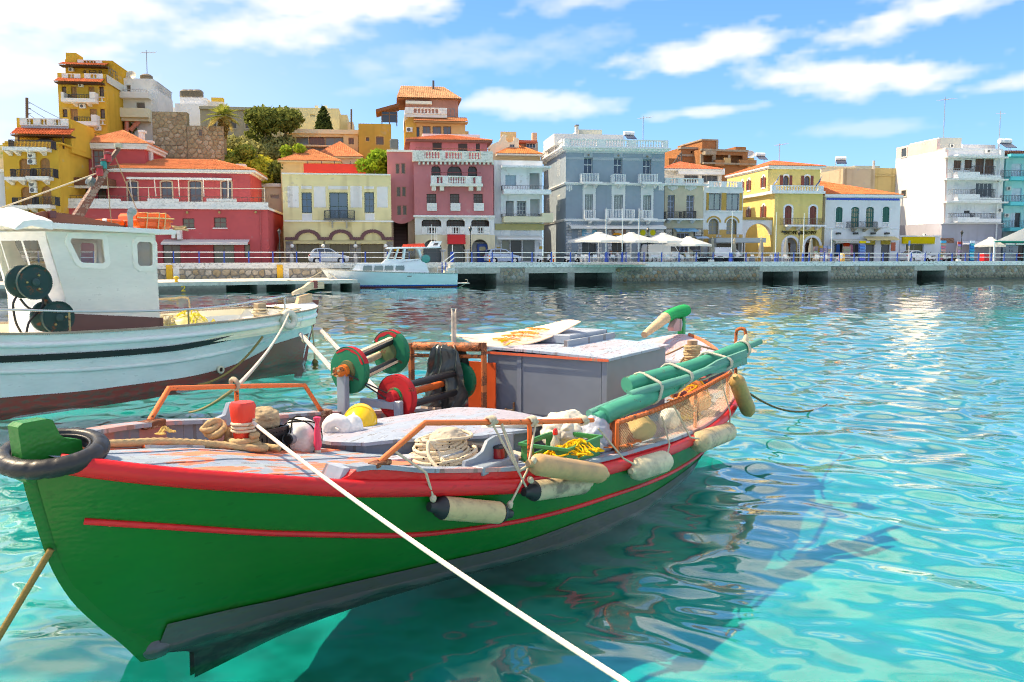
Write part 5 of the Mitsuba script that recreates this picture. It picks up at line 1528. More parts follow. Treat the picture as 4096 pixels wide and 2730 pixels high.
def leaf_cloud(centers,radii,n,size,seed,squash=.8):
 "leaf quads on and inside a cluster of lobes"
 g=np.random.default_rng(seed)
 centers,radii=np.asarray(centers,float),np.asarray(radii,float)
 w=radii**2/(radii**2).sum()
 idx=g.choice(len(centers),n,p=w)
 d=g.normal(size=(n,3));d/=np.linalg.norm(d,axis=1,keepdims=True)
 r=radii[idx]*g.uniform(.35,1.0,n)**.45
 bump=.75+.5*meshkit.fbm(d*2.5+idx[:,None]*3.1,3,seed)
 p=centers[idx]+d*(r*bump)[:,None]*[1,1,squash]
 nrm=d+g.normal(size=(n,3))*.8
 nrm/=np.linalg.norm(nrm,axis=1,keepdims=True)
 t=np.cross(nrm,g.normal(size=(n,3)));t/=np.linalg.norm(t,axis=1,keepdims=True)
 b=np.cross(nrm,t)
 s=size*g.uniform(.6,1.3,(n,1))
 v=np.stack([p-t*s,p+b*s*.55,p+t*s,p-b*s*.55],1).reshape(-1,3)
 i=np.arange(n)[:,None]*4
 return v,np.vstack([i+[0,1,2],i+[0,2,3]])
def bush(name,label,cat_,x4,y4,Y,w,hgt,c,n,seed,group=None,trunk=True,cone=False):
 g=np.random.default_rng(seed)
 o=at_y(x4,y4,Y)
 k=thing(name,label,cat_,group)
 m=9
 cs=o+np.clip(g.normal(size=(m,3)),-1.1,1.1)*np.array([w*.30,w*.22,hgt*.26])
 rs=g.uniform(.26,.42,m)*min(w,hgt)
 if cone:
  cs=o+np.array([[0,0,hgt*(j/8-.5)]for j in range(9)])
  rs=w*np.array([.42,.46,.45,.42,.38,.33,.27,.20,.12])
 put('crown',leaf_cloud(cs,rs,n,.055*(w*hgt)**.5+.07,seed),'leaf',c,k)
 if trunk:
  gz=hill_z(np.array([o[0]]),np.array([o[1]]))[0]-.3
  base_=np.array([o[0],o[1],min(gz,o[2]-hgt*.4)])
  br=[tube(smooth_path([base_,base_*.5+o*.5+g.normal(size=3)*.15,q]),np.linspace(.16,.04,17),6)for q in cs[:5]]
  put('trunk',cat(*br),'wood',(.17,.12,.07),k)
 return k
DG,OG,YG,LG2=(.19,.22,.055),(.44,.43,.17),(.62,.58,.07),(.36,.40,.08)
for i,(x,y,w,hh_,c,lab)in enumerate(((675,575,5.2,5.0,DG,'dark green bushy tree under the high stone wall'),(600,565,3.6,4.0,DG,'dark green tree right of the ochre tower, above the red house chimney'),(790,600,3.6,3.2,OG,'small olive green bush on the slope below the lower stone wall'),(730,640,4,2.6,DG,'dark low bush above the left end of the red house roof ridge'),(1085,500,6.4,5.6,DG,'large dark green round tree beside the old stone house'),(900,590,4.6,3.6,OG,'olive green tree right of the palm trunk'),(980,600,5.6,5.0,OG,'broad olive tree high on the slope right of the palm'),(900,680,4.2,4.2,YG,'yellow green tree behind the red house chimney'),(1000,690,4.6,4.4,YG,'bright yellow green tree left of the lemon house'),(1095,610,4.6,4.4,OG,'olive green tree left of the cream hill house'),(1060,700,4.0,4.6,YG,'lowest yellow green bush beside the alley stair'),(840,640,4.0,3.0,OG,'olive bush behind the palm trunk foot'),(960,640,4.2,3.2,LG2,'mid green bush between the olive trees on the slope'),(1130,700,3.0,3.0,DG,'dark shrub directly left of the orange roofs'))):
 bush('tree' if hh_>3.5 else 'bush',lab,'tree' if hh_>3.5 else 'bush',x,y,104 if y<620 else 98,w*.86,hh_*.86,c,2600,40+i)
bush('tree','dark conical cypress on the roof line of the cream hill house','tree',*ZB(512,335),112,2.6,3.6,(.07,.10,.03),2200,80,trunk=False,cone=True)
bush('bush','bright green leafy bush between the lemon and the pink house','bush',*ZB(858,645),97,3.4,3.6,(.28,.42,.04),2600,81)
bush('bush','bright green shrub left of the orange hipped roof of the cream house','bush',*ZB(300,550),100,2.4,1.8,(.34,.46,.05),1500,82,trunk=False)
bush('bush','small green shrub between the high stone wall and the ochre tower','bush',*ZA(850,640),100,2.2,2.4,DG,1400,83,trunk=False)
g=np.random.default_rng(17)
n=7000
xs,ys=g.uniform(-48,-18,n),g.uniform(95,126,n)
keep=meshkit.fbm(np.c_[xs*.25,ys*.25,0*xs],3,4)>.44
xs,ys=xs[keep],ys[keep]
zs=hill_z(xs,ys)
gc=structure('undergrowth','stuff')
labels[gc].update(label='low green scrub covering the hill slope',category='scrub')
pts=np.repeat(np.c_[xs,ys,zs+.15],3,0)+g.normal(size=(len(xs)*3,3))*[.35,.35,.2]
t=g.normal(size=pts.shape)*[1,1,.5];t/=np.linalg.norm(t,axis=1,keepdims=True)
b=np.cross(t,g.normal(size=pts.shape));b/=np.linalg.norm(b,axis=1,keepdims=True)
v=np.stack([pts-t*.22,pts+b*.12,pts+t*.22,pts-b*.12],1).reshape(-1,3)
i=np.arange(len(pts))[:,None]*4
put(None,(v,np.vstack([i+[0,1,2],i+[0,2,3]])),'leaf',(.22,.22,.06),key=gc)
pk=thing('palm_tree','tall palm with a skirt of dry fronds standing on the slope','palm tree')
pb,pt=at_y(*ZA(1482,850),97),at_y(*ZA(1475,520),97)
pb[2]=hill_z(np.array([pb[0]]),np.array([pb[1]]))[0]-.3
tt=np.linspace(0,1,40)
rad=.20+.05*np.cos(tt*120)*.3+.10*(1-tt)**4
put('trunk',tube(pb+(pt-pb)*tt[:,None]+np.c_[.12*np.sin(tt*3),0*tt,0*tt],rad,9),'wood',(.30,.22,.12),pk)
g=np.random.default_rng(5)
def frond(base_,d,length,droop,c,n=16):
 s=np.linspace(0,1,9)
 side=np.cross(d,[0,0,1.0]);side/=np.linalg.norm(side)+1e-9
 path=base_+d*(length*s)[:,None]+np.array([0,0,-1.0])*(droop*length*s**2)[:,None]
 vs,fs=[],[]
 for sg in(-1,1):
  for i in range(n):
   u=.22+.78*i/n
   p=np.array([np.interp(u,s,path[:,k])for k in range(3)])
   q=np.array([np.interp(min(1,u+.06),s,path[:,k])for k in range(3)])
   ll=.55*math.sin(math.pi*min(1,u*.85+.12))
   tip=p+side*sg*ll+(q-p)*3.0+np.array([0,0,-.22*ll])
   o=len(vs)and sum(len(x)for x in vs)
   vs.append(np.array([p,q,tip]));fs.append([[o,o+1,o+2]])
 return cat((np.vstack(vs),np.vstack(fs)),tube(path,np.linspace(.035,.01,9),4))
for i in range(34):
 a=i*2.39996
 el=math.radians(78-100*(i/33.0))
 d=np.array([math.cos(a)*math.cos(el),math.sin(a)*math.cos(el),math.sin(el)])
 put('frond',frond(pt,d,g.uniform(1.7,2.3),.35,None),'leaf',(.30,.33,.06)if i<26 else(.42,.34,.10),pk)
put('dry_skirt',leaf_cloud([pt-[0,0,.9+.45*j]for j in range(4)],[.62,.52,.42,.34],900,.16,6,1.0),'leaf',(.32,.24,.08),pk)
from scipy.interpolate import PchipInterpolator as Pchip
class Boat:
 "local frame: s along the keel from the origin, w to the side that faces the camera, z up"
 def __init__(self,o,ax):
  self.o=np.array([o[0],o[1],0.0]);a=math.radians(ax)
  self.a=np.array([math.cos(a),math.sin(a),0]);self.n=np.array([math.sin(a),-math.cos(a),0])
  if ax>180:
   self.n=-self.n
 def P(self,p):
  p=np.asarray(p,float)
  return self.o+p[...,:1]*self.a+p[...,1:2]*self.n+p[...,2:]*np.array([0,0,1.0])
 def W(self,m):
  return self.P(np.asarray(m[0],float)),m[1]
 def loc(self,q):
  q=np.asarray(q,float)-self.o
  return np.array([q@self.a,q@self.n,q[2]])
 def gz(self,x,y,z):
  return self.loc(at_z(*ZV(x,y),z))
 def _pl(self,x,y,ax,val):
  d=ray(*ZV(x,y))
  v=self.a if ax==0 else self.n
  t=(val-(EYE-self.o)@v)/(d@v)
  return self.loc(EYE+d*t)
 def gs(self,x,y,s):
  return self._pl(x,y,0,s)
 def gw(self,x,y,w):
  return self._pl(x,y,1,w)
 def gc(self,x,y,lat,lo,hi,far=False):
  "where the ray meets the upright curtain w = lat(s)"
  d=ray(*ZV(x,y))
  t=np.linspace(3,40,9000)
  L=EYE+t[:,None]*d-self.o
  S,Wd=L@self.a,L@self.n
  f=np.where((S>lo)&(S<hi),Wd-lat(np.clip(S,lo,hi)),9)
  i=np.where((f[:-1]>0)&(f[:-1]<8)&(f[1:]<=0))[0]
  i=np.argmin(np.abs(f))if len(i)==0 else i[-1 if far else 0]
  return np.array([S[i],Wd[i],L[i,2]])
def hull_side(stem,stern,wl,sh,zs,zk,sign,t0,t1,nt=10,nq=90,flare=.9,out=0.0):
 "a band of planking from level t0 to t1 (0 the waterline, 1 the sheer, negative below the water)"
 q=.5-.5*np.cos(np.pi*np.linspace(0,1,nq))
 q=.5*q+.5*np.linspace(0,1,nq)
 rows=[]
 for t in np.linspace(t0,t1,nt):
  f0,f1=(t0,t1)if False else(0,0)
  s1=stem(1.0)[0]+(stern(1.0)[0]-stem(1.0)[0])*q
  z=(zs(s1)*t)if t>=0 else np.full(nq,-zk*-t)
  zm=np.mean(z)
  sa,sb=np.array([stem(tt)[0]for tt in np.clip(np.full(1,t),-1,1)])[0],stern(t)[0]
  s=sa+(sb-sa)*q
  s0=stem(0)[0]+(stern(0)[0]-stem(0)[0])*q
  wlw,shw=wl(s0),sh(s1)
  if t>=0:
   w=wlw+(shw-wlw)*t**flare
  else:
   w=wlw*np.maximum(0,1-(-t)**2.2)**.7
  w=np.maximum(w,.025)+out
  rows.append(np.stack([s,sign*w,z],1))
 rows=np.array(rows)
 v,f=rows.reshape(-1,3),grid_faces(nt,nq)
 return v,f if sign>0 else f[:,::-1]
def strake(lat,zf,s0,s1,sign,r,n=70,flat=1.0,sides=8):
 "a rounded rail bent along the side"
 s=np.linspace(s0,s1,n)
 p=np.stack([s,sign*lat(s),zf(s)],1)
 v,f=tube(p,1.0,sides)
 c=np.repeat(p,sides,0)
 m=v[:len(c)]-c
 m[:,2]*=r*flat;m[:,:2]*=r
 v[:len(c)]=c+m
 return v,f
def band(lat,z0,z1,s0,s1,sign,n=70,thick=.04):
 "a plank on edge following the side"
 s=np.linspace(s0,s1,n)
 w=lat(s)
 rings=np.stack([np.stack([s,sign*w,z0(s)],1),np.stack([s,sign*w,z1(s)],1),np.stack([s,sign*(w-thick),z1(s)],1),np.stack([s,sign*(w-thick),z0(s)],1)],1)
 return loft(rings,True,True)
def sheet(pts):
 pts=np.asarray(pts,float)
 return pts.reshape(-1,3),grid_faces(*pts.shape[:2])
def f_hull(p,n,uv):
 c=base(uv)
 a=mikit.fbm(p.x*1.3,p.y*1.3,p.z*3,3)
 b=mikit.fbm(p.x*9,p.y*9,p.z*22,3)
 low=mikit.smoothstep(.42,.12,p.z)
 c=c*(.86+.2*a+.12*(b-.5))
 c=mikit.mix(c,mi.Color3f(.10,.09,.06),uv.y*low*mikit.smoothstep(.42,.7,b)*.7)
 return mikit.mix(c,c*.55,mikit.smoothstep(.72,.78,b)*.35)
def f_hull_h(p,n,uv):
 return mikit.fbm(p.x*3,p.y*3,p.z*16,3)+.5*mikit.noise(p.x*40,p.y*40,p.z*60)
bsdf('hullpaint',f_hull,.36,.45,bump=(f_hull_h,.004))
def f_deck(p,n,uv):
 c=base(uv)
 u,v=p.x*.52+p.y*.854,p.x*.854-p.y*.52
 a=mikit.fbm(u*1.2,v*6.0,3,4)
 g=mikit.fbm(u*9,v*40,1,2)
 k=mikit.smoothstep(.47,.52,a*.75+g*.25)*uv.y
 c=c*(.85+.25*g)
 c=mikit.mix(c,mi.Color3f(.72,.20,.08)*(.8+.3*g),k)
 return mikit.mix(c,mi.Color3f(.12,.10,.08),mikit.smoothstep(.70,.74,g)*.6)
bsdf('deck',f_deck,.6,.3)
def blob_cloth(c,size,seed,squash=(1,1,.7),amp=.25,freq=4.0,sub=4):
 m=trimesh.creation.icosphere(subdivisions=sub)
 v=np.array(m.vertices)
 d=meshkit.fbm(v*freq*.5+seed,4,seed)-.5
 fold=np.abs(meshkit.noise(v*freq+seed*3.3,seed)-.5)
 v=v*(1+amp*2*d+amp*1.2*fold)[:,None]*np.asarray(squash)*size
 v[:,2]=np.maximum(v[:,2],-size*.45*squash[2])
 return v+np.asarray(c),np.array(m.faces)
def coil(c,r0,r1,turns,rr,seed,h=.12,axes=(1,.7),n=40):
 g=np.random.default_rng(seed)
 pts=[]
 for i in range(int(turns*n)):
  t=i/n
  k=math.floor(t)
  gg=np.random.default_rng(seed+k)
  r=r0+(r1-r0)*gg.uniform(0,1)+.03*math.sin(3*t)
  ox,oy=gg.uniform(-.05,.05,2)
  a=2*np.pi*t
  pts.append([c[0]+ox+r*axes[0]*math.cos(a),c[1]+oy+r*axes[1]*math.sin(a),c[2]+h*t/turns+.02*math.sin(2*a+k)])
 p=np.array(pts)
 ker=np.ones(9)/9
 p=np.stack([np.convolve(np.pad(p[:,k],4,mode='edge'),ker,'valid')for k in range(3)],1)
 return p
def tangle(c,ext,length,rr,seed,sides=5,step=.06):
 "a line lying in loose loops within a heap"
 g=np.random.default_rng(seed)
 n=int(length/step)
 p,d=np.array([0,0,0.0]),g.normal(size=3)
 out=[]
 for i in range(n):
  d=d+g.normal(size=3)*.55-p/np.asarray(ext)*.35
  d/=np.linalg.norm(d)
  p=p+d*step
  q=p.copy()
  rho=(q[0]/ext[0])**2+(q[1]/ext[1])**2
  q[2]=np.clip(abs(q[2]),0,ext[2]*max(.1,1-.8*rho))
  out.append(q+c)
 return tube(np.array(out),rr,sides)
WBT=Boat(at_z(*ZV(692,826),0),56+180)
wk=thing('white_boat','white wooden fishing boat with wheelhouse, black stripe and red bottom at the left','boat')
wwl=Pchip([-.05,.3,1.36,2.5,3.9,5.2,7.1,8.4,10,11.3,12.0],[.03,.10,.44,.86,1.42,1.66,1.68,1.58,1.1,.4,.03])
wsh=Pchip([-.50,-.25,.15,.7,1.5,2.5,4,5.5,7,8.5,10,11.5,12.6],[.05,.40,.76,1.08,1.42,1.66,1.84,1.88,1.84,1.68,1.3,.6,.03])
wzs=Pchip([-1,.45,1.7,3.6,5.3,7.2,8.4,10,12.6],[1.42,1.36,1.34,1.29,1.27,1.30,1.36,1.50,1.9])
def w_stem(t):
 return(-.05-.35*max(t,0)**1.1+.1*min(t,0),)
def w_stern(t):
 return(12.0+.6*max(t,0)+.4*min(t,0),)
def wput(name,m,mat='hullpaint',c=(.8,.8,.78),parent=None,**kw):
 return put(name,WBT.W(m),mat,c,parent or wk,**kw)
WHT,REDB,BLK=(.72,.75,.72),(.26,.045,.03),(.012,.014,.014)
bt=Pchip([-1,1.86,2.2,3.2,4.75,6.65,8.4,13],[.72,.60,.47,.27,.19,.19,.25,.3])
hk=wput('hull',cat(hull_side(w_stem,w_stern,wwl,wsh,wzs,.36,1,.0,1,16),hull_side(w_stem,w_stern,wwl,wsh,wzs,.36,-1,.0,1,16)),c=WHT,smooth=True)
wput('bottom',cat(hull_side(w_stem,w_stern,wwl,wsh,wzs,.36,1,-1,0,9),hull_side(w_stem,w_stern,wwl,wsh,wzs,.36,-1,-1,0,9)),c=REDB,smooth=True,wear=1.0)
def w_lat(tfun):
 "breadth of the side at level t(s)"
 def f(s):
  t=np.clip(tfun(s),0,1)
  sa=np.array([w_stem(x)[0]for x in np.ravel(t)]);sb=np.array([w_stern(x)[0]for x in np.ravel(t)])
  q=np.clip((np.ravel(s)-sa)/(sb-sa),0,1)
  w0,w1=wwl(w_stem(0)[0]+(w_stern(0)[0]-w_stem(0)[0])*q),wsh(w_stem(1)[0]+(w_stern(1)[0]-w_stem(1)[0])*q)
  return w0+(w1-w0)*np.ravel(t)**.9
 return f
def w_band(za,zb,s0,s1,out,n=70,rows=6):
 "paint or planking lying on the side between two heights"
 s=np.linspace(s0,s1,n)
 R=[]
 for k in np.linspace(0,1,rows):
  z=za(s)+(zb(s)-za(s))*k
  R.append(np.stack([s,w_lat(lambda q:z/wzs(s))(s)+out,z],1))
 return sheet(R)
wput('boot_band',w_band(lambda s:0*s-.03,bt,-.02,11.5,.008),c=REDB,wear=1.0)
bk_t=Pchip([1.0,1.6,2.7,5.3,8.4,12],[1.09,1.05,1.03,.90,.99,1.25])
wput('black_stripe',w_band(lambda s:bk_t(s)-Pchip([1.0,2.7,5.3,12],[.04,.10,.12,.12])(s),bk_t,1.1,12,.028,rows=3),c=BLK)
r2=Pchip([.9,1.8,3.2,5.3,6.5,8.4,12],[.95,.84,.64,.56,.58,.70,1.0])
wput('rub_strake',strake(lambda s:w_lat(lambda q:r2(s)/wzs(s))(s)+.01,r2,1.2,11.8,1,.035,flat=1.1),c=WHT,smooth=True)
r1=lambda s:wzs(s)-.19
wput('upper_strake',strake(lambda s:w_lat(lambda q:r1(s)/wzs(s))(s)+.015,r1,-.3,12,1,.055,flat=1.0),c=(.78,.80,.79),smooth=True)
wput('cap_rail',cat(band(lambda s:wsh(s)+.03,lambda s:wzs(s)-.005,lambda s:wzs(s)+.035,-.42,12.4,1,thick=.13),band(lambda s:wsh(s)+.03,lambda s:wzs(s)-.005,lambda s:wzs(s)+.035,-.42,12.4,-1,thick=.13)),'wood',(.36,.29,.22))
wput('inner_side',cat(band(lambda s:wsh(s)-.08,lambda s:wzs(s)-.4,lambda s:wzs(s)-.003,-.4,11.5,-1,thick=.02),band(lambda s:wsh(s)-.08,lambda s:wzs(s)-.4,lambda s:wzs(s)-.003,-.4,11.5,1,thick=.02)),'paint',(.82,.77,.55))
ss=np.linspace(-.6,12,60)
wput('deck',sheet([np.stack([ss,k*(wsh(ss)-.05),wzs(ss)-np.where(ss<1.1,.01,.34)+.03*(1-k*k)],1)for k in np.linspace(-1,1,9)]),'paint',(.74,.74,.70),wear=.3)
wput('stern_deck',sheet([np.stack([np.linspace(-.42,1.1,14),k*wsh(np.linspace(-.42,1.1,14)),wzs(np.linspace(-.42,1.1,14))+.04+.06*(1-k*k)],1)for k in np.linspace(-1,1,9)]),'paint',(.82,.82,.80),wear=.1)
pq=WBT.gc(884/1.0*0+(600+812/2.8514)/V if False else 506.5,850.0,lambda s:w_lat(lambda q:.3+0*s)(s),0,11)
d=np.array([0,1.0,0])
wput('drain_ring',xf(lathe([(.045,-.02),(.085,-.01),(.085,.03),(.05,.035),(.045,-.02)],14),R=rot([1,0,0],-90),t=pq),'paint',(.62,.58,.42),smooth=40)
wput('drain_hole',xf(lathe([(0,0),(.05,0),(.05,.012),(0,.012)],12),R=rot([1,0,0],-90),t=pq),'flat',(.05,.04,.03))
LT,Z0,Z1=1.12,.9,3.17
def side_pt(s,z,out=0.0):
 return np.array([s,LT+out-.03*(z-Z0),z])
outline=[(4.86,Z0),(4.86,2.72),(4.66,Z1),(7.15,Z1),(7.42,2.5),(7.05,2.05),(7.05,Z0)]
win1=[WBT.gw((850*0+x/2.8514)/1.7407,(850+y/2.8514)/1.7407,LT-.05)[[0,2]]for x,y in((822,306),(1165,318),(1188,560),(1170,574),(945,566),(912,545),(812,330))]
win2=[WBT.gw((x/2.8514)/1.7407,(850+y/2.8514)/1.7407,LT-.05)[[0,2]]for x,y in((1590,346),(1715,350),(1732,370),(1732,590),(1715,603),(1595,603),(1578,585),(1570,365))]
WP=[Polygon(w).buffer(.02).buffer(-.0)for w in(win1,win2)]
house_p=Polygon([(4.86,Z0),(4.86,Z1),(7.14,Z1),(6.84,1.9),(6.84,Z0)])
CRM=(.80,.78,.68)
def side_panel(sign):
 v,f=extrude(house_p.difference(WP[0]).difference(WP[1]),.06)
 w=LT-.06+v[:,2]-.03*(v[:,1]-Z0)
 return np.c_[v[:,0],sign*w,v[:,1]],f
hs=wput('wheelhouse',cat(side_panel(1),side_panel(-1),box(4.86,4.92,-LT+.08,-.35,Z0,Z1),box(4.86,4.92,.35,LT-.08,Z0,Z1),box(4.86,4.92,-.35,.35,2.85,Z1)),'hullpaint',CRM)
for i,pw in enumerate(WP):
 for sign in(1,-1):
  v,f=extrude(pw.buffer(.10,4).difference(pw.buffer(-.005)),.03)
  fk=wput('window_frame',(np.c_[v[:,0],sign*(LT-.012+v[:,2]-.03*(v[:,1]-Z0)),v[:,1]],f),'paint',(.82,.80,.70),hs)
  v,f=np.array(pw.exterior.coords)[:-1],None
  c_=v.mean(0)
  vv=np.vstack([v,c_])
  ff=np.array([[j,(j+1)%len(v),len(v)]for j in range(len(v))])
  wput('pane',(np.c_[vv[:,0],sign*(LT-.03-.03*(vv[:,1]-Z0)),vv[:,1]],ff),'clear_pane',(0,0,0),fk)
v,f=extrude(Polygon([(4.80,.90),(4.80,1.42),(6.82,1.62),(6.82,.90)]),.02)
wput('brown_base',cat((np.c_[v[:,0],LT-.005+v[:,2]-.03*(v[:,1]-Z0),v[:,1]],f),box(4.80,4.86,-LT,LT+.01,.9,1.42)),'paint',(.13,.055,.045),hs)
FZ=np.linspace(Z0,Z1,2)
def front(k,z):
 "point on the curved, raked front: k from -1 to 1 across"
 rake=.30*np.clip((z-1.9)/1.2,0,1)
 return np.array([6.84+.16*(1-k*k)+rake,k*(LT-.03*(z-Z0))*.985,z])
ks=[-1,-.86,-.80,-.42,-.36,.36,.42,.80,.86,1]
zz=[Z0,1.9,2.18,3.0,Z1]
fr=[]
for a_,b_ in zip(ks[:-1],ks[1:]):
 pane=(a_,b_)in((-.80,-.42),(-.36,.36),(.42,.80))
 for z_a,z_b in zip(zz[:-1],zz[1:]):
  kk_=np.linspace(a_,b_,5)
  if pane and(z_a,z_b)==(2.18,3.0):
   wput('front_pane',sheet([[front(k,z_a)for k in kk_],[front(k,z_b)for k in kk_]]),'clear_pane',(0,0,0),hs)
   continue
  fr.append(sheet([[front(k,z_a)for k in kk_],[front(k,z_b)for k in kk_]]))
wput('front',cat(*fr),'hullpaint',(.82,.82,.82),hs)
wput('dash',box(6.2,6.8,-LT+.1,LT-.1,2.0,2.06),'wood',(.3,.18,.09),hs)
rf=wput('roof',hexa(np.array([[4.5,-LT-.12,3.16],[7.22,-LT-.12,3.22],[7.22,LT+.12,3.22],[4.5,LT+.12,3.16]])[::-1],np.array([[4.5,-LT-.12,3.25],[7.22,-LT-.12,3.33],[7.22,LT+.12,3.33],[4.5,LT+.12,3.25]])[::-1]),'hullpaint',(.84,.84,.80),hs)
rings=[]
for k_ in np.linspace(-1,1,21):
 c_=1-k_*k_
 e_=1 if abs(k_)<.99 else .8
 rings.append([[7.10,k_*(LT+.13),3.19+.14*c_],[7.10,k_*(LT+.13),3.35+.20*c_],[7.35,k_*(LT+.13),3.38+.26*c_*e_],[7.62+.12*c_,k_*(LT+.12),3.34+.22*c_],[7.78+.2*c_,k_*(LT+.10),3.20+.16*c_],[7.74+.2*c_,k_*(LT+.10),3.17+.15*c_],[7.5+.1*c_,k_*(LT+.12),3.26+.16*c_]])
wput('visor',loft(rings),'hullpaint',(.86,.86,.84),rf,smooth=50)
v,f=extrude(Polygon([(5.35,3.25),(5.6,3.36),(6.6,3.52),(7.05,3.55),(7.35,3.46),(7.5,3.33)]),.04)
wput('brown_coaming',cat(*[(np.c_[v[:,0],sg*.85+v[:,2]*sg,v[:,1]],f)for sg in(1,-1)],box(5.4,5.46,-.85,.85,3.25,3.33),box(7.3,7.36,-.85,.85,3.3,3.46)),'paint',(.19,.06,.03),rf,wear=.5)
wput('side_lamp',rbox(6.87,6.99,.86,.98,3.42,3.56,.01),'gloss',(.10,.03,.03),rf)
u=WBT.gw((1490/2.8514)/1.7407,(850+180/2.8514)/1.7407,.95)
wput('vent_pipe',cat(tube([u,u+[0,0,.22],u+[-.01,.02,.30]],[.055,.055,.085],10),sphere(u+[-.03,.03,.33],.09,2)),'paint',(.30,.36,.34),rf,smooth=True)
k=thing('white_boat_mast','leaning brown wooden mast with lamps on the wheelhouse roof of the white boat','mast')
m0,m1=WBT.gw(*[q/1.7407 for q in ZA(505,1195)],.3),WBT.gw(*[q/1.7407 for q in ZA(783,735)],.3)
mid=m0+(m1-m0)*.68
def wp2(name,m,mat,c,parent,**kw):
 return put(name,WBT.W(m),mat,c,parent,**kw)
wp2('spar',cat(hull(np.vstack([m0+np.array(q)for q in((-.11,-.06,0),(.11,-.06,0),(.11,.06,0),(-.11,.06,0))]+[mid+np.array(q)for q in((-.07,-.045,0),(.07,-.045,0),(.07,.045,0),(-.07,.045,0))]))),'paint',(.17,.07,.04),k,wear=.75)
wp2('topmast',tube([mid-(m1-m0)*.04+[.05,.03,.05],m1],.05,8),'paint',(.15,.065,.04),k,wear=.6)
ct=[mid+np.array(q)for q in((-.30,0,.10),(.30,0,.0))]
wp2('crosstree',tube(ct,.035,6),'paint',(.15,.06,.035),k,wear=.5)
for t_,c1,r_ in((.66,(.42,.03,.03),.07),(.86,(.42,.03,.03),.075),(.76,(.02,.25,.22),.06)):
 q=m0+(m1-m0)*t_+np.array([.14,.05,.0])
 lk_=wp2('lamp',xf(lathe([(0,-.1),(r_,-.09),(r_,.03),(r_*.7,.07),(0,.08)],10),t=q),'gloss',c1,k,smooth=40)
 wp2('lamp_cap',xf(lathe([(0,.07),(r_*1.05,.06),(r_*1.05,.1),(0,.12)],10),t=q),'paint',(.2,.05,.04),lk_)
q=m0+(m1-m0)*.5+np.array([.16,.05,0])
wp2('floodlamp',xf(lathe([(0,-.05),(.10,-.02),(.10,.08),(0,.10)],12),R=rot([0,1,0],60),t=q),'paint',(.10,.12,.12),k,smooth=40)
wp2('top_lamp',xf(lathe([(0,0),(.09,.02),(.09,.10),(0,.12)],10),t=m1),'paint',(.45,.42,.32),k,smooth=40)
for i,(pa,pb_)in enumerate(((m0+(m1-m0)*.68,np.array([7.95,.2,3.42])),(m0+(m1-m0)*.9,np.array([4.8,.6,3.28])),(m0+(m1-m0)*.7,np.array([5.6,.7,3.3])))):
 s_=thing('mast_stay',['tan stay line from the mast down to the front brow of the white boat','thin line from the masthead to the aft roof edge of the white boat','thin line from the mast crosstree straight down to the white boat roof'][i],'rope')
 put(None,WBT.W(tube([pa,pb_],.016 if i==0 else .009,5)),'rope',(.50,.38,.20)if i else(.62,.55,.40),key=s_)
k=thing('raft_case','bright orange raft case lashed on the wheelhouse roof of the white boat','raft case')
r0=WBT.gw(520*0+(1560/2.8514)/1.7407,(850+190/2.8514)/1.7407,.35)
rc=r0[0]
wp2('case',rbox(rc-.52,rc+.30,.1,.85,3.27,3.60,.06),'gloss',(.85,.13,.01),k)
wp2('lid_seam',rbox(rc-.535,rc+.315,.085,.865,3.42,3.46,.01),'paint',(.70,.10,.01),k)
wp2('lashing',cat(*[tube([[rc+x,.88,3.28],[rc+x-.05,.875,3.61],[rc+x-.1,.1,3.62]],.012,5)for x in(-.3,-.15,.12)],tube([[rc-.54,.88,3.5],[rc+.32,.88,3.5]],.014,5)),'rope',(.72,.55,.25),k)
k=thing('life_ring','orange life ring with white band beside the raft case on the white boat roof','life ring')
wp2('ring',xf(trimesh_torus:=(lambda R_,r_:loft([[[(R_+r_*math.cos(b))*math.cos(a),(R_+r_*math.cos(b))*math.sin(a),r_*math.sin(b)]for b in np.linspace(0,2*np.pi,12,endpoint=False)]for a in np.linspace(0,2*np.pi,33)],True,False))(.27,.085),t=(rc+.62,.25,3.38)),'gloss',(.85,.14,.015),k,smooth=True)
wp2('white_band',cat(*[xf(loft([[[(.27+.092*math.cos(b))*math.cos(a),(.27+.092*math.cos(b))*math.sin(a),.092*math.sin(b)]for b in np.linspace(0,2*np.pi,12,endpoint=False)]for a in np.linspace(a0,a0+.25,4)],True,False),t=(rc+.62,.25,3.38))for a0 in(.8,2.4,4.0,5.5)]),'flat',(.8,.78,.74),k,smooth=True)
k=thing('rope_coil','small tan rope coil at the aft edge of the white boat roof','rope')
put(None,WBT.W(tube(coil((rc-.75,.75,3.27),.10,.17,5,.012,9,.08),.014,5)),'rope',(.60,.45,.27),key=k)
DGR=(.016,.052,.050)
k=thing('net_hauler','dark green pair of net drums on an arm before the wheelhouse of the white boat','net hauler')
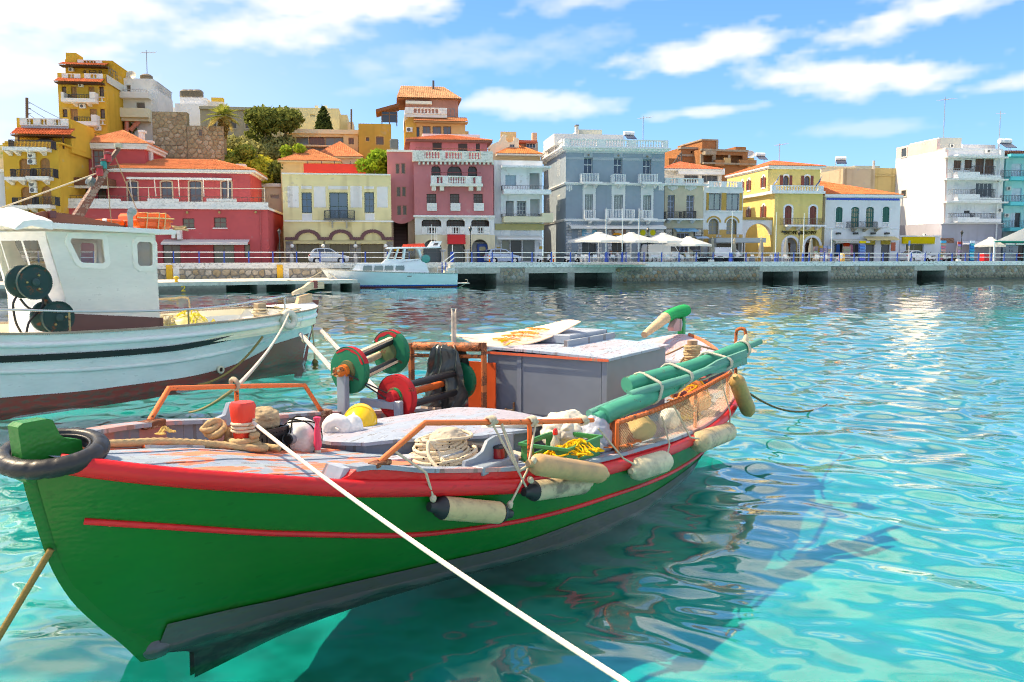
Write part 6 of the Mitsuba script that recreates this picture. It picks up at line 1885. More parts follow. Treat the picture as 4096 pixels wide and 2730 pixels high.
for i,(x,y,r_,back)in enumerate(((395,797,192,.42),(665,1200,184,.42))):
 c0=WBT.gw((x/2.8514)/1.7407,(850+y/2.8514)/1.7407,LT+.32)
 R_=r_/2.8514/1.7407/2000*16.4
 dk=wp2('drum',xf(cat(lathe([(0,0),(.03,.02),(R_*.85,.0),(R_*.98,.03),(R_,.02),(R_,-.03),(R_*.55,-.08),(R_*.45,-.2),(R_*.55,-.34),(R_*.95,-.40),(R_*.95,-.46),(0,-.46)],32)),R=rot([1,0,0],-90),t=c0),'rust',DGR,k,wear=.28,smooth=35)
 wp2('hub',xf(lathe([(0,0),(.07,.0),(.07,.04),(.04,.06),(0,.06)],10),R=rot([1,0,0],-90),t=c0+[0,.02,0]),'rust',(.03,.07,.07),dk,smooth=35)
 for j in range(3):
  a=2.1*j+i
  wp2('bolt',xf(lathe([(0,0),(.022,0),(.022,.02),(0,.022)],6),R=rot([1,0,0],-90),t=c0+[R_*.45*math.cos(a),.012,R_*.45*math.sin(a)]),'rust',(.3,.25,.1),dk)
c0=WBT.gw((395/2.8514)/1.7407,(850+797/2.8514)/1.7407,LT+.0)
c1=WBT.gw((665/2.8514)/1.7407,(850+1200/2.8514)/1.7407,LT+.0)
wp2('arm',cat(tube([c0,c1],.07,8),tube([c1,c1*[1,1,0]+[0,0,.95]],.09,8)),'rust',DGR,k,wear=.3,smooth=40)
hp=lambda pts:smooth_path([WBT.gw((x/2.8514)/1.7407,(850+y/2.8514)/1.7407,LT+.1)for x,y in pts],8)
for pts in(((185,960),(150,1060),(180,1250),(245,1380)),((230,985),(300,1070),(370,1110),(420,1110)),((490,970),(480,1080),(340,1240),(300,1375))):
 wp2('hose',tube(hp(pts),.02,6),'paint',(.012,.012,.012),k,smooth=True)
rp=[WBT.gc(x,y,lambda s:wsh(s)-.07,-.6,12)for x,y in((0,712),(165,716),(376,714),(527,702))]
re=WBT.gc(654,682,lambda s:wsh(s)-.07,-.6,12)
rl=wput('side_rail',tube(np.vstack([smooth_path([np.array([10.5,wsh(10.5)-.07,rp[0][2]+.05])]+rp+[re+[.12,0,.0]],6),[re,re-[.0,0,.05]],[[re[0],re[1],wzs(re[0])+.03]]]),.021,8),'steel',(0,0,0),smooth=True)
for x,y in((160,738),(433,722)):
 q=WBT.gc(x,y,lambda s:wsh(s)-.07,-.6,12)
 zt=np.interp(q[0],[r_[0]for r_ in rp[::-1]],[r_[2]for r_ in rp[::-1]])
 wput('rail_post',tube([[q[0],q[1],wzs(q[0])],[q[0],q[1],zt]],.019,8),'rust',(.35,.27,.13),rl,wear=.2)
fr_=[WBT.gc(x,y,lambda s:-(wsh(s)-.07),-.6,12,True)for x,y in((380,687),(425,684),(434,692),(437,725))]
wput('far_rail',tube(smooth_path(np.vstack([fr_[0]+[1.2,0,0],fr_]),6),.021,8),'rust',(.50,.38,.20),smooth=True)
fq=WBT.gc(0,700,lambda s:-(wsh(s)-.07),-.6,12,True)
wput('far_rail',tube([[7.2,-(wsh(7.2)-.07),1.83],[10.8,-(wsh(10.8)-.07),1.95]],.021,8),'rust',(.55,.45,.28),smooth=True)
b0=WBT.gz(597,755,1.05)
bt_=WBT.gs(597,697,b0[0]*0+2.3)
wput('bitt',rbox(2.18,2.42,bt_[1]-.10,bt_[1]+.10,.95,bt_[2],.02),'wood',(.38,.30,.20))
k=thing('rope_coil','pale mooring rope wound on the stern bitt of the white boat','rope')
lp=[]
for i in range(90):
 a=i*.42
 lp.append([2.3+(.17+.03*math.sin(i*.7))*math.cos(a),bt_[1]+(.17+.03*math.cos(i*.5))*math.sin(a),bt_[2]-.14-.003*i+.02*math.sin(i*.31)])
tail=smooth_path([lp[-1],[2.0,bt_[1]+.25,1.36],[1.55,bt_[1]+.3,1.42],[1.2,bt_[1]+.15,1.45],[1.6,bt_[1]-.05,1.40],[1.9,bt_[1]+.2,1.40]],8)
put(None,WBT.W(tube(np.vstack([lp,tail]),.022,6)),'rope',(.70,.62,.45),key=k,smooth=True)
v,f=extrude(Polygon([WBT.gw(x,y,0)[[0,2]]for x,y in((700,690),(730,690),(728,722),(712,770),(702,830),(690,870),(678,870),(690,770),(700,720))]),.08)
rd=wput('rudder',(np.c_[v[:,0],v[:,2]-.04,v[:,1]],f),'paint',(.20,.045,.035),wear=.3)
v,f=extrude(Polygon([WBT.gw(x,y,0)[[0,2]]for x,y in((707,727),(722,727),(700,800),(682,797))]),.10)
wput('white_cheek',(np.c_[v[:,0],v[:,2]-.05,v[:,1]],f),'paint',(.78,.78,.75),rd)
tl=[WBT.gw(x,y,0)for x,y in((742,656),(712,657),(696,667),(680,672),(672,676))]
rings=[]
for q,(hw,hh2)in zip(tl,((.05,.085),(.06,.10),(.05,.07),(.04,.05),(.03,.04))):
 rings.append([[q[0],-hw,q[2]-hh2],[q[0],hw,q[2]-hh2],[q[0],hw,q[2]+hh2],[q[0],-hw,q[2]+hh2]])
wput('tiller',loft(rings),'wood',(.62,.50,.33))
q=WBT.gw(722,652,0)
wput('rudder_head',rbox(q[0]-.09,q[0]+.09,-.06,.06,q[2]-.15,q[2]+.08,.02),'paint',(.20,.045,.035))
v,f=extrude(Polygon([WBT.gw(x,y,0)[[0,2]]for x,y in((678,705),(686,682),(713,675),(715,700),(700,712))]),.12)
wput('stern_post',(np.c_[v[:,0],v[:,2]-.06,v[:,1]],f),'wood',(.58,.42,.25))
k=thing('fishing_net','heap of pale and yellow net on the after deck of the white boat','net')
put('net',WBT.W(cat(*[tangle(np.array([3.9+.5*i,-.1-.1*i,1.02]),np.array([.55,.75,.38-.06*i]),40,.012,60+i,4)for i in range(3)])),'rope',(.70,.62,.42),k)
put('yellow_net',WBT.W(cat(tangle(np.array([3.35,.1,1.02]),np.array([.55,.6,.48]),70,.013,70,4),tangle(np.array([4.3,.7,1.0]),np.array([.5,.35,.22]),40,.013,71,4))),'rope',(.80,.70,.06),k)
put('body',WBT.W(cat(bumpy(sphere((3.5,.1,1.0),(.5,.55,.36),3),.10,5,3),bumpy(sphere((4.3,.1,.98),(.5,.7,.26),3),.10,5,4))),'grime',(.60,.52,.20),k,smooth=True,wear=.5)
k=thing('foam_float','white foam ring float hung at the stern quarter of the white boat','float')
q=WBT.gc(664,735,lambda s:wsh(s)+.06,-.6,12)
put('ring',WBT.W(bumpy(xf(loft([[[(.16+.085*math.cos(b))*math.cos(a),(.16+.085*math.cos(b))*math.sin(a),.085*math.sin(b)]for b in np.linspace(0,2*np.pi,12,endpoint=False)]for a in np.linspace(0,2*np.pi,25)],True,False),R=rot([1,0,0],-80),t=q),.02,9)),'rope',(.74,.70,.58),k,smooth=True)
put('cord',WBT.W(tube(smooth_path([q+[0,.05,.0],q+[.05,.0,.2],[q[0]+.1,wsh(q[0])-.03,wzs(q[0])+.05]],6),.012,5)),'rope',(.35,.28,.15),k)
for i,((xa,ya),(xb,yb))in enumerate((((690,768),(800,890)),((740,762),(872,905)))):
 k=thing('grey_pole',['long grey wooden pole slanting down behind the near end of the green boat','second grey pole slanting towards the green net reels'][i],'pole')
 a_,b_=at_y(*ZV(xa,ya),20.5),at_y(*ZV(xb,yb),13.5)
 put('shaft',tube([a_,b_],.05,7),'wood',(.42,.40,.38),k)
 put('lashing',cat(*[tube([a_+(b_-a_)*t_+np.array([.05,0,.05]),a_+(b_-a_)*(t_+.012)+np.array([-.055,0,-.055])],.016,5)for t_ in(.1,.13,.16)]),'rope',(.6,.5,.33),k)
k=thing('hanging_rope','tan rope with a wet knotted end hanging from the stern of the white boat','rope')
a_=WBT.P(np.array([-.75,.3,1.5]));p=[at_y(*ZV(x,y),22.2)for x,y in((700,714),(713,716),(718,760),(722,800),(724,838))]
put('line',tube(smooth_path([WBT.P(np.array([1.2,.4,1.46]))]+p,8),.022,6),'rope',(.55,.46,.26),k)
put('knot',bumpy(sphere(p[-1],(.09,.09,.14),2),.03,12),'rope',(.20,.14,.05),k,smooth=True)
GBT=Boat(at_z(*ZV(329,1500),0),58.6)
gk=thing('green_boat','green and red wooden fishing boat with grey cabin, filling the foreground','boat')
gwl=Pchip([0,.47,.9,2.19,3.08,3.96,5,6.27,7.85,9.0,9.75],[.02,.16,.29,.82,1.23,1.48,1.57,1.50,1.2,.6,.03])
gsh=Pchip([-.74,-.5,0,1,2,3,4,5,6,7,8,9,9.8,10.25],[.03,.28,.62,1.0,1.32,1.56,1.69,1.75,1.76,1.73,1.62,1.22,.66,.05])
gzs=Pchip([-.74,-.31,.16,.46,1.01,1.61,2.13,2.57,3.81,5.53,6.31,8.1,9.2,10.25],[1.45,1.32,1.20,1.13,1.0,.89,.80,.73,.635,.545,.535,.66,.86,1.12])
g_lo=[GBT.gw(*[q/V_ for q in ZI(x,y)],0.0)for V_ in(4096/2353,)for x,y in((160,560),(215,740),(290,960),(390,1130),(520,1260),(650,1360),(715,1408))]
_sz=sorted([(q[2],q[0])for q in g_lo])
stem_of_z=Pchip([-.6]+[max(0,z)if i else 0.0 for i,(z,s)in enumerate(_sz)]+[1.75],[.42]+[s for z,s in _sz]+[-.76])
def g_stem(t):
 return(float(stem_of_z(np.clip(t,-.4,1.2)*1.40)),)
def g_stern(t):
 return(9.75+.5*max(t,0)+.4*min(t,0),)
def gput(name,m,mat='hullpaint',c=(.5,.5,.5),parent=None,**kw):
 return put(name,GBT.W(m),mat,c,parent or gk,**kw)
V1=4096/2353
def vz(zf,x,y):
 q=zf(x,y)
 return q[0]/V1,q[1]/V1
GREEN,CRED,GREY3,ORNG=(.006,.15,.012),(.62,.012,.016),(.26,.31,.38),(.72,.15,.04)
hullargs=(g_stem,g_stern,gwl,gsh,gzs,.34)
gput('hull',cat(hull_side(*hullargs,1,0,1,26,140),hull_side(*hullargs,-1,0,1,14,90)),c=GREEN,smooth=True,wear=.25)
gput('bottom',cat(hull_side(*hullargs,1,-1,0,10),hull_side(*hullargs,-1,-1,0,10)),c=(.03,.035,.03),smooth=True,wear=1.0)
def g_lat(zf):
 def f(s):
  s=np.ravel(s)
  t=np.clip(zf(s)/gzs(s),0,1.15)
  sa=np.array([g_stem(x)[0]for x in t]);sb=np.array([g_stern(x)[0]for x in t])
  q=np.clip((s-sa)/(sb-sa),0,1)
  w0,w1=gwl(g_stem(0)[0]+(g_stern(0)[0]-g_stem(0)[0])*q),gsh(np.clip(g_stem(1)[0]+(g_stern(1)[0]-g_stem(1)[0])*q,-.74,10.25))
  return w0+(w1-w0)*t**.9
 return f
def g_band(za,zb,s0,s1,out,n=110,rows=5):
 s=np.linspace(s0,s1,n)
 R=[]
 for k in np.linspace(0,1,rows):
  z=za(s)+(zb(s)-za(s))*k
  R.append(np.stack([s,g_lat(lambda q:z)(s)+out,z],1))
 return sheet(R)
boot_z=Pchip([-.2,.05,.43,.86,2.49,3.61,5.27,10],[.12,.21,.205,.18,.17,.22,.15,.15])
gput('boot_band',g_band(lambda s:0*s-.04,boot_z,.08,9.5,.010),c=(.105,.088,.082),wear=1.0)
st_z=Pchip([-.56,-.19,.69,1.89,2.94,4.01,5.85,7.25,9.6],[1.10,1.01,.77,.51,.42,.375,.275,.26,.5])
gput('stripe',strake(lambda s:g_lat(st_z)(s)+.004,st_z,-.50,9.4,1,.022,120,1.0),'hullpaint',CRED,smooth=True)
rz=lambda s:gzs(s)+.058
gput('rail',cat(*[strake(lambda s:gsh(s)+.012,rz,-.62,10.1,sg,.05,120,1.28,10)for sg in(1,-1)]),'hullpaint',CRED,smooth=True)
bzf=Pchip([-.2,.72,1.9,3.37,4.2,5.6,8.1,10.2],[1.50,1.40,1.20,1.01,.88,.74,.82,1.24])
bz=Pchip([.9,1.08,1.64,2.38,3.76,4.6,5.6,6.4,8.1,9.4,10.2],[1.17,1.20,1.09,.97,.80,.76,.70,.685,.80,1.02,1.24])
for sg,s0_,top_ in((1,.92,bz),(-1,-.15,bzf)):
 v,f=band(lambda s:gsh(s)-.015,lambda s:gzs(s)+.10,top_,s0_,10.1,sg,110,.05)
 cut=v.copy()
 zb_=gzs(np.clip(v[:,0],-.7,10.2))+.10
 k_=np.clip((v[:,0]-s0_)/.17,0,1)
 cut[:,2]=np.where(v[:,2]>zb_+.01,zb_+k_*(v[:,2]-zb_),v[:,2])
 gput('bulwark',(cut,f),'hullpaint' if sg>0 else 'deck',CRED if sg>0 else(.22,.26,.32),wear=0 if sg>0 else .5)
 s_=np.linspace(s0_+.14,10.1,90)
 ring=[np.stack([s_,sg*(gsh(s_)+.0),top_(s_)+.004],1),np.stack([s_,sg*(gsh(s_)-.14),top_(s_)+.004],1),np.stack([s_,sg*(gsh(s_)-.14),top_(s_)-.03],1),np.stack([s_,sg*(gsh(s_)-.0),top_(s_)-.03],1)]
 ring=np.stack(ring,1)
 ring[:,0,1]-=sg*.004
 gput('bulwark_cap',loft(ring),'deck',GREY3,wear=.45)
v,f=extrude(Polygon([GBT.gw(*vz(ZI,x,y),.045)[[0,2]]for x,y in((86,268),(112,246),(235,224),(262,228),(280,262),(302,305),(330,322),(410,330),(420,400),(300,470),(160,560),(130,545),(110,430))]),.11)
gput('stem_head',(np.c_[v[:,0],v[:,2]-.055,v[:,1]],f),c=(.010,.17,.02))
zs_=np.linspace(-.06,1.5,24)
ring=np.array([[[stem_of_z(z)-.045,0,z],[stem_of_z(z)+.03,.05,z],[stem_of_z(z)+.12,.055,z],[stem_of_z(z)+.12,-.055,z],[stem_of_z(z)+.03,-.05,z]]for z in zs_])
gput('stem_post',loft(ring),c=(.010,.16,.02),smooth=40)
v,f=sphere((.10,.02,.02),(.13,.07,.09),2)
gput('stem_shoe',bumpy((v,f),.01,14),'hullpaint',(.09,.095,.10),smooth=True,wear=1.0)
nP=12
ds=np.linspace(-.62,3.4,42)
def deck_z(s,w):
 h_=gsh(np.clip(s,-.7,10.2))
 return gzs(np.clip(s,-.7,10.2))+.085+.11*np.clip(1-(w/h_)**2,0,1)*np.clip((s+.7)/1.2,0,1)
for i in range(-nP,nP):
 w0,w1=i*.125+.002,(i+1)*.125-.002
 ok=np.minimum(abs(w0),abs(w1))<gsh(ds)-.02
 sq=ds[ok]
 if len(sq)<3:
  continue
 lim=gsh(sq)-.01
 a_,b_=np.clip(w0,-lim,lim),np.clip(w1,-lim,lim)
 j=.004*((i*7)%3)
 rows=np.stack([np.stack([sq,a_,deck_z(sq,a_)-.012],1),np.stack([sq,a_+.003,deck_z(sq,a_)+j],1),np.stack([sq,b_-.003,deck_z(sq,b_)+j],1),np.stack([sq,b_,deck_z(sq,b_)-.012],1)])
 gput('deck_plank',sheet(rows),'deck',(.25+.02*((i*5)%3),.31+.02*((i*5)%3),.40),wear=.9)
ds=np.linspace(3.3,9.9,40)
gput('deck',sheet([np.stack([ds,k*(gsh(ds)-.02),gzs(ds)+.07+.05*(1-k*k)],1)for k in np.linspace(-1,1,9)]),'deck',GREY3,wear=.35)
gput('side_step',hull([p for s_,w_ in((.97,.84),(1.10,.975),(.90,.955),(.84,.84))for p in((s_,w_,deck_z(s_,w_)-.03),(s_+.10,w_-.01,deck_z(s_,w_)+.085))]),'deck',(.36,.42,.50),wear=.2)
c_=GBT.gz(400,1024,1.31)
th=np.linspace(0,2*np.pi,25)[:-1]
oval=Polygon(np.c_[c_[0]+.24*np.cos(th),c_[1]+.17*np.sin(th)])
v,f=extrude(oval,.022)
zc=deck_z(np.array([c_[0]]),np.array([c_[1]]))[0]
gput('oval_hatch',(np.c_[v[:,:2],v[:,2]+deck_z(v[:,0],v[:,1])+.005],f),'deck',(.40,.40,.43),wear=1.0)
hp_=Polygon([(2.02,-.50),(1.98,-.1),(2.08,.2),(2.5,.52),(3.1,.74),(3.9,.86),(4.45,.80),(4.5,-.55),(3.2,-.75)])
v,f=extrude(hp_.segmentize(.1),.03)
def hatch_z(s,w):
 return 1.04-.055*(s-2.0)*.9+.07*(1-((w-.05)/.85)**2)*np.clip((s-1.8)/.6,0,1)
tri=trimesh.Trimesh(v,f).subdivide_to_size(.14)
v,f=np.array(tri.vertices),np.array(tri.faces)
hk_=gput('hold_hatch',(np.c_[v[:,:2],v[:,2]+hatch_z(v[:,0],v[:,1])],f),'deck',(.30,.36,.45),wear=.12)
v,f=extrude(hp_.buffer(-.06),.35)
gput('coaming',(np.c_[v[:,:2],v[:,2]+hatch_z(v[:,0],v[:,1])-.35],f),'deck',(.20,.25,.32),hk_,wear=.1)
v,f=extrude(Polygon([(2.0,.52),(2.05,.40),(2.5,.68),(2.62,.86),(2.35,.86)]),.05)
gput('small_step',(np.c_[v[:,:2],v[:,2]+.955],f),'deck',(.36,.42,.50),wear=.1)
CF,CB,CL,CR2=5.48,7.28,-.74,.90
def ctop(s,w):
 return 1.585-.05*(w+.7)**2*.35-.012*(s-CF)*0
CGR=(.155,.185,.225)
ck=gput('cabin',cat(box(CF,CF+.04,CL,CR2,.6,1.53),box(CF+.04,CB-.04,CR2-.04,CR2,.6,1.52),box(CB-.04,CB,CL,CR2,.6,1.53),box(CF+.04,CB-.04,CL,CL+.04,.6,1.53)),'paint',CGR)
sq,wq=np.linspace(CF-.05,CB+.04,9),np.linspace(CL-.04,CR2+.045,9)
top=[[[s_,w_,ctop(s_,w_)+.0]for w_ in wq]for s_ in sq]
bot=[[[s_,w_,ctop(s_,w_)-.03]for w_ in wq]for s_ in sq]
edge=lambda A:np.array(A)
gput('roof',cat(sheet(top),sheet(bot),*[sheet([np.array(t_),np.array(b_)])for t_,b_ in((top[0],bot[0]),(top[-1],bot[-1]),([r[0]for r in top],[r[0]for r in bot]),([r[-1]for r in top],[r[-1]for r in bot]))]),'deck',(.33,.40,.49),ck,wear=.18)
gput('roof_edge',box(CF-.062,CF-.052,CL-.02,CR2+.04,1.50,1.53),'paint',(.62,.12,.05),ck,wear=.5)
gput('door',box(CF-.014,CF,CL+.02,CL+.44,.68,1.50),'paint',(.15,.18,.22),ck)
gput('trim',cat(box(CF-.022,CF,CL+.44,CL+.50,.66,1.505),box(CF-.02,CF,CR2-.06,CR2+.003,.66,1.5),box(CF-.015,CB,CR2,CR2+.012,.62,.72)),'paint',(.17,.20,.25),ck)
gput('panel',cat(box(CF-.012,CF,CL+.51,CR2-.07,.80,1.50)),'paint',(.16,.19,.235),ck)
gput('latch',cat(rod((CF-.03,CL+.40,.72),(CF-.03,CL+.40,.92),.014,6),rod((CF-.05,CL+.30,.82),(CF-.03,CL+.41,.82),.012,6),sphere((CF-.05,CL+.30,.82),.022,1)),'rust',(.12,.09,.06),ck,wear=.6)
gput('sliding_lid',rbox(6.25,7.35,-.62,.02,1.585,1.70,.012),'deck',(.30,.35,.42),ck,wear=.1)
gput('lid_runner',cat(box(6.05,7.45,.03,.09,1.57,1.65),box(6.05,7.45,-.70,-.64,1.57,1.65)),'deck',(.28,.33,.39),ck,wear=.1)
k=thing('plywood_sheet','warped bare plywood sheet with a curled right corner on the grey cabin roof','board')
A_,B_,C_,D_=np.array([5.30,-.78,1.60]),np.array([6.62,-.02,1.84]),np.array([7.1,-.62,1.78]),np.array([5.6,-1.40,1.68])
P2=[]
for i in np.linspace(0,1,13):
 P2.append([A_+(B_-A_)*i+(D_-A_)*j+(C_-B_-D_+A_)*i*j+np.array([0,0,-.13*math.sin(math.pi*i)*(1-.6*j)+.10*j*(1-j)])for j in np.linspace(0,1,9)])
P2=np.array(P2)
up=P2+[0,0,.014]
put('sheet',GBT.W(cat(sheet(up),sheet(P2),*[sheet([a_,b_])for a_,b_ in((up[0],P2[0]),(up[-1],P2[-1]),(up[:,0],P2[:,0]),(up[:,-1],P2[:,-1]))])),'wood',(.86,.62,.44),k)
k=thing('net_scrap','strip of orange net and yellow line lying on the plywood sheet','net')
put('net',GBT.W(cat(*[tangle(np.array([5.75+.22*i,-.72+.05*i,1.645+.03*i]),np.array([.16,.2,.02]),5,.005,90+i,4,.04)for i in range(4)])),'rope',(.80,.38,.10),k)
put('yellow_tape',GBT.W(cat(*[sheet([[[5.45+.1*i+.04*j,-.50-.15*i+.03*math.sin(j*1.3),1.60+.02*i+.03*abs(math.sin(j+i))]for j in range(6)],[[5.47+.1*i+.04*j,-.46-.15*i+.03*math.sin(j*1.3),1.62+.02*i+.03*abs(math.sin(j+i))]for j in range(6)]])for i in range(2)])),'flat',(.80,.62,.02),k)
k=thing('cut_pipe','pale cut pipe with grey marks standing behind the rusty frame','pipe')
p0=GBT.gs(1043,772,5.45)
p1=GBT.gs(1043,712,5.45)
th=np.linspace(0,2*np.pi,15)[:-1]
R_=.032
outer=[[[p0[0]+R_*np.cos(t_),p0[1]+R_*np.sin(t_),z_+(.06*np.sin(t_)*np.cos(t_)if z_>1.9 else 0)]for t_ in th]for z_ in(1.0,p1[2]-.1,p1[2]-.015)]
inner=[[[p0[0]+.8*R_*np.cos(t_),p0[1]+.8*R_*np.sin(t_),z_+(.06*np.sin(t_)*np.cos(t_)if z_>1.9 else 0)]for t_ in th]for z_ in(p1[2]-.015,p1[2]-.3)]
put(None,GBT.W(loft(outer+inner,True,False)),'grime',(.66,.58,.48),key=k,smooth=50,wear=.6)
RST=(.46,.13,.035)
FS=5.10
fl0,fl1=GBT.gs(945,790,FS),GBT.gs(945,958,FS)
fr0,fr1=GBT.gs(1112,792,FS),GBT.gs(1115,958,FS)
fk=gput('frame',cat(rbox(FS-.035,FS+.035,fl0[1]-.03,fl0[1]+.03,.65,fl0[2]+.01,.008)),'rust',RST,wear=.75)
gput('post',tube([[FS,fr0[1],.66],[FS,fr0[1],fr0[2]+.02]],.034,12),'rust',RST,fk,wear=.75,smooth=40)
gput('roller',tube([[FS,fl0[1]+.05,fl0[2]-.03],[FS,fr0[1]-.05,fr0[2]-.035]],.055,14),'rust',(.55,.16,.05),fk,wear=.7,smooth=40)
b0,b1=GBT.gs(950,817,FS),GBT.gs(1110,820,FS)
gput('bar',tube([[FS,fl0[1],b0[2]],[FS,fr0[1],b1[2]]],.024,10),'rust',RST,fk,wear=.7,smooth=40)
q0,q1=GBT.gs(1078,830,5.4),GBT.gs(1118,955,5.4)
gput('orange_board',box(5.38,5.40,q0[1],q0[1]+.40,.66,q0[2]),'paint',(.60,.09,.02),ck,wear=.2)
k=thing('oilskin_trousers','black oilskin trousers hung over the rusty roller','oilskin trousers')
qa,qb=GBT.gs(1010,776,FS-.04),GBT.gs(1040,955,FS-.04)
cw=GBT.gs(1030,800,FS)[1]
hgt=1.62
rows=[]
for i,t_ in enumerate(np.linspace(0,1,26)):
 z_=hgt-t_*.92
 wid=np.interp(t_,[0,.06,.25,.6,.85,1],[.14,.20,.27,.30,.26,.19])
 c0_=cw+np.interp(t_,[0,.3,.7,1],[-.03,.0,.05,-.02])
 row=[]
 for j,u_ in enumerate(np.linspace(-1,1,25)):
  fold=.030*math.sin(u_*7+1.4*math.sin(t_*5))+.018*math.sin(u_*15+t_*9)+.015*math.sin(t_*22+u_*3)
  row.append([FS-.07-.045*(1-u_*u_)-fold+(.05 if t_<.04 else 0),c0_+u_*wid+.02*math.sin(t_*11+u_),z_+.012*math.sin(u_*9)])
 rows.append(row)
rows=np.array(rows)
back=rows.copy();back[:,:,0]=FS+.08-.3*(back[:,:,0]-FS+.07)
put('leg',GBT.W(cat(sheet(rows),sheet(back[:12]),sheet([rows[0],back[0]]))),'oilskin',(0,0,0),k,smooth=True)
rows2=[]
for i,t_ in enumerate(np.linspace(0,1,14)):
 row=[]
 for j,u_ in enumerate(np.linspace(0,2*np.pi,17)):
  r_=.10+.022*math.sin(3*u_+t_*9)+.015*math.sin(7*u_-t_*14)
  row.append([FS-.14+r_*.75*math.cos(u_),cw-.19+.07*math.sin(t_*2.5)+r_*1.25*math.sin(u_),1.20-t_*.33])
 rows2.append(row)
put('leg',GBT.W(sheet(rows2)),'oilskin',(0,0,0),k,smooth=True)
put('seam',GBT.W(sheet([[np.array(q)*[1,1,1]+[-.008,0,.0]for q in rows2[-1]],[np.array(q)+[-.012,0,-.03]for q in rows2[-1]]])),'paint',(.45,.36,.28),k)
scene['oilskin']=two({'type':'principled','base_color':{'type':'rgb','value':[.045,.055,.052]},'roughness':.33,'specular':.6})
RG,RR2=(.008,.16,.075),(.42,.015,.02)
PG=(.27,.31,.37)
def disc(name,c,R_,col,rim,parent,face=-1,hub=(.10,.13,.05)):
 prof=[(0,.02),(R_*.28,.02),(R_*.30,.0),(R_*.93,.0),(R_,.012),(R_,.075),(R_*.95,.085),(0,.085)]
 k_=gput(name,xf(lathe(prof,44),R=rot([0,1,0],90),t=c),'rust',col,parent,wear=.12,smooth=35)
 a_=np.linspace(*rim[1],40)
 wob=[R_*(rim[2]+.03*math.sin(9*x))for x in a_]
 gput('painted_rim',cat(sheet([[[c[0]-.003,c[1]+r_*math.cos(x),c[2]+r_*math.sin(x)]for x,r_ in zip(a_,wob)],[[c[0]-.003,c[1]+R_*.95*math.cos(x),c[2]+R_*.95*math.sin(x)]for x in a_]]),sheet([[[c[0]+.005,c[1]+(R_+.003)*math.cos(x),c[2]+(R_+.003)*math.sin(x)]for x in a_],[[c[0]+.078,c[1]+(R_+.003)*math.cos(x),c[2]+(R_+.003)*math.sin(x)]for x in a_]])),'rust',rim[0],k_,wear=.18)
 gput('hub',xf(lathe([(0,-.03),(R_*.42,-.02),(R_*.45,.0),(0,.01)],24),R=rot([0,1,0],90),t=c),'rust',hub,k_,wear=.55,smooth=35)
 return k_
r1c=GBT.gw(798,852,-1.50)
hk2=gput('reel',cat(rbox(r1c[0]-.10,r1c[0]-.02,r1c[1]-.075,r1c[1]+.05,gzs(r1c[0])+.05,r1c[2]+.03,.008)),'paint',PG)
D1=np.array([r1c[0],r1c[1],r1c[2]])
RA=.265
disc('disc',D1,RA,RG,(RR2,(math.radians(20),math.radians(130)),.86),hk2)
D2=GBT.gw(893,810,-1.56)
disc('disc',D2,RA,RG,(RR2,(math.radians(60),math.radians(150)),.8),hk2)
for ang_,cc in((75,(.02,.02,.022)),(195,(.60,.48,.32)),(315,(.02,.02,.022))):
 o_=np.array([0,math.cos(math.radians(ang_)),math.sin(math.radians(ang_))])*RA*.52
 gput('bar',tube([D1+o_+[.05,0,0],D2+o_],.042,10),'paint' if cc[0]<.1 else 'wood',cc,hk2,smooth=40)
 o2=o_*1.18
 gput('slat',hull([p_ for q_ in(D1+[.06,0,0],D2)for p_ in(q_+o2+[0,-.03,.0],q_+o2+[0,.03,0],q_+o2+[0,-.03,.03],q_+o2+[0,.03,.03])]),'wood',(.62,.50,.34),hk2)
gput('axle',xf(lathe([(0,-.14),(.055,-.14),(.06,-.05),(.075,-.05),(.075,.0),(0,.0)],16),R=rot([0,1,0],90),t=D1+[-.04,.0,0]),'rust',(.62,.16,.02),hk2,wear=.5,smooth=35)
for i in range(4):
 a_=i*1.571+.5
 gput('bolt',xf(lathe([(0,-.03),(.012,-.03),(.012,0),(0,0)],6),R=rot([0,1,0],90),t=D1+[-.17,.045*math.cos(a_),.045*math.sin(a_)]),'rust',(.4,.35,.2),hk2)
r2c=GBT.gw(907,914,-1.02)
E1=np.array([r2c[0],r2c[1],r2c[2]])
hk3=gput('reel',cat(rbox(E1[0]-.10,E1[0]-.03,E1[1]+.06,E1[1]+.15,gzs(E1[0])+.05,E1[2]-.02,.008),rbox(E1[0]-.10,E1[0]-.03,r1c[1]+.05,E1[1]+.06,E1[2]-.12,E1[2]-.03,.008)),'paint',PG)
RB=.255
disc('disc',E1,RB,RR2,((.45,.012,.018),(0,6.28),.72),hk3,hub=(.009,.17,.06))
E2=E1+[1.14,.06,.05]
disc('disc',E2,RB*.9,RG,(RG,(0,6.28),.8),hk3)
for ang_,cc in((70,(.02,.02,.022)),(190,(.70,.14,.03)),(300,(.02,.02,.022))):
 o_=np.array([0,math.cos(math.radians(ang_)),math.sin(math.radians(ang_))])*RB*.5
 gput('bar',tube([E1+o_+[.05,0,0],E2+o_],.042,10),'paint',cc,hk3,smooth=40)
gput('pulley',xf(lathe([(0,-.11),(.02,-.11),(.03,-.08),(.07,-.07),(.075,-.02),(.09,-.015),(.09,.0),(0,.0)],18),R=rot([0,1,0],90),t=E1+[-.02,.0,0]),'rust',(.42,.012,.02),hk3,wear=.15,smooth=35)
for d_ in(.05,-.06):
 gput('belt',tube([D1+[-.07,d_,-d_*.6],E1+[-.07,-d_,d_*1.1]],.009,6),'paint',(.02,.02,.02),hk2)
rl_lat=lambda s:gsh(s)-.07
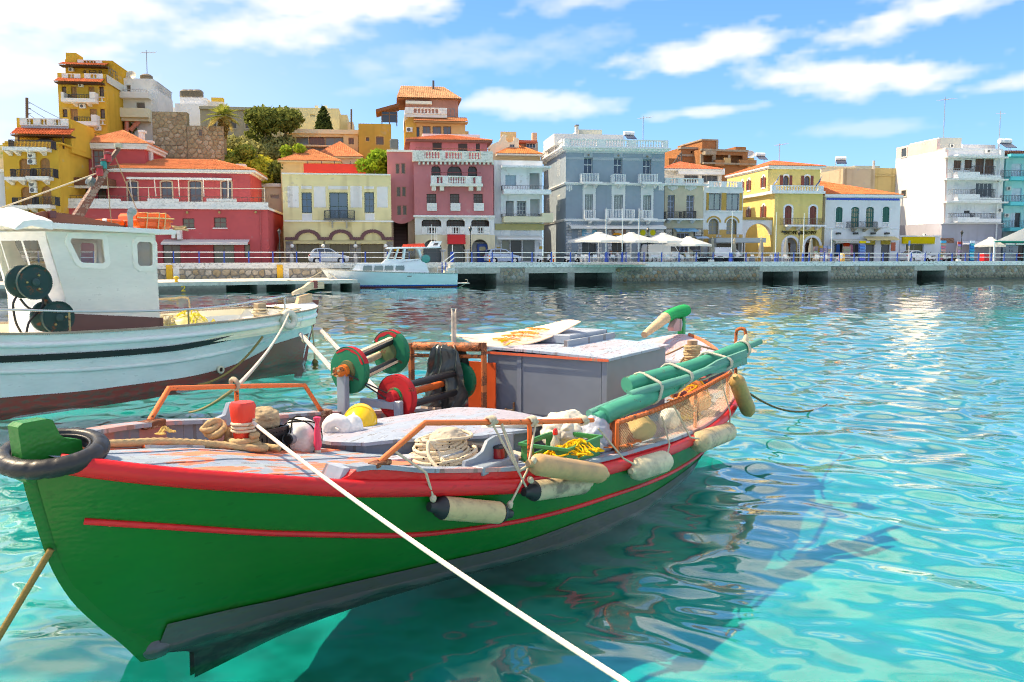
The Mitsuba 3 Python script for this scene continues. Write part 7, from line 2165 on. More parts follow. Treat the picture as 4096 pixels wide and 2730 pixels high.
nf,n1,nend=GBT.gc(872,1062,rl_lat,-.5,9),GBT.gc(977,972,rl_lat,-.5,9),GBT.gc(1362,966,rl_lat,-.5,9)
npost,npb=GBT.gc(1217,970,rl_lat,-.5,9),GBT.gc(1205,1068,rl_lat,-.5,9)
nm_=[np.array([s_,rl_lat(s_),np.interp(s_,[n1[0],npost[0],nend[0]],[n1[2],npost[2],nend[2]])])for s_ in np.linspace(n1[0],nend[0],12)]
rk_=gput('near_rail',tube(np.vstack([[nf],[n1+(nf-n1)*.06],nm_]),.023,10),'rust',(.70,.17,.05),wear=.22,smooth=40)
gput('post',tube([[npost[0],npost[1],bz(npost[0])-.02],[npost[0],npost[1],npost[2]]],.022,10),'rust',(.72,.14,.03),rk_,wear=.35,smooth=40)
gput('foot_plate',rbox(nf[0]-.08,nf[0]+.09,nf[1]-.05,nf[1]+.05,bz(nf[0])-.01,bz(nf[0])+.03,.008),'rust',(.4,.2,.1),rk_,wear=.8)
fl_=lambda s:-(gsh(s)-.07)
ff,f1_,f2_,f3_=[GBT.gc(x,y,fl_,-.5,9,True)for x,y in((343,968),(388,893),(700,886),(738,945))]
fm_=[np.array([s_,fl_(s_),f1_[2]+(f2_[2]-f1_[2])*(s_-f1_[0])/(f2_[0]-f1_[0])])for s_ in np.linspace(f1_[0],f2_[0],8)]
rk_=gput('far_rail',tube(np.vstack([[ff],fm_,[f3_]]),.023,10),'rust',(.74,.18,.05),wear=.2,smooth=40)
fp=GBT.gc(543,890,fl_,-.5,9,True)
gput('post',tube([[fp[0],fp[1],bz(max(.95,fp[0]))-.05],fp],.022,10),'rust',(.74,.16,.03),rk_,wear=.25,smooth=40)
for q in(ff,f3_):
 gput('foot_plate',rbox(q[0]-.1,q[0]+.1,q[1]-.03,q[1]+.08,q[2]-.05,q[2]+.01,.008),'rust',(.35,.22,.14),rk_,wear=.8)
v,f=extrude(Polygon([(0,0),(.26,0),(.26,.20),(.20,.20),(.15,.10),(.05,.08),(0,.05)]),.05)
q=GBT.gc(500,975,fl_,-.5,9,True)
gput('fairlead',(np.c_[v[:,0]+q[0]-.1,v[:,2]+q[1],v[:,1]+q[2]-.02],f),'paint',(.26,.31,.38))
B0=np.array([1.05,-.13,1.15])
BT_=GBT.gw(557,924,-.13)
rings=[]
for z_,wd in((1.1,.062),(1.30,.064),(1.48,.082),(BT_[2]-.03,.088),(BT_[2],.075)):
 rings.append([[BT_[0]+wd*math.copysign(abs(math.cos(t_))**.6,math.cos(t_)),-.13+wd*math.copysign(abs(math.sin(t_))**.6,math.sin(t_)),z_]for t_ in np.linspace(0,2*np.pi,20,endpoint=False)])
gput('bollard',loft(rings),'paint',(.72,.05,.025),smooth=50,wear=.25)
bc=np.array([BT_[0],-.13,0])
def wrap(c,r_,z0,z1,turns,wob=.006,seed=1):
 t_=np.linspace(0,1,int(turns*22))
 a_=2*np.pi*turns*t_
 g_=np.random.default_rng(seed)
 return np.c_[c[0]+(r_+wob*np.sin(a_*1.7))*np.cos(a_),c[1]+(r_+wob*np.cos(a_*1.3))*np.sin(a_),z0+(z1-z0)*t_+wob*np.sin(a_)]
k=thing('mooring_rope','white braided mooring rope running from the red bollard down across the picture','rope')
e1_,e2_=np.array([.462,3.5,.93]),np.array([1.1,2.7,.75])
st_=GBT.P(bc+[.02,.09,1.42])
t_=np.linspace(0,1,40)[:,None]
line=st_+(e1_-st_)*t_-np.array([0,0,.045])*(4*t_*(1-t_))
put('line',rope(np.vstack([line,[e2_]]),.0140,.066,4,12,deep=.13),'rope',(.80,.74,.62),k,smooth=True)
put('turns',GBT.W(tube(wrap(bc,.082,1.34,1.43,3.2),.013,8)),'rope',(.68,.58,.42),k,smooth=True,wear=.8)
TAN=(.50,.37,.20)
k=thing('bow_rope','thick tan laid rope lying from the tyre across the foredeck to the red bollard','rope')
dz_=lambda s_,w_:float(deck_z(np.array([s_]),np.array([w_]))[0])
pts=[(-.25,-.38),(.15,-.42),(.5,-.40),(.85,-.36),(1.0,-.30)]
put('strand',GBT.W(rope(smooth_path([[s_,w_,dz_(s_,w_)+.045]for s_,w_ in pts]+[[1.0,-.24,1.36]],10),.026,.16,3,12)),'rope',TAN,k,smooth=True)
pts=[(-.1,-.45),(.4,-.33),(.8,-.22),(.95,-.06),(1.02,.04),(1.12,.02),(1.2,-.08),(1.25,.05)]
put('strand',GBT.W(rope(smooth_path([[s_,w_,dz_(s_,w_)+.04]for s_,w_ in pts],10),.028,.17,3,12)),'rope',TAN,k,smooth=True)
put('turns',GBT.W(rope(wrap(bc,.105,1.22,1.31,2.3,.012,4),.025,.15,3,10)),'rope',TAN,k,smooth=True)
kn=GBT.gw(487,985,-.34)
for i in range(3):
 th_=np.linspace(0,2*np.pi,26)
 R_=rot([1,.4*i,.3],60*i+20)
 lp_=np.c_[.065*np.cos(th_),.065*np.sin(th_),.014*np.sin(2*th_)]@R_.T+kn+[0,.02*i,0]
 put('knot',GBT.W(rope(lp_,.026,.15,3,10)),'rope',TAN,k,smooth=True)
put('frayed_end',GBT.W(tangle(GBT.gw(378,985,-.40)-[0,0,.03],(.04,.04,.05),2.0,.006,3,4,.03)),'rope',(.62,.45,.16),k)
k=thing('tyre','black motorcycle tyre hung round the green stem head','tyre')
tc=GBT.gw(121,1040,.0)
RM,RT=.262,.062
Rt=align([-.15,.16,1.0])if False else rot([1,0,0],0)
upv=np.array([.02,-.17,1.0])
Rw=align(upv,(0,1,.0))
TA,TB=96,18
rings=[]
for i in range(TA):
 a_=2*np.pi*i/TA
 ring=[]
 for j in range(TB):
  b_=2*np.pi*j/TB
  rr_=RT*(1.0 if math.cos(b_)>-.55 else .80)
  if math.cos(b_)>.1 and(i%6)in(0,)and abs(math.sin(b_))>.25:
   rr_*=.90
  ring.append([(RM+rr_*math.cos(b_))*math.cos(a_+.05*math.sin(b_)*2),(RM+rr_*math.cos(b_))*math.sin(a_+.05*math.sin(b_)*2),rr_*.95*math.sin(b_)])
 rings.append(ring)
rings.append(rings[0])
tw=GBT.P(tc)
m=xf(loft(rings,True,False),Rw,tw)
put('tread',m,'rubber',(0,0,0),k,smooth=True)
scene['rubber']=two({'type':'principled','base_color':{'type':'rgb','value':[.022,.024,.027]},'roughness':.42,'specular':.45})
bead=loft([[[(RM-RT*.80+.010*math.cos(b_))*math.cos(a_),(RM-RT*.80+.010*math.cos(b_))*math.sin(a_),s_*.030+.010*math.sin(b_)]for b_ in np.linspace(0,2*np.pi,8,endpoint=False)]for s_ in(1,)for a_ in np.linspace(0,2*np.pi,49)],True,False)
put('bead',xf(bead,Rw,tw),'rubber',(0,0,0),k,smooth=True)
k=thing('anchor_rope','brown laid rope running from the bow down into the water at the left edge','rope')
hw_=GBT.gw(118,1262,.05)
a0_,a1_=GBT.P(hw_),at_y(*ZV(-2,1462),5.0)
put(None,rope(np.vstack([a0_+(a1_-a0_)*q for q in np.linspace(0,2.1,30)]),.020,.12,3,12),'rope',(.27,.19,.07),key=k,smooth=True)
k=thing('crate','black slotted plastic crate behind the red bollard','crate')
c0_=GBT.gz(612,1035,1.12)
for(x0,x1,y0,y1)in((-.12,.12,-.14,-.125),(-.12,.12,.125,.14),(-.12,-.105,-.14,.14),(.105,.12,-.14,.14)):
 lng=(x1-x0)>.1
 m=[box(c0_[0]+x0,c0_[0]+x1,c0_[1]+y0,c0_[1]+y1,z_,z_+.03)for z_ in(1.07,1.13,1.19,1.25,1.29)]
 n_=8
 for i in range(n_+1):
  if lng:
   xx=c0_[0]+x0+(x1-x0)*i/n_
   m.append(box(xx-.008,xx+.008,c0_[1]+y0,c0_[1]+y1,1.07,1.32))
  else:
   yy=c0_[1]+y0+(y1-y0)*i/n_
   m.append(box(c0_[0]+x0,c0_[0]+x1,yy-.008,yy+.008,1.07,1.32))
 put('side',GBT.W(cat(*m)),'paint',(.018,.018,.02),k)
put('bottom',GBT.W(box(c0_[0]-.12,c0_[0]+.12,c0_[1]-.14,c0_[1]+.14,1.06,1.08)),'paint',(.018,.018,.02),k)
k=thing('canvas_bag','tan crumpled canvas bag in the black crate behind the red bollard','bag')
put(None,GBT.W(blob_cloth((c0_[0]+.03,c0_[1]-.05,1.36),.115,7,(1,1.15,.95),.20,3.5)),'rope',(.44,.35,.22),key=k,smooth=True)
k=thing('foam_float','big white foam float bound with black cord, with a grey pipe through it','float')
fc=GBT.gw(692,1004,-.10)
put('ball',GBT.W(bumpy(sphere(fc,(.165,.165,.16),4),.018,7,5,4)),'grime',(.76,.74,.70),k,smooth=True,wear=.55)
for i,(ax,tl)in enumerate((((1,0,.3),80),((.2,1,.2),70),((.7,-.6,.4),85))):
 R_=align(ax)
 a_=np.linspace(0,2*np.pi,40)
 put('cord',GBT.W(tube(np.c_[.172*np.cos(a_),.172*np.sin(a_),0*a_+.02*np.sin(3*a_)]@R_.T+fc,.006,5)),'rope',(.03,.03,.025),k)
pp=fc+np.array([-.15,.05,.03])
put('pipe',GBT.W(cat(tube([fc+[-.08,.02,.0],fc+[-.24,.09,.03]],.042,14,False),tube([fc+[-.19,.068,.02],fc+[-.24,.09,.03]],.048,14,False),tube([fc+[-.08,.02,0],fc+[-.235,.088,.03]],.034,14))),'paint',(.17,.19,.21),k,smooth=40)
put('pipe_mouth',GBT.W(tube([fc+[-.236,.088,.03],fc+[-.2415,.0905,.0305]],.033,14)),'flat',(.015,.015,.015),k)
k=thing('signal_stick','pink red marker light stick leaning on the bound foam float','marker light')
lt=fc+np.array([-.03,.215,.0])
put('body',GBT.W(xf(lathe([(0,-.12),(.022,-.12),(.026,-.06),(.034,-.05),(.034,-.01),(.03,.0),(.026,.1),(.018,.12),(.018,.15),(.03,.17),(.03,.19),(0,.20)],14),t=lt)),'gloss',(.72,.05,.12),k,smooth=40)
put('base',GBT.W(xf(lathe([(0,-.18),(.018,-.18),(.027,-.08),(0,-.08)],12),t=lt)),'paint',(.5,.45,.38),k,smooth=40)
k=thing('foam_float','smaller white foam ring float between the bound foam float and the yellow buoy','float')
fc2=GBT.gw(775,985,-.32)
put('ring',GBT.W(bumpy(xf(loft([[[(.085+.062*math.cos(b))*math.cos(a),(.085+.062*math.cos(b))*math.sin(a),.062*math.sin(b)]for b in np.linspace(0,2*np.pi,14,endpoint=False)]for a in np.linspace(0,2*np.pi,33)],True,False),R=rot([.3,1,0],75),t=fc2),.012,13)),'grime',(.80,.79,.76),k,smooth=True,wear=.25)
put('lump',GBT.W(bumpy(sphere(fc2+[.1,.10,.0],(.10,.09,.12),3),.012,13)),'grime',(.80,.79,.76),k,smooth=True,wear=.25)
k=thing('yellow_buoy','bright yellow buoy lying beside the foot of the red reel','buoy')
yb=GBT.gw(828,968,-.42)
put('body',GBT.W(xf(lathe([(0,-.19),(.05,-.185),(.10,-.16),(.14,-.10),(.155,-.02),(.158,.0),(.155,.02),(.148,.08),(.13,.13),(.10,.17),(.045,.185),(.04,.21),(0,.21)],26),R=rot([.6,.8,0],75),t=yb)),'gloss',(.86,.52,.005),k,smooth=40)
put('flange',GBT.W(xf(lathe([(.15,-.014),(.163,-.01),(.163,.01),(.15,.014)],26),R=rot([.6,.8,0],75),t=yb)),'gloss',(.84,.50,.005),k)
k=thing('orange_float','orange float half hidden behind the bound foam float','float')
put(None,GBT.W(sphere(fc+[.16,-.14,-.05],(.12,.12,.12),2)),'gloss',(.78,.30,.02),key=k,smooth=True)
k=thing('grey_pipe','dark grey plastic pipe lying under the bound foam float','pipe')
put(None,GBT.W(tube([fc+[-.18,-.10,-.14],fc+[.25,-.35,-.12]],.035,12)),'paint',(.12,.14,.17),key=k,smooth=40)
k=thing('rope_coil','big pile of cream rope with dark flecks inside the near red bulwark','rope')
CR=(.74,.64,.46)
cc_=np.array([2.50,.72,.93])
for i in range(6):
 h0=.012+.028*i
 p_=coil((cc_[0]+.02*i,cc_[1]-.01*i,cc_[2]+h0),.14,.50-.035*i,3.6,.016,20+i,.03,(1.0,.55))
 put('loop',GBT.W(tube(p_,.0165,7)),'rope',CR,k,smooth=True,wear=1.0)
put('loose_end',GBT.W(tube(smooth_path([(2.1,.98,.95),(2.12,.86,1.05),(2.2,.80,1.15),(2.28,.84,1.05),(2.2,.95,1.0),(2.32,.98,.99)],8),.0165,7)),'rope',CR,k,smooth=True,wear=1.0)
put('cloth',GBT.W(blob_cloth(cc_+[.12,-.03,.17],.17,5,(1.1,.7,.5),.22,3)),'rope',(.52,.46,.36),k,smooth=True)
v,f=extrude(Polygon([(2.10,0),(2.74,0),(2.74,.20),(2.50,.215),(2.40,.19),(2.34,.11),(2.24,.075),(2.12,.07)]),.03)
wl_=float(gsh(2.45))-.13
nk=gput('lamp_board',cat((np.c_[v[:,0],v[:,2]+wl_-.08-.12*(v[:,0]-2.4)*-1.0,v[:,1]+.985],f),rbox(2.16,2.72,wl_-.12,wl_+.06,.94,1.01,.008)),'paint',(.24,.29,.35))
lc=GBT.gw(1146,1045,wl_-.02)
gput('lamp_body',xf(cat(lathe([(0,-.075),(.062,-.075),(.062,-.06),(.052,-.058),(0,-.058)],16),lathe([(0,.058),(.052,.058),(.062,.06),(.062,.07),(.05,.08),(0,.082)],16),box(.01,.06,-.05,.05,-.06,.06)),t=lc),'paint',(.02,.02,.022),nk,smooth=40)
gput('red_lens',xf(lathe([(0,-.058),(.05,-.058),(.053,0),(.05,.058),(0,.058)],16),t=lc),'gloss',(.30,.006,.01),nk,smooth=40)
k=thing('green_crate','green plastic crate holding yellow line, inside the near rail','crate')
gc_=GBT.gz(1290,1040,.86)
gx,gy=gc_[0],gc_[1]
GC=(.035,.20,.055)
for i,(x0,x1,y0,y1)in enumerate(((-.34,.34,-.24,-.225),(-.34,.34,.225,.24),(-.34,-.325,-.24,.24),(.325,.34,-.24,.24))):
 if i>1:
  P_=sbox(-.24,0,.24,.24).difference(sbox(-.10,.13,.10,.19).buffer(.02))
  v,f=extrude(P_,.015)
  m=(np.c_[v[:,2]+x0+gx,v[:,0]+gy,v[:,1]+.74],f)
 else:
  P_=sbox(-.34,0,.34,.24).difference(sbox(-.11,.13,.11,.19).buffer(.02))
  v,f=extrude(P_,.015)
  m=(np.c_[v[:,0]+gx,v[:,2]+y0+gy,v[:,1]+.74],f)
 put('side',GBT.W(m),'paint',GC,k)
put('rim',GBT.W(cat(box(gx-.36,gx+.36,gy-.26,gy-.235,.965,.99),box(gx-.36,gx+.36,gy+.235,gy+.26,.965,.99),box(gx-.36,gx-.33,gy-.235,gy+.235,.965,.99),box(gx+.33,gx+.36,gy-.235,gy+.235,.965,.99))),'paint',GC,k)
put('floor',GBT.W(box(gx-.33,gx+.33,gy-.23,gy+.23,.735,.75)),'paint',GC,k)
k=thing('yellow_line','tangle of yellow line in and over the green crate','rope')
put('tangle',GBT.W(cat(tangle(np.array([gx,gy,.76]),(.28,.2,.16),16,.009,33,5),tangle(np.array([gx-.1,gy+.2,.92]),(.25,.12,.10),9,.009,35,5),tangle(np.array([gx-.3,gy-.05,.8]),(.08,.15,.1),5,.008,36,5))),'rope',(.82,.50,.02),k)
k=thing('bottle','clear plastic bottle with a red cap standing in the green crate','bottle')
bq=np.array([gx+.10,gy-.12,.76])
put('body',GBT.W(xf(lathe([(0,0),(.045,0),(.05,.03),(.046,.08),(.05,.12),(.048,.16),(.02,.22),(.02,.25),(0,.25)],14),t=bq)),'gloss',(.42,.44,.36),k,smooth=40)
put('cap',GBT.W(xf(lathe([(0,.24),(.024,.24),(.024,.28),(.012,.30),(0,.30)],12),t=bq)),'gloss',(.68,.03,.02),k,smooth=40)
wb=[('weathered white board lying across the waist under the rail',(3.15,.30,1.02),(4.2,.95,1.03),.20,.05,(.66,.60,.50)),('pale plank slanting from the hatch to the green crate',(3.05,.62,.98),(3.25,1.08,.86),.14,.03,(.62,.54,.42)),('short brown timber on the crate edge',(3.9,1.30,.92),(4.35,.98,1.0),.05,.035,(.42,.27,.15)),('white painted board propped against the grey cabin front',(4.62,.66,.94),(5.2,1.05,.84),.26,.06,(.72,.72,.70))]
for lab,p,q,w_,t__,c1 in wb:
 k=thing('board',lab,'board')
 p,q=np.array(p),np.array(q)
 R_=align(q-p,(0,0,1))
 m=rbox(-w_/2,w_/2,-t__/2,t__/2,0,np.linalg.norm(q-p),.006)
 put(None,GBT.W(xf(m,R_,p)),'grime',c1,key=k,wear=.7)
k=thing('white_cloth','crumpled off white cloth draped over the boards beside the cabin','cloth')
wc=GBT.gz(1290,985,1.0)
put(None,GBT.W(bumpy(blob_cloth((wc[0]+.15,wc[1]-.02,.92),.26,12,(1.15,.9,.85),.24,2.8,5),.02,9)),'grime',(.64,.60,.50),key=k,smooth=True,wear=.35)
k=thing('mesh_sack','shiny grey mesh sack between the white cloth and the poles','sack')
ms=GBT.gz(1372,1020,.86)
put(None,GBT.W(blob_cloth((ms[0]+.05,ms[1]-.05,.88),.20,3,(1.0,.8,1.2),.18,3.5,4)),'paint',(.34,.37,.44),key=k,smooth=True)
k=thing('fishing_net','rust red net heaped beside the orange rail post','net')
nq=GBT.gz(1420,1010,.88)
put('body',GBT.W(bumpy(sphere(nq+[.1,-.1,-.02],(.20,.17,.22),3),.06,8,2)),'rope',(.42,.13,.06),k,smooth=True)
put('net',GBT.W(cat(*[tangle(nq+[.1,-.1,-.06],(.20,.18,.30),30,.006,120+i,4,.05)for i in range(2)])),'rope',(.66,.20,.07),k)
k=thing('stone_weight','small pale rounded stone weight on the bulwark cap','stone')
put(None,GBT.W(bumpy(sphere((3.95,1.52,.86),(.07,.05,.04),2),.01,9)),'stone',(.55,.53,.5),key=k,smooth=True)
lat2=lambda s:gsh(s)-.05
nr=[GBT.gc(x,y,lat2,-.5,9.5)for x,y in((1418,972),(1500,945),(1560,920),(1610,895),(1650,872),(1680,855))]
nr=np.array(nr)
ks_=np.linspace(nr[0,0],min(8.15,nr[-1,0]),24)
zr=np.interp(ks_,nr[:,0],nr[:,2])
npts=np.stack([ks_,lat2(ks_),zr],1)
nk=gput('net_rail',tube(npts,.021,8),'rust',(.66,.17,.06),wear=.45,smooth=40)
for i in range(46):
 q=np.array([np.interp((i+.5)/46,np.linspace(0,1,24),npts[:,k_])for k_ in range(3)])
 gput('lashing_turn',xf(lathe([(.021,-.012),(.030,-.006),(.030,.006),(.021,.012)],8),R=align(np.array([1,.05,.05])),t=q),'rope',(.58,.16,.06),nk)
for s_ in(npts[0,0],6.2,7.7):
 z_=np.interp(s_,ks_,zr)
 gput('post',tube([[s_,lat2(s_),bz(s_)-.02],[s_,lat2(s_),z_]],.021,8),'rust',(.72,.15,.03),nk,wear=.3,smooth=40)
nn=thing('safety_net','pale safety net stretched between the aft orange rail and the red bulwark','net')
strands=[]
nL,nH=84,9
def net_pt(u_,h_):
 s_=np.interp(u_,[0,1],[npts[0,0],npts[-1,0]])
 zt_=np.interp(s_,ks_,zr)-.015
 zb_=bz(s_)+.01
 return np.array([s_,lat2(s_)+.028+.012*math.sin(u_*40+h_*5)*(h_*(1-h_)),zb_+(zt_-zb_)*h_])
for i in range(-nH,nL+1):
 for sg in(1,-1):
  pts=[]
  for j in range(nH+1):
   u_=(i+j if sg>0 else i+nH-j)/nL
   if 0<=u_<=1:
    pts.append(net_pt(u_,j/nH))
  if len(pts)>1:
   strands.append(tube(pts,.0019,3,False))
put('netting',GBT.W(cat(*strands)),'rope',(.66,.56,.38),nn,kind='stuff')
for i,(lab,x,y,z_,r_,c1,mt)in enumerate((('yellow tan sheet of plastic behind the pale net',1470,985,.86,(.25,.18,.13),(.66,.46,.18),'rope'),('white crumpled bag low behind the pale net',1465,1015,.80,(.16,.10,.09),(.72,.72,.72),'paint'),('cream round float behind the pale net',1555,965,.82,(.15,.13,.13),(.66,.64,.56),'grime'),('orange red net ball behind the pale net by the rail post',1448,1012,.84,(.10,.09,.11),(.70,.22,.10),'rope'),('orange mesh heap behind the aft part of the pale net',1615,925,.86,(.20,.14,.12),(.74,.30,.12),'rope'))):
 k=thing(('plastic_sheet','bag','float','net_ball','net_heap')[i],lab,('sheet','bag','float','net','net')[i])
 q=GBT.gz(x,y,z_)
 q[1]=min(q[1],float(gsh(q[0]))-.26)
 put(None,GBT.W(bumpy(sphere((q[0],q[1],z_),r_,3),.035,6,i)),mt,c1,key=k,smooth=True)
k=thing('fishing_net','large heap of orange brown net with red floats and yellow line aft of the cabin','net')
for i,(s_,w_,r_)in enumerate(((8.1,.35,.36),(7.7,1.15,.26),(8.05,.95,.30),(6.9,1.25,.20))):
 c_=np.array([s_,w_,gzs(s_)+.12])
 hh_=(.34,.18,.24,.14)[i]
 put('body',GBT.W(bumpy(sphere(c_,(r_,r_*.8,hh_),3),.05,7,i)),'rope',(.46,.18,.07),k,smooth=True)
 put('net',GBT.W(tangle(c_,(r_*1.05,r_*.9,hh_*1.15),26,.006,140+i,4,.05)),'rope',(.72,.30,.10),k)
 put('yellow_line',GBT.W(tangle(c_,(r_*1.05,r_*.9,hh_*1.25),7,.009,150+i,5)),'rope',(.80,.48,.02),k)
g_=np.random.default_rng(8)
for i in range(16):
 s_,w_,hh_=((8.1,.35,.34),(8.05,.95,.26),(7.5,1.2,.18))[i%3]
 q=np.array([s_+g_.uniform(-.3,.3),w_+g_.uniform(-.25,.25),gzs(s_)+.14+hh_*g_.uniform(.5,.95)])
 put('net_float',GBT.W(xf(lathe([(0,-.055),(.022,-.05),(.038,0),(.022,.05),(0,.055)],10),align(g_.normal(size=3)),q)),'paint',(.46,.12,.10),k,smooth=True)
zA=lambda s_,w_:1.10+.24*(1-np.clip(abs(w_-.05)/1.15,0,1)**1.3)*np.clip((s_-8.3)/1.2,0,1)+.05*(s_-8.6)
sa_=np.linspace(8.62,10.2,14)
ak=gput('aft_deck',sheet([np.stack([sa_,k_*np.maximum(gsh(sa_)-.01,.02),zA(sa_,k_*np.maximum(gsh(sa_)-.01,.02))],1)for k_ in np.linspace(-1,1,15)]),'deck',(.40,.46,.56),wear=.35)
wa_=np.linspace(-1,1,15)*(gsh(8.62)-.01)
gput('beam',tube(np.stack([0*wa_+8.60,wa_,zA(8.62,wa_)-.02],1),.045,8),'paint',(.26,.30,.38),ak,smooth=True,wear=.2)
gput('bulkhead',sheet([[[8.66,w_,zA(8.62,w_)-.02]for w_ in wa_],[[8.66,w_,.6]for w_ in wa_]]),'paint',(.15,.17,.20),ak)
gput('red_opening',xf(lathe([(0,0),(.24,0),(.24,.02),(0,.02)],20),R=rot([0,1,0],-80),t=(8.60,-.12,1.12),s=1),'paint',(.55,.06,.015),ak)
gput('aft_edge',strake(lambda s_:gsh(s_)-.02,lambda s_:zA(s_,gsh(s_))+.02,8.62,10.15,1,.03,24),'paint',(.62,.17,.07),ak,wear=.4)
rp_=GBT.gw(1567,745,0.0)
gput('rudder_post',rbox(10.24,10.36,-.05,.05,.6,GBT.gs(1573,722,10.3)[2],.012),'hullpaint',(.012,.26,.05))
v,f=extrude(Polygon([GBT.gw(x/3.485/V1+2500/V1,y/3.485/V1+1150/V1,0)[[0,2]]for x,y in((640,610),(632,560),(690,440),(755,440),(765,520),(745,610))]),.10)
gput('stern_knee',(np.c_[v[:,0],v[:,2]-.05,v[:,1]],f),'deck',(.36,.42,.50),wear=.5)
tp=[GBT.gs(1582,712,10.35),GBT.gs(1556,718,10.15),GBT.gs(1533,728,9.8),GBT.gs(1508,748,9.3),GBT.gs(1480,770,8.8)]
tl_=smooth_path(tp,6)
rr_=np.interp(np.linspace(0,1,len(tl_)),[0,.08,.5,1],[.075,.105,.095,.05])
nG=int(len(tl_)*.55)
kk_=gput('tiller',tube(tl_[:nG+1],rr_[:nG+1],12),'wood',(.02,.36,.10),smooth=40)
gput('bare_end',tube(tl_[nG:],rr_[nG:],12),'wood',(.62,.45,.26),kk_,smooth=40)
bb_=GBT.gz(1590,838,1.14)
bt2=GBT.gs(1588,783,bb_[0])
gput('aft_bitt',tube([[bb_[0],bb_[1],.95],[bb_[0],bb_[1],bt2[2]]],.075,12),'wood',(.36,.24,.15),smooth=40)
k=thing('aft_rope','tan rope wound many turns round the aft bitt','rope')
put('turns',GBT.W(rope(wrap(bb_,.10,bb_[2]+.02,bt2[2]-.07,7,.01,3),.024,.15,3,9)),'rope',(.50,.39,.22),k,smooth=True)
put('coil',GBT.W(rope(coil((bb_[0]+.22,bb_[1]+.1,bb_[2]+.02),.10,.20,4,.02,41,.09),.022,.14,3,8)),'rope',(.42,.34,.16),k,smooth=True)
put('lead',GBT.W(cat(tube(smooth_path([bb_+[-.02,-.08,.28],bb_+[.0,-.4,.12],bb_+[.05,-.62,.05]],6),.014,6),tube(smooth_path([bb_+[.02,.08,.28],bb_+[.5,.35,.14],bb_+[.9,.42,.06]],6),.014,6),tube(smooth_path([bb_+[-.06,-.10,.1],bb_+[-.14,-.14,0],bb_+[-.18,-.14,-.22]],6),.018,6))),'rope',(.36,.27,.17),k,smooth=True)
POLE=(.055,.30,.20)
poles=[((1368,967),(1640,838),.095,'thickest green pole of the lashed bundle, with a stepped butt end',1.08,1.42),((1440,888),(1716,800),.090,'upper green pole of the lashed bundle',1.32,1.60),((1447,912),(1700,825),.050,'thin green oar with a blade on the front of the lashed bundle',1.24,1.52),((1354,955),(1748,787),.046,'long thin green pole at the back of the lashed bundle',1.12,1.62)]
pw=[]
for(p,q,r_,lab,za,zb_)in poles:
 A_,B_=GBT.gz(*p,za),GBT.gz(*q,zb_)
 pw.append((A_,B_))
 k=thing('green_pole',lab,'pole' if 'oar' not in lab else 'oar','green poles lashed along the near rail')
 n_=26
 t_=np.linspace(0,1,n_)
 path=A_+(B_-A_)*t_[:,None]+np.c_[0*t_,.012*np.sin(t_*5),.012*np.sin(t_*7+1)]
 rad=r_*(1.0-.12*t_+.03*np.sin(t_*23))
 if 'butt' in lab:
  rad[:2]=r_*.66
  path[1]=path[0]+(path[3]-path[0])*.38;path[2]=path[1]+(path[3]-path[0])*.02
 put('shaft',GBT.W(tube(path,rad,12)),'rust',POLE if r_>.05 else(.10,.30,.24),k,smooth=35,wear=.10)
 if 'oar' in lab:
  bl=[]
  for u_ in np.linspace(0,1,8):
   c_=A_+(B_-A_)*(.66+.40*u_)
   hw_=np.interp(u_,[0,.3,1],[.035,.075,.085])
   bl.append([c_+[0,-.012,-hw_],c_+[0,.016,-hw_],c_+[0,.016,hw_],c_+[0,-.012,hw_]])
  put('blade',GBT.W(loft(bl)),'rust',(.12,.30,.25),k,wear=.12)
from shapely.geometry import MultiPoint
for i,s_at in enumerate((5.12,5.55,6.15,6.75)):
 cs_=[]
 for(A_,B_),r_ in zip(pw,(.095,.090,.052,.046)):
  q_=(s_at-A_[0])/(B_[0]-A_[0])
  if-.02<q_<1.03:
   c_=A_+(B_-A_)*q_
   cs_.append(Point(c_[1],c_[2]).buffer(r_*.98))
 ring=unary_union(cs_).convex_hull.buffer(.012).exterior
 k=thing('pole_lashing',['foremost pale lashing round the green poles','second pale lashing round the green poles','third pale lashing round the green poles','aftmost pale lashing round the green poles'][i],'rope')
 path=[]
 for j_ in range(49):
  p_=ring.interpolate((j_/24.0)%1.0,normalized=True)
  path.append([s_at+.028*(j_/48.0-.5)*2+.05*(p_.y-ring.centroid.y),p_.x,p_.y])
 put(None,GBT.W(tube(np.array(path),.013,7)),'rope',(.58,.54,.44),key=k,smooth=True)
k=thing('deck_lamp','cream lamp shade on a bent rusty pipe at the near quarter','lamp')
l0,l1,l2=GBT.gs(1691,860,8.05),GBT.gs(1691,775,8.05),GBT.gs(1697,757,8.05)
lp_=[l0*[1,1,0]+[0,0,1.0],l1,l2,GBT.gs(1710,757,8.05),GBT.gs(1714,770,8.05)]
put('pipe',GBT.W(tube(smooth_path(lp_,6),.022,8)),'rust',RST,k,wear=.6,smooth=40)
lz=GBT.gs(1715,772,8.05)
put('shade',GBT.W(xf(lathe([(.022,.02),(.035,-.03),(.05,-.10),(.09,-.15),(.17,-.19),(.165,-.195),(.085,-.16),(.04,-.1),(.02,0)],22),R=rot([1,.3,0],-8),t=lz)),'grime',(.78,.60,.40),k,smooth=True,wear=.2)
FEN=(.56,.43,.22)
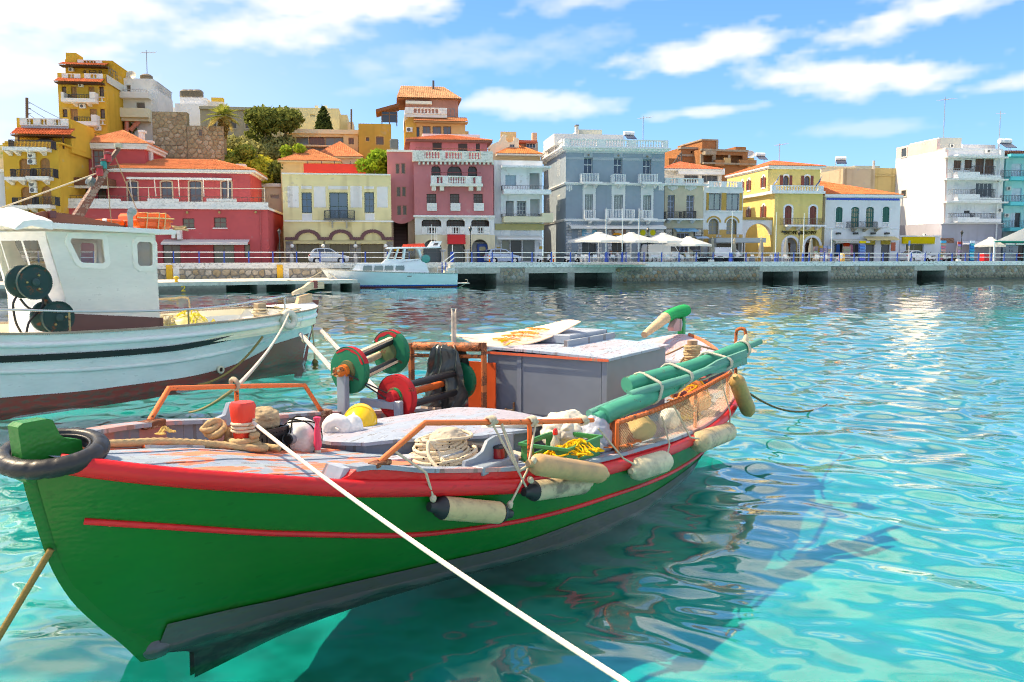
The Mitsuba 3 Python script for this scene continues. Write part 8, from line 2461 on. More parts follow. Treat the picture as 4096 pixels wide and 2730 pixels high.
def fender(lab,pa,pb,r_,c1=FEN,caps=(True,True),out=.10,wear=.6,short=False):
 lt=lambda s:g_lat(lambda q:np.interp(q,[-.7,2,4,6,9],[.9,.66,.45,.42,.5]))(s)+out+.03
 A_,B_=GBT.gc(*pa,lt,-.3,9.6),GBT.gc(*pb,lt,-.3,9.6)
 k=thing('fender',lab,'fender','fenders hung along the near side of the green boat')
 L_=np.linalg.norm(B_-A_)
 R_=align(B_-A_)
 e=min(r_*.95,L_*.3)
 prof=[(r_*.30,0),(r_*.62,e*.22),(r_*.88,e*.55),(r_,e),(r_*1.0,L_*.5),(r_,L_-e),(r_*.88,L_-e*.55),(r_*.62,L_-e*.22),(r_*.30,L_),(0,L_)]
 v,f=lathe([(0,0)]+prof,26)
 put('body',GBT.W(bumpy(xf((v,f),R_,A_),.006,6,3)),'grime',c1,k,smooth=True,wear=wear)
 for i,(on_,p_,sg)in enumerate(((caps[0],A_,1),(caps[1],B_,-1))):
  d_=(B_-A_)/L_*sg
  if on_:
   pr=[(0,-.06),(.035,-.06),(.042,-.03),(r_*.52,.0),(r_*.80,e*.30),(r_*.98,e*.74),(r_*1.005,e*.80),(r_*.9,e*.8)]
   put('cap',GBT.W(xf(lathe(pr,22),align(d_),p_)),'rubber',(0,0,0),k,smooth=40)
  else:
   pr=[(0,-.05),(.03,-.05),(.035,.0),(r_*.35,.01)]
   put('eyelet',GBT.W(xf(lathe(pr,12),align(d_),p_)),'grime',c1,k,smooth=40,wear=wear)
 return k,A_,B_
def hang(k,pts,r_=.009,knots=()):
 put('cord',GBT.W(rope(np.vstack([np.asarray(p)for p in pts]),r_,.05,3,8,deep=.2)),'rope',(.60,.52,.38),k,smooth=True)
 for q in knots:
  put('knot',GBT.W(bumpy(sphere(q,(.026,.026,.032),2),.008,30)),'rope',(.60,.52,.38),k,smooth=True)
def on_rail(x,y):
 q=GBT.gc(x,y,rl_lat,-.5,9.5)
 return q
def over(q0,q1):
 "cord from the rail, over the bulwark edge, to the fender"
 s_=q0[0]+(q1[0]-q0[0])*.55
 s_=float(np.clip(s_,-.4,9.6))
 e_=np.array([s_,gsh(s_)+.075,min(bz(max(s_,.95)),q0[2])-.02])
 return[q0,e_,q1]
kf,A_,B_=fender('lowest cream fender with two black ends, under the red rail',(1000,1166),(1162,1180),.092)
for p_,(x,y)in((A_-[0,0,-.02],(905,1036)),(B_,(1232,968))):
 q=on_rail(x,y)
 pts=over(q,p_)
 hang(kf,pts,.010,[pts[1]+(pts[2]-pts[1])*.8])
kf,A_,B_=fender('dirty cream fender with one black end, under the tan fender',(1214,1130),(1350,1112),.088,(.50,.43,.27),(True,False),wear=1.0)
hang(kf,over(on_rail(1128,968),A_),.009,[A_+[0,.02,.10]])
kf,A_,B_=fender('tan ribbed fender lying topmost against the red bulwark',(1222,1066),(1388,1090),.092,(.52,.33,.15),(False,False),out=.20,wear=.35)
hang(kf,over(on_rail(1150,968),A_),.013,[A_+[0,.02,.03]])
for i in range(5):
 a_=math.radians(-50+25*i)
 R_=align(B_-A_)
 L_=np.linalg.norm(B_-A_)
 put('rib',GBT.W(tube([A_+R_@np.array([.093*math.cos(a_+3.6),.093*math.sin(a_+3.6),L_*.2]),A_+R_@np.array([.093*math.cos(a_+3.6),.093*math.sin(a_+3.6),L_*.8])],.006,5)),'grime',(.56,.38,.2),kf)
kf,A_,B_=fender('short cream fender with green scuffs, below the middle of the net',(1455,1082),(1533,1058),.115,(.60,.54,.35),(False,False),wear=.55)
hang(kf,over(on_rail(1375,985),A_+[.0,.02,.06]),.009)
hang(kf,over(np.array([5.2,rl_lat(5.2),.98]),B_+[0,0,.05]),.009)
kf,A_,B_=fender('round short fender low at the near quarter of the green boat',(1602,1018),(1676,990),.125,(.55,.43,.24),(False,False),wear=.8)
hang(kf,over(GBT.gc(1545,928,lat2,-.5,9.5),A_+[.0,.02,.05]),.010)
hang(kf,over(GBT.gc(1655,870,lat2,-.5,9.5),B_+[.0,.0,.05]),.009)
kf,A_,B_=fender('upright tan fender hung at the near quarter under the lamp',(1690,868),(1722,950),.105,(.44,.28,.09),(False,False),out=.16,wear=.4)
hang(kf,[A_,A_+[-.02,-.05,.10],GBT.gc(1672,862,lat2,-.5,9.5)],.010)
k=thing('stern_line','dark mooring line from the near quarter slanting into the water at the right','rope')
p0,p1=GBT.P(np.array([8.2,gsh(8.2)+.02,.95])),at_z(*ZV(1868,943),.0)
put(None,tube(np.array([p0+(p1-p0)*q-np.array([0,0,.16])*4*q*(1-q)for q in np.linspace(0,1.25,20)]),.016,7),'rope',(.20,.15,.08),key=k,smooth=True)
for i,(x,y,lab)in enumerate(((1128,968,0),(1340,967,1),(1222,968,2))):
 k=thing('rail_lashing',['knotted cord wound on the near rail above the rope pile','cord wound on the near rail beside the white cloth','cord wound on the near rail post'][i],'rope')
 q=on_rail(x,y)
 a_=np.linspace(0,2*np.pi*4,60)
 put(None,GBT.W(tube(np.c_[q[0]-.05+.10*a_/a_[-1],q[1]+.034*np.cos(a_),q[2]+.034*np.sin(a_)],.011,6)),'rope',(.56,.50,.38),key=k,smooth=True)
k=thing('link_rope','pale rope from the white boat quarter, knotted on the far orange rail','rope')
a_,b_=WBT.P(np.array([1.75,wsh(1.75)+.05,wzs(1.75)+.02])),GBT.P(fp)
put('line',rope(np.array([a_+(b_-a_)*q-np.array([0,0,.12])*4*q*(1-q)for q in np.linspace(0,1,30)]),.020,.11,3,8),'rope',(.66,.60,.50),k,smooth=True)
put('knot',GBT.W(bumpy(xf(loft([[[(.05+.02*math.cos(b))*math.cos(a),(.05+.02*math.cos(b))*math.sin(a),.02*math.sin(b)]for b in np.linspace(0,2*np.pi,10,endpoint=False)]for a in np.linspace(0,2*np.pi,21)],True,False),R=rot([0,1,0],80),t=fp+[-.02,0,.03]),.008,20)),'rope',(.50,.42,.30),k,smooth=True)
w_end=at_z(*ZV(435,948),.05)
put('wet_tail',tube(np.array([b_+(w_end-b_)*q-np.array([0,0,.05])*4*q*(1-q)for q in np.linspace(0,1,16)]),.018,7),'rope',(.30,.24,.13),k,smooth=True)
k=thing('slack_rope','slack brown rope dipping from the white boat side towards the water','rope')
a_=WBT.P(np.array([2.6,w_lat(lambda q:.85+0*q)(2.6)[0]+.03,.88]));b_=at_z(*ZV(455,885),.02)
put(None,rope(np.array([a_+(b_-a_)*q-np.array([0,0,.22])*4*q*(1-q)for q in np.linspace(0,1,24)]),.024,.14,3,8),'rope',(.30,.22,.08),key=k,smooth=True)
def street_pt(x4,back):
 "a point on the street, so far behind the quay face, seen at pixel column x4"
 y=yf(x4,back)
 p=at_y(x4,1050,y)
 return np.array([p[0],p[1],SZ])
QF=np.array([math.cos(math.radians(QA)),math.sin(math.radians(QA)),0])
class Spot:
 "local frame on the street: x along the quay, y away from the water"
 def __init__(self,x4,back,turn=0.0,s=1.0):
  self.o=street_pt(x4,back);a=math.radians(QA+turn)
  self.R=np.array([[math.cos(a),-math.sin(a),0],[math.sin(a),math.cos(a),0],[0,0,1.0]]);self.s=s
 def W(self,m):
  return xf(m,self.R,self.o,self.s)
 def M(self):
  M=np.eye(4);M[:3,:3]=self.R*self.s;M[:3,3]=self.o
  return M
def car(x4,back,length,label,paint,body,name='parked_car',cat_='car',flip=False,group='cars parked along the quay',turn=0.0,glass_van=False):
 "body: side outline of the lower body, then the cabin (all x from 0 to 1 of the length, z in metres)"
 S=Spot(x4,back,turn)
 k=thing(name,label,cat_,group)
 W_,L=.84,length
 fx=(lambda x:L*(.5-x))if flip else(lambda x:L*(x-.5))
 low,cab,hoodz=body['low'],body['cab'],body.get('belt',.92)
 def side_loft(pts,ws):
  rings=[]
  for w_,inset in ws:
   rings.append([[fx(x),w_,z]for x,z in inset(pts)])
  return loft(np.array(rings))
 def shrink(pts,dz,dx):
  c=np.mean(pts,0)
  return[(x+(c[0]-x)*dx,z-dz*(z>c[1]))for x,z in pts]
 m=side_loft(low,[(-W_,lambda p:shrink(p,.10,.05)),(-W_+.06,lambda p:shrink(p,.02,.01)),(-W_+.16,lambda p:p),(W_-.16,lambda p:p),(W_-.06,lambda p:shrink(p,.02,.01)),(W_,lambda p:shrink(p,.10,.05))])
 put('body',S.W(m),'carpaint',paint,k,smooth=35)
 m=side_loft(cab,[(-W_+.06,lambda p:p),(-W_+.20,lambda p:[(x,z)for x,z in p]),(W_-.20,lambda p:p),(W_-.06,lambda p:p)])
 v,f=m
 v=v.copy();top=max(z for x,z in cab);bot=min(z for x,z in cab)
 v[:,1]*=1-.16*np.clip((v[:,2]-bot)/(top-bot),0,1)
 put('cabin',S.W((v,f)),'carpaint',paint,k,smooth=35)
 for gi,q in enumerate(body['glass']):
  P_=np.array([[fx(x),z]for x,z in q])
  for sg in(-1,1):
   n_=len(P_)
   yy=sg*(W_-.06)*(1-.16*np.clip((P_[:,1]-bot)/(top-bot),0,1))
   vv=np.vstack([np.c_[P_[:,0],yy-sg*.03,P_[:,1]],np.c_[P_[:,0],yy+sg*.012,P_[:,1]]])
   put('side_window',S.W(loft(vv.reshape(2,n_,3))),'glass',(0,0,0),k)
 for nm,(p,q)in body['screens'].items():
  hw=.62
  vv=[[fx(p[0]),-hw,p[1]],[fx(p[0]),hw,p[1]],[fx(q[0]),hw*.9,q[1]],[fx(q[0]),-hw*.9,q[1]]]
  d_=np.array([fx(p[0])-fx(.5),0,.0]);d_=d_/np.linalg.norm(d_)*.018
  put(nm,S.W(loft([np.array(vv)-d_,np.array(vv)+d_+[0,0,.014]])),'glass',(0,0,0),k)
 for wx in body['wheels']:
  for sg in(-1,1):
   t_=lathe([(0,-.10),(.18,-.10),(.2,-.11),(.30,-.10),(.31,-.04),(.31,.04),(.30,.10),(.2,.11),(.18,.085),(0,.085)],22)
   wk_=put('wheel',S.W(xf(t_,rot([1,0,0],90),(fx(wx),sg*(W_-.09),.31))),'flat',(.02,.02,.022),k,smooth=40)
   rim=cat(*[xf(box(.03,.175,-.02,.02,-.006,.006),rot([0,0,1],72*i))for i in range(5)],lathe([(.165,-.006),(.185,-.006),(.185,.006),(.165,.006),(.165,-.006)],18),lathe([(0,-.008),(.045,-.008),(.045,.008),(0,.008)],10))
   put('rim',S.W(xf(rim,rot([1,0,0],90),(fx(wx),sg*(W_+.015),.31))),'steel',(0,0,0),wk_)
   put('wheel_arch',S.W(xf(lathe([(.31,-.03),(.37,-.03),(.37,.025),(.31,.025),(.31,-.03)],22),rot([1,0,0],90),(fx(wx),sg*(W_-.005),.31))),'flat',(.03,.03,.032),k)
 for nm,x,z,c1 in(('headlight',.985,.66,(.75,.75,.72)),('tail_light',.02,.80,(.55,.02,.02))):
  for sg in(-1,1):
   put(nm,S.W(rbox(fx(x)-.07,fx(x)+.07,sg*.70-.10,sg*.70+.10,z-.07,z+.07,.03)),'gloss',c1,k)
 put('trim_line',S.W(cat(box(min(fx(.2),fx(.8)),max(fx(.2),fx(.8)),-W_-.005,-W_+.02,.55,.59),*[box(min(fx(x),fx(x+.004)),max(fx(x),fx(x+.004)),-W_-.004,-W_+.02,.3,hoodz)for x in body.get('doors',(.34,.58))])),'flat',tuple(c*.45 for c in paint),k)
 for x in body.get('handles',(.38,.62)):
  put('door_handle',S.W(rbox(fx(x)-.07,fx(x)+.07,-W_-.02,-W_+.02,.80,.83,.008)),'flat',tuple(c*.5 for c in paint),k)
 for sg in(-1,1):
  put('mirror',S.W(rbox(fx(.66)-.06,fx(.66)+.06,sg*(W_+.1)-.07,sg*(W_+.1)+.07,.94,1.06,.03)),'carpaint',paint,k)
 return k
scene['carpaint']=two({'type':'principled','base_color':mikit.proc(f_flat),'roughness':.28,'specular':.5,'clearcoat':.8,'clearcoat_gloss':.95})
FAMILIES.add('carpaint')
HATCH=dict(low=[(0,.32),(.02,.22),(.98,.22),(1,.40),(.985,.66),(.93,.78),(.76,.92),(.30,.96),(.03,.95),(0,.75)],cab=[(.03,.88),(.05,1.12),(.12,1.40),(.22,1.50),(.42,1.51),(.56,1.43),(.76,.90)],glass=[[(.11,1.0),(.14,1.32),(.20,1.40),(.20,1.0)],[(.215,1.0),(.215,1.41),(.385,1.43),(.385,1.0)],[(.40,1.0),(.40,1.43),(.54,1.37),(.69,1.0)]],screens={'rear_window':((.035,1.02),(.10,1.36)),'windscreen':((.755,.95),(.575,1.40))},wheels=(.19,.80))
VAN=dict(low=[(0,.34),(.02,.24),(.98,.24),(1,.5),(.99,.80),(.86,1.02),(.70,1.15),(0,1.15)],cab=[(.0,1.05),(.01,1.85),(.04,2.05),(.66,2.05),(.76,1.9),(.88,1.02)],glass=[[(.64,1.25),(.64,1.82),(.745,1.78),(.83,1.25)]],screens={'windscreen':((.882,1.10),(.775,1.82))},wheels=(.2,.82),doors=(.46,.62),handles=(.5,.66))
SEDAN=dict(low=[(0,.34),(.02,.22),(.98,.22),(1,.42),(.985,.66),(.92,.80),(.72,.93),(.22,.98),(.02,.98),(0,.78)],cab=[(.05,.92),(.10,1.12),(.24,1.40),(.40,1.46),(.52,1.40),(.74,.90)],glass=[[(.15,1.04),(.25,1.33),(.37,1.37),(.37,1.02)],[(.385,1.02),(.385,1.37),(.51,1.33),(.66,1.0)]],screens={'rear_window':((.075,1.05),(.22,1.36)),'windscreen':((.735,.95),(.53,1.38))},wheels=(.19,.81))
car(1315,4.2,3.75,'silver hatchback parked in front of the lemon house',(.52,.56,.60),HATCH,turn=-4)
car(2010,4.2,3.6,'light blue hatchback parked before the small white balcony house',(.36,.45,.60),HATCH,turn=-4)
car(3660,4.4,3.7,'white saloon car parked before the yellow fascia shop',(.74,.76,.78),SEDAN,turn=-4)
car(2650,5.4,4.6,'white delivery van nosing out beside the cafe umbrellas',(.78,.79,.80),VAN,'parked_van','van',turn=-3)
car(2905,5.4,3.8,'white small van parked before the white ochre house',(.80,.81,.82),dict(VAN,cab=[(.0,1.05),(.015,1.62),(.06,1.76),(.58,1.76),(.70,1.62),(.86,1.02)],glass=[[(.56,1.2),(.56,1.6),(.67,1.56),(.78,1.2)]],screens={'windscreen':((.862,1.08),(.715,1.58))}),'parked_van','van',turn=-4)
car(10,4.2,3.7,'grey hatchback at the left edge behind the railing',(.50,.52,.54),HATCH,turn=-4)
def scooter(x4,back,label,c1,turn=0.0,flip=1):
 S=Spot(x4,back,turn)
 k=thing('scooter',label,'scooter','scooters parked along the quay')
 X=lambda pts:[(flip*x,y,z)for x,y,z in pts]
 for x in(-.62,.62):
  w=put('wheel',S.W(xf(lathe([(.10,-.05),(.24,-.06),(.27,0),(.24,.06),(.10,.05),(.10,-.05)],18),rot([1,0,0],90),(x,0,.27))),'flat',(.02,.02,.02),k,smooth=40)
  put('rim',S.W(xf(lathe([(0,-.03),(.11,-.03),(.11,.03),(0,.03)],12),rot([1,0,0],90),(x,0,.27))),'steel',(0,0,0),w)
 body=hull([(flip*x,y,z)for x,z,w in((-.85,.55,.10),(-.8,.72,.12),(-.25,.68,.15),(-.15,.35,.14),(-.6,.35,.12))for y in(-w,w)])
 put('body',S.W(body),'carpaint',c1,k,smooth=35)
 put('floor',S.W(hull([(flip*x,y,z)for x,z in((-.25,.28),(.3,.28),(.3,.36),(-.25,.38))for y in(-.15,.15)])),'flat',(.05,.05,.05),k)
 put('leg_shield',S.W(hull([(flip*x,y,z)for x,z,w in((.28,.3,.16),(.36,.3,.16),(.52,.92,.12),(.44,.95,.14),(.62,.6,.08))for y in(-w,w)])),'carpaint',c1,k,smooth=35)
 put('seat',S.W(hull([(flip*x,y,z)for x,z,w in((-.78,.72,.10),(-.75,.82,.11),(-.2,.76,.13),(-.15,.69,.12))for y in(-w,w)])),'flat',(.02,.02,.022),k,smooth=40)
 put('fork',S.W(cat(rod((flip*.62,0,.27),(flip*.46,0,1.0),.035,6),hull([(flip*x,y,z)for x,z in((.48,.60),(.86,.48),(.60,.62))for y in(-.07,.07)]))),'carpaint',c1,k)
 put('handlebar',S.W(cat(rod((flip*.44,-.32,1.04),(flip*.44,.32,1.04),.02,6),rbox(flip*.46-.08,flip*.46+.08,-.12,.12,.95,1.08,.03))),'flat',(.08,.08,.085),k)
 for sg in(-1,1):
  put('mirror',S.W(cat(rod((flip*.44,sg*.2,1.05),(flip*.42,sg*.28,1.22),.01,4),sphere((flip*.42,sg*.30,1.25),(.02,.06,.05),1))),'flat',(.03,.03,.03),k)
 return k
WHS,BKS=(.72,.74,.75),(.03,.03,.035)
scooter(2178,3.4,'white and black scooter between the blue hatchback and the grey house',WHS,0,1)
scooter(2287,3.4,'white scooter with a dark seat left of the cafe chairs',WHS,0,1)
scooter(3722,3.4,'white scooter just right of the white saloon car',WHS,8,-1)
scooter(3784,3.6,'pale scooter facing the water right of the saloon car',(.62,.62,.6),70,1)
scooter(3812,3.6,'dark scooter before the postcard stands at the right',BKS,65,1)
scooter(20,2.4,'white scooter at the left edge behind the railing',WHS,20,1)
def umbrella(x4,back,label,w,h,c=(.93,.93,.91),rise=.8,turn=20.0,group='open cafe umbrellas'):
 S=Spot(x4,back,turn)
 k=thing('umbrella',label,'umbrella',group)
 hw=w/2
 pts=[(-hw,-hw),(0,-hw),(hw,-hw),(hw,0),(hw,hw),(0,hw),(-hw,hw),(-hw,0)]
 ring0=[[x,y,h-(.0 if abs(x)==abs(y)else-.06)]for x,y in pts]
 mid=[[x*.5,y*.5,h+rise*.58+(.0 if abs(x)==abs(y)else-.02)]for x,y in pts]
 topr=[[x*.12,y*.12,h+rise]for x,y in pts]
 low=[[x,y,z-.22]for x,y,z in ring0]
 put('canopy',S.W(loft([low,ring0,mid,topr],True,False)),'canvas',c,k,smooth=25)
 cap=lathe([(w*.11,0),(w*.10,.10),(w*.05,.17),(0,.18)],8)
 put('vent_cap',S.W(xf(cap,t=(0,0,h+rise-.06))),'canvas',c,k)
 put('pole',S.W(tube([[0,0,0],[0,0,h+rise]],.04,8)),'flat',(.74,.75,.76),k)
 put('rib',S.W(cat(*[rod((0,0,h+rise*.35),(x*.55,y*.55,h+rise*.42),.018,4)for x,y in pts])),'flat',(.6,.6,.6),k)
 put('foot',S.W(rbox(-.4,.4,-.4,.4,0,.12,.03)),'flat',(.45,.45,.45),k)
 return k
scene['canvas']={'type':'principledthin','base_color':mikit.proc(f_flat),'roughness':.8,'diff_trans':1.1,'spec_trans':0.0}
FAMILIES.add('canvas')
umbrella(2393,2.6,'white cafe umbrella, first from the left of the four',4.6,2.35,turn=24)
umbrella(2523,2.7,'white cafe umbrella, second from the left of the four',4.4,2.35,turn=24)
umbrella(2650,3.0,'white cafe umbrella behind the bare flagpole, third of the four',4.0,2.35,turn=24)
umbrella(2752,1.9,'white cafe umbrella, lowest and rightmost of the four',3.7,2.0,turn=30,rise=.75)
umbrella(3957,2.8,'small white umbrella at the shop near the right edge',3.0,2.1,rise=.95,turn=30)
def closed_umbrella(x4,back,label,h,c=(.62,.58,.48)):
 S=Spot(x4,back)
 k=thing('umbrella',label,'umbrella','folded umbrellas on the quay')
 n=20
 prof=[(.02,h),(.12,h-.12),(.17,h-.3),(.13,h-.36),(.20,h-.9),(.25,h-1.5),(.17,h-1.72),(.26,h-2.0),(.34,h-2.2)]
 rings=[[[r*(1+.28*math.cos(5*t)*(i>3))*math.cos(t),r*(1+.28*math.cos(5*t)*(i>3))*math.sin(t),z]for t in np.linspace(0,2*np.pi,n,endpoint=False)]for i,(r,z)in enumerate(prof)]
 put('canopy',S.W(loft(rings[::-1])),'canvas',c,k,smooth=40)
 put('pole',S.W(rod((0,0,0),(0,0,h+.1),.03,6)),'flat',(.7,.7,.7),k)
 put('tie',S.W(xf(lathe([(.19,-.04),(.20,-.04),(.20,.04),(.19,.04),(.19,-.04)],12),t=(0,0,h-1.72))),'flat',(.4,.38,.32),k)
closed_umbrella(2848,2.2,'folded cream umbrella left of the small white van',2.75)
closed_umbrella(2935,2.2,'folded cream umbrella right of the small white van',2.7)
closed_umbrella(3044,2.4,'folded grey umbrella before the large arched passage',2.85,(.52,.52,.47))
closed_umbrella(3143,2.4,'folded grey umbrella before the left arch of the shuttered house',2.8,(.54,.54,.50))
closed_umbrella(3242,2.4,'folded grey umbrella before the right arch of the shuttered house',2.8,(.50,.51,.47))
def chair(x4,back,label,turn,c=(.78,.79,.80),seat=(.55,.68,.78),style=0):
 S=Spot(x4,back,turn)
 k=thing('cafe_chair',label,'chair','white cafe chairs along the quay')
 for x in(-.20,.20):
  put('leg',S.W(cat(rod((x,-.22,0),(x,.20 if style==0 else-.22,.46),.022,5),rod((x,.22,0),(x,.30,.90),.022,5))),'flat',c,k)
 put('seat',S.W(box(-.23,.23,-.22,.22,.43,.47)),'flat',seat,k)
 if style==0:
  put('back_panel',S.W(hull([(x,y,z)for x in(-.21,.21)for y,z in((.25,.62),(.29,.62),(.27,.90),(.31,.90))])),'flat',seat if seat[0]>.6 else(.66,.74,.80),k)
  put('stretcher',S.W(cat(rod((-.2,-.2,.1),(.2,.2,.44),.016,4),rod((.2,-.2,.1),(-.2,.2,.44),.016,4))),'flat',c,k)
 else:
  put('back_panel',S.W(hull([(x,y,z)for x in(-.27,.27)for y,z in((.24,.48),(.28,.48),(.30,.92),(.34,.92))])),'flat',c,k,smooth=30)
  put('armrest',S.W(cat(box(-.29,-.24,-.2,.28,.64,.67),box(.24,.29,-.2,.28,.64,.67))),'flat',c,k)
def table(x4,back,label,c=(.76,.77,.78)):
 S=Spot(x4,back,15)
 k=thing('cafe_table',label,'table','cafe tables along the quay')
 put('top',S.W(rbox(-.38,.38,-.38,.38,.71,.75,.01)),'flat',c,k)
 put('leg',S.W(cat(*[rod((x,y,0),(x*.85,y*.85,.71),.022,5)for x in(-.32,.32)for y in(-.32,.32)])),'flat',c,k)
g=np.random.default_rng(12)
CL=lambda where:'white cafe chair %s'%where
xs1=[2330,2356,2381,2407,2431,2452,2478,2503,2524,2600,2622,2646,2668,2698,2722,2746,2790]
names=['leftmost under the first umbrella','second from the left under the first umbrella','third from the left under the first umbrella','fourth from the left, by the first umbrella pole','fifth from the left under the first umbrella','between the first and second umbrella poles, left one','between the first and second umbrella poles, right one','left of the second umbrella pole','right of the second umbrella pole','left of the third umbrella pole','nearest the third umbrella pole','right of the third umbrella pole','below the white delivery van nose','left under the lowest umbrella','middle under the lowest umbrella','right under the lowest umbrella','rightmost beyond the lowest umbrella']
for i,(x,nm)in enumerate(zip(xs1,names)):
 chair(x,1.3+.5*(i%2),CL(nm),g.uniform(-30,30)+(180 if i%3==0 else 0),seat=[(.50,.66,.80),(.72,.76,.80),(.42,.58,.76)][i%3])
for i,(x,nm)in enumerate(((3150,'with arms, left of the blue post before the yellow shuttered house'),(3262,'with arms, before the right arch of the shuttered house'),(3305,'with arms, right of the folded grey umbrellas'),(3355,'with arms, beside the orange bin at the gift shop'),(3018,'with arms, before the large arched passage'),(3075,'with arms, right of the large arched passage'))):
 chair(x,1.4,CL(nm),g.uniform(-20,20)+180*(i%2),style=1,c=(.80,.80,.79),seat=(.78,.78,.77))
for x,nm in((2344,'under the left side of the first umbrella'),(2420,'beside the first umbrella pole'),(2490,'before the dark shop door of the grey house'),(2634,'beside the third umbrella pole'),(2710,'left under the lowest umbrella'),(2768,'right under the lowest umbrella'),(3285,'between white armchairs before the shuttered house'),(3120,'before the left arch of the shuttered house')):
 table(x,1.7,'white square cafe table '+nm)
for i,(x,nm)in enumerate(((2806,'leftmost'),(2830,'second'),(2872,'third'),(2915,'fourth'),(2955,'fifth'),(3000,'sixth, greyer'),(3064,'seventh, greyer'),(3105,'rightmost, greyer'))):
 S=Spot(x,1.3,10)
 k=thing('wicker_armchair','low dark wicker armchair at the railing, %s of the row'%nm,'armchair','dark armchairs along the quay')
 c1=(.035,.04,.05)if i<5 else(.22,.23,.26)
 put('seat',S.W(rbox(-.36,.36,-.34,.34,.05,.42,.04)),'flat',c1,k)
 put('backrest',S.W(rbox(-.40,.40,-.40,-.28,.05,.74,.05)),'flat',c1,k)
 put('armrest',S.W(cat(rbox(-.42,-.32,-.28,.34,.05,.60,.04),rbox(.32,.42,-.28,.34,.05,.60,.04))),'flat',c1,k)
def lamp_post(x4,back,top4,label,heads=1):
 S=Spot(x4,back)
 d=np.linalg.norm(S.o[:2])
 h=at_y(x4,top4,S.o[1])[2]-SZ
 k=thing('street_lamp',label,'street lamp','black lantern posts along the quay')
 put('post',S.W(lathe([(.16,0),(.16,.12),(.10,.2),(.12,.9),(.07,1.0),(.055,1.2),(.04,h-.75),(.07,h-.72),(.03,h-.66),(0,h-.66)],10)),'paint',(.018,.02,.02),k,smooth=40)
 put('lantern',S.W(xf(cat(lathe([(.05,0),(.17,.42),(.15,.44),(.04,.02)],6),lathe([(.20,.42),(.20,.45),(.06,.60),(.02,.72),(0,.72)],6)),t=(0,0,h-.68))),'paint',(.03,.03,.03),k)
 put('glass',S.W(xf(lathe([(.04,.03),(.145,.41),(0,.41)],6),t=(0,0,h-.68))),'gloss',(.55,.56,.54),k)
lamp_post(1120,2.0,915,'black lantern post at the foot of the alley stair')
lamp_post(1882,2.0,905,'black lantern post before the pink house arcade')
lamp_post(2590,2.2,910,'black lantern post between the second and third cafe umbrellas')
lamp_post(3193,2.2,922,'black lantern post between the arches of the shuttered house')
lamp_post(3842,2.2,922,'black lantern post before the grey shop front at the right')
for x4,top,lab in((2423,832,'bare white flagpole, left of the three before the grey house'),(2488,833,'bare white flagpole, middle of the three before the grey house'),(2554,833,'bare white flagpole, right of the three before the grey house'),(2925,845,'bare white flagpole before the white ochre house'),(3101,850,'thin white pole at the left corner of the yellow shuttered house'),(3211,854,'white flagpole before the yellow shuttered house'),(1810,1130,'short white post at the top of the landing steps'),(3324,920,'thin white pole at the corner of the blue band house')):
 S=Spot(x4,.35)
 h=at_y(x4,top if top<1000 else 980,S.o[1])[2]-SZ
 k=thing('flagpole',lab,'flagpole','white poles along the quay')
 put('pole',S.W(tube([[0,0,.1],[0,0,h]],np.array([.055,.04]),8)),'flat',(.80,.81,.80),k)
 put('base',S.W(rbox(-.09,.09,-.09,.09,.1,1.15,.01)),'paint',(.03,.08,.45),k)
k=thing('sign_post','white post with a small blue sign beside the white saloon car','sign')
S=Spot(3634,2.6)
put('post',S.W(rod((0,0,0),(0,0,2.6),.04,6)),'flat',(.78,.78,.78),k)
put('plate',S.W(rbox(-.14,.14,-.03,-.01,2.0,2.6,.005)),'flat',(.12,.25,.60),k)
for x,lab,c1 in((1958,'orange traffic cone left of the blue hatchback',(.75,.18,.02)),(2128,'red plastic post right of the blue hatchback',(.75,.08,.03)),(2214,'red plastic post between the two white scooters',(.72,.12,.04))):
 S=Spot(x,2.8)
 k=thing('traffic_post',lab,'traffic post')
 put('post',S.W(lathe([(.16,0),(.16,.04),(.06,.05),(.05,.75),(0,.78)],10)),'flat',c1,k)
 put('band',S.W(xf(lathe([(.062,.45),(.064,.45),(.060,.58),(.058,.58),(.062,.45)],10))),'flat',(.8,.8,.8),k)
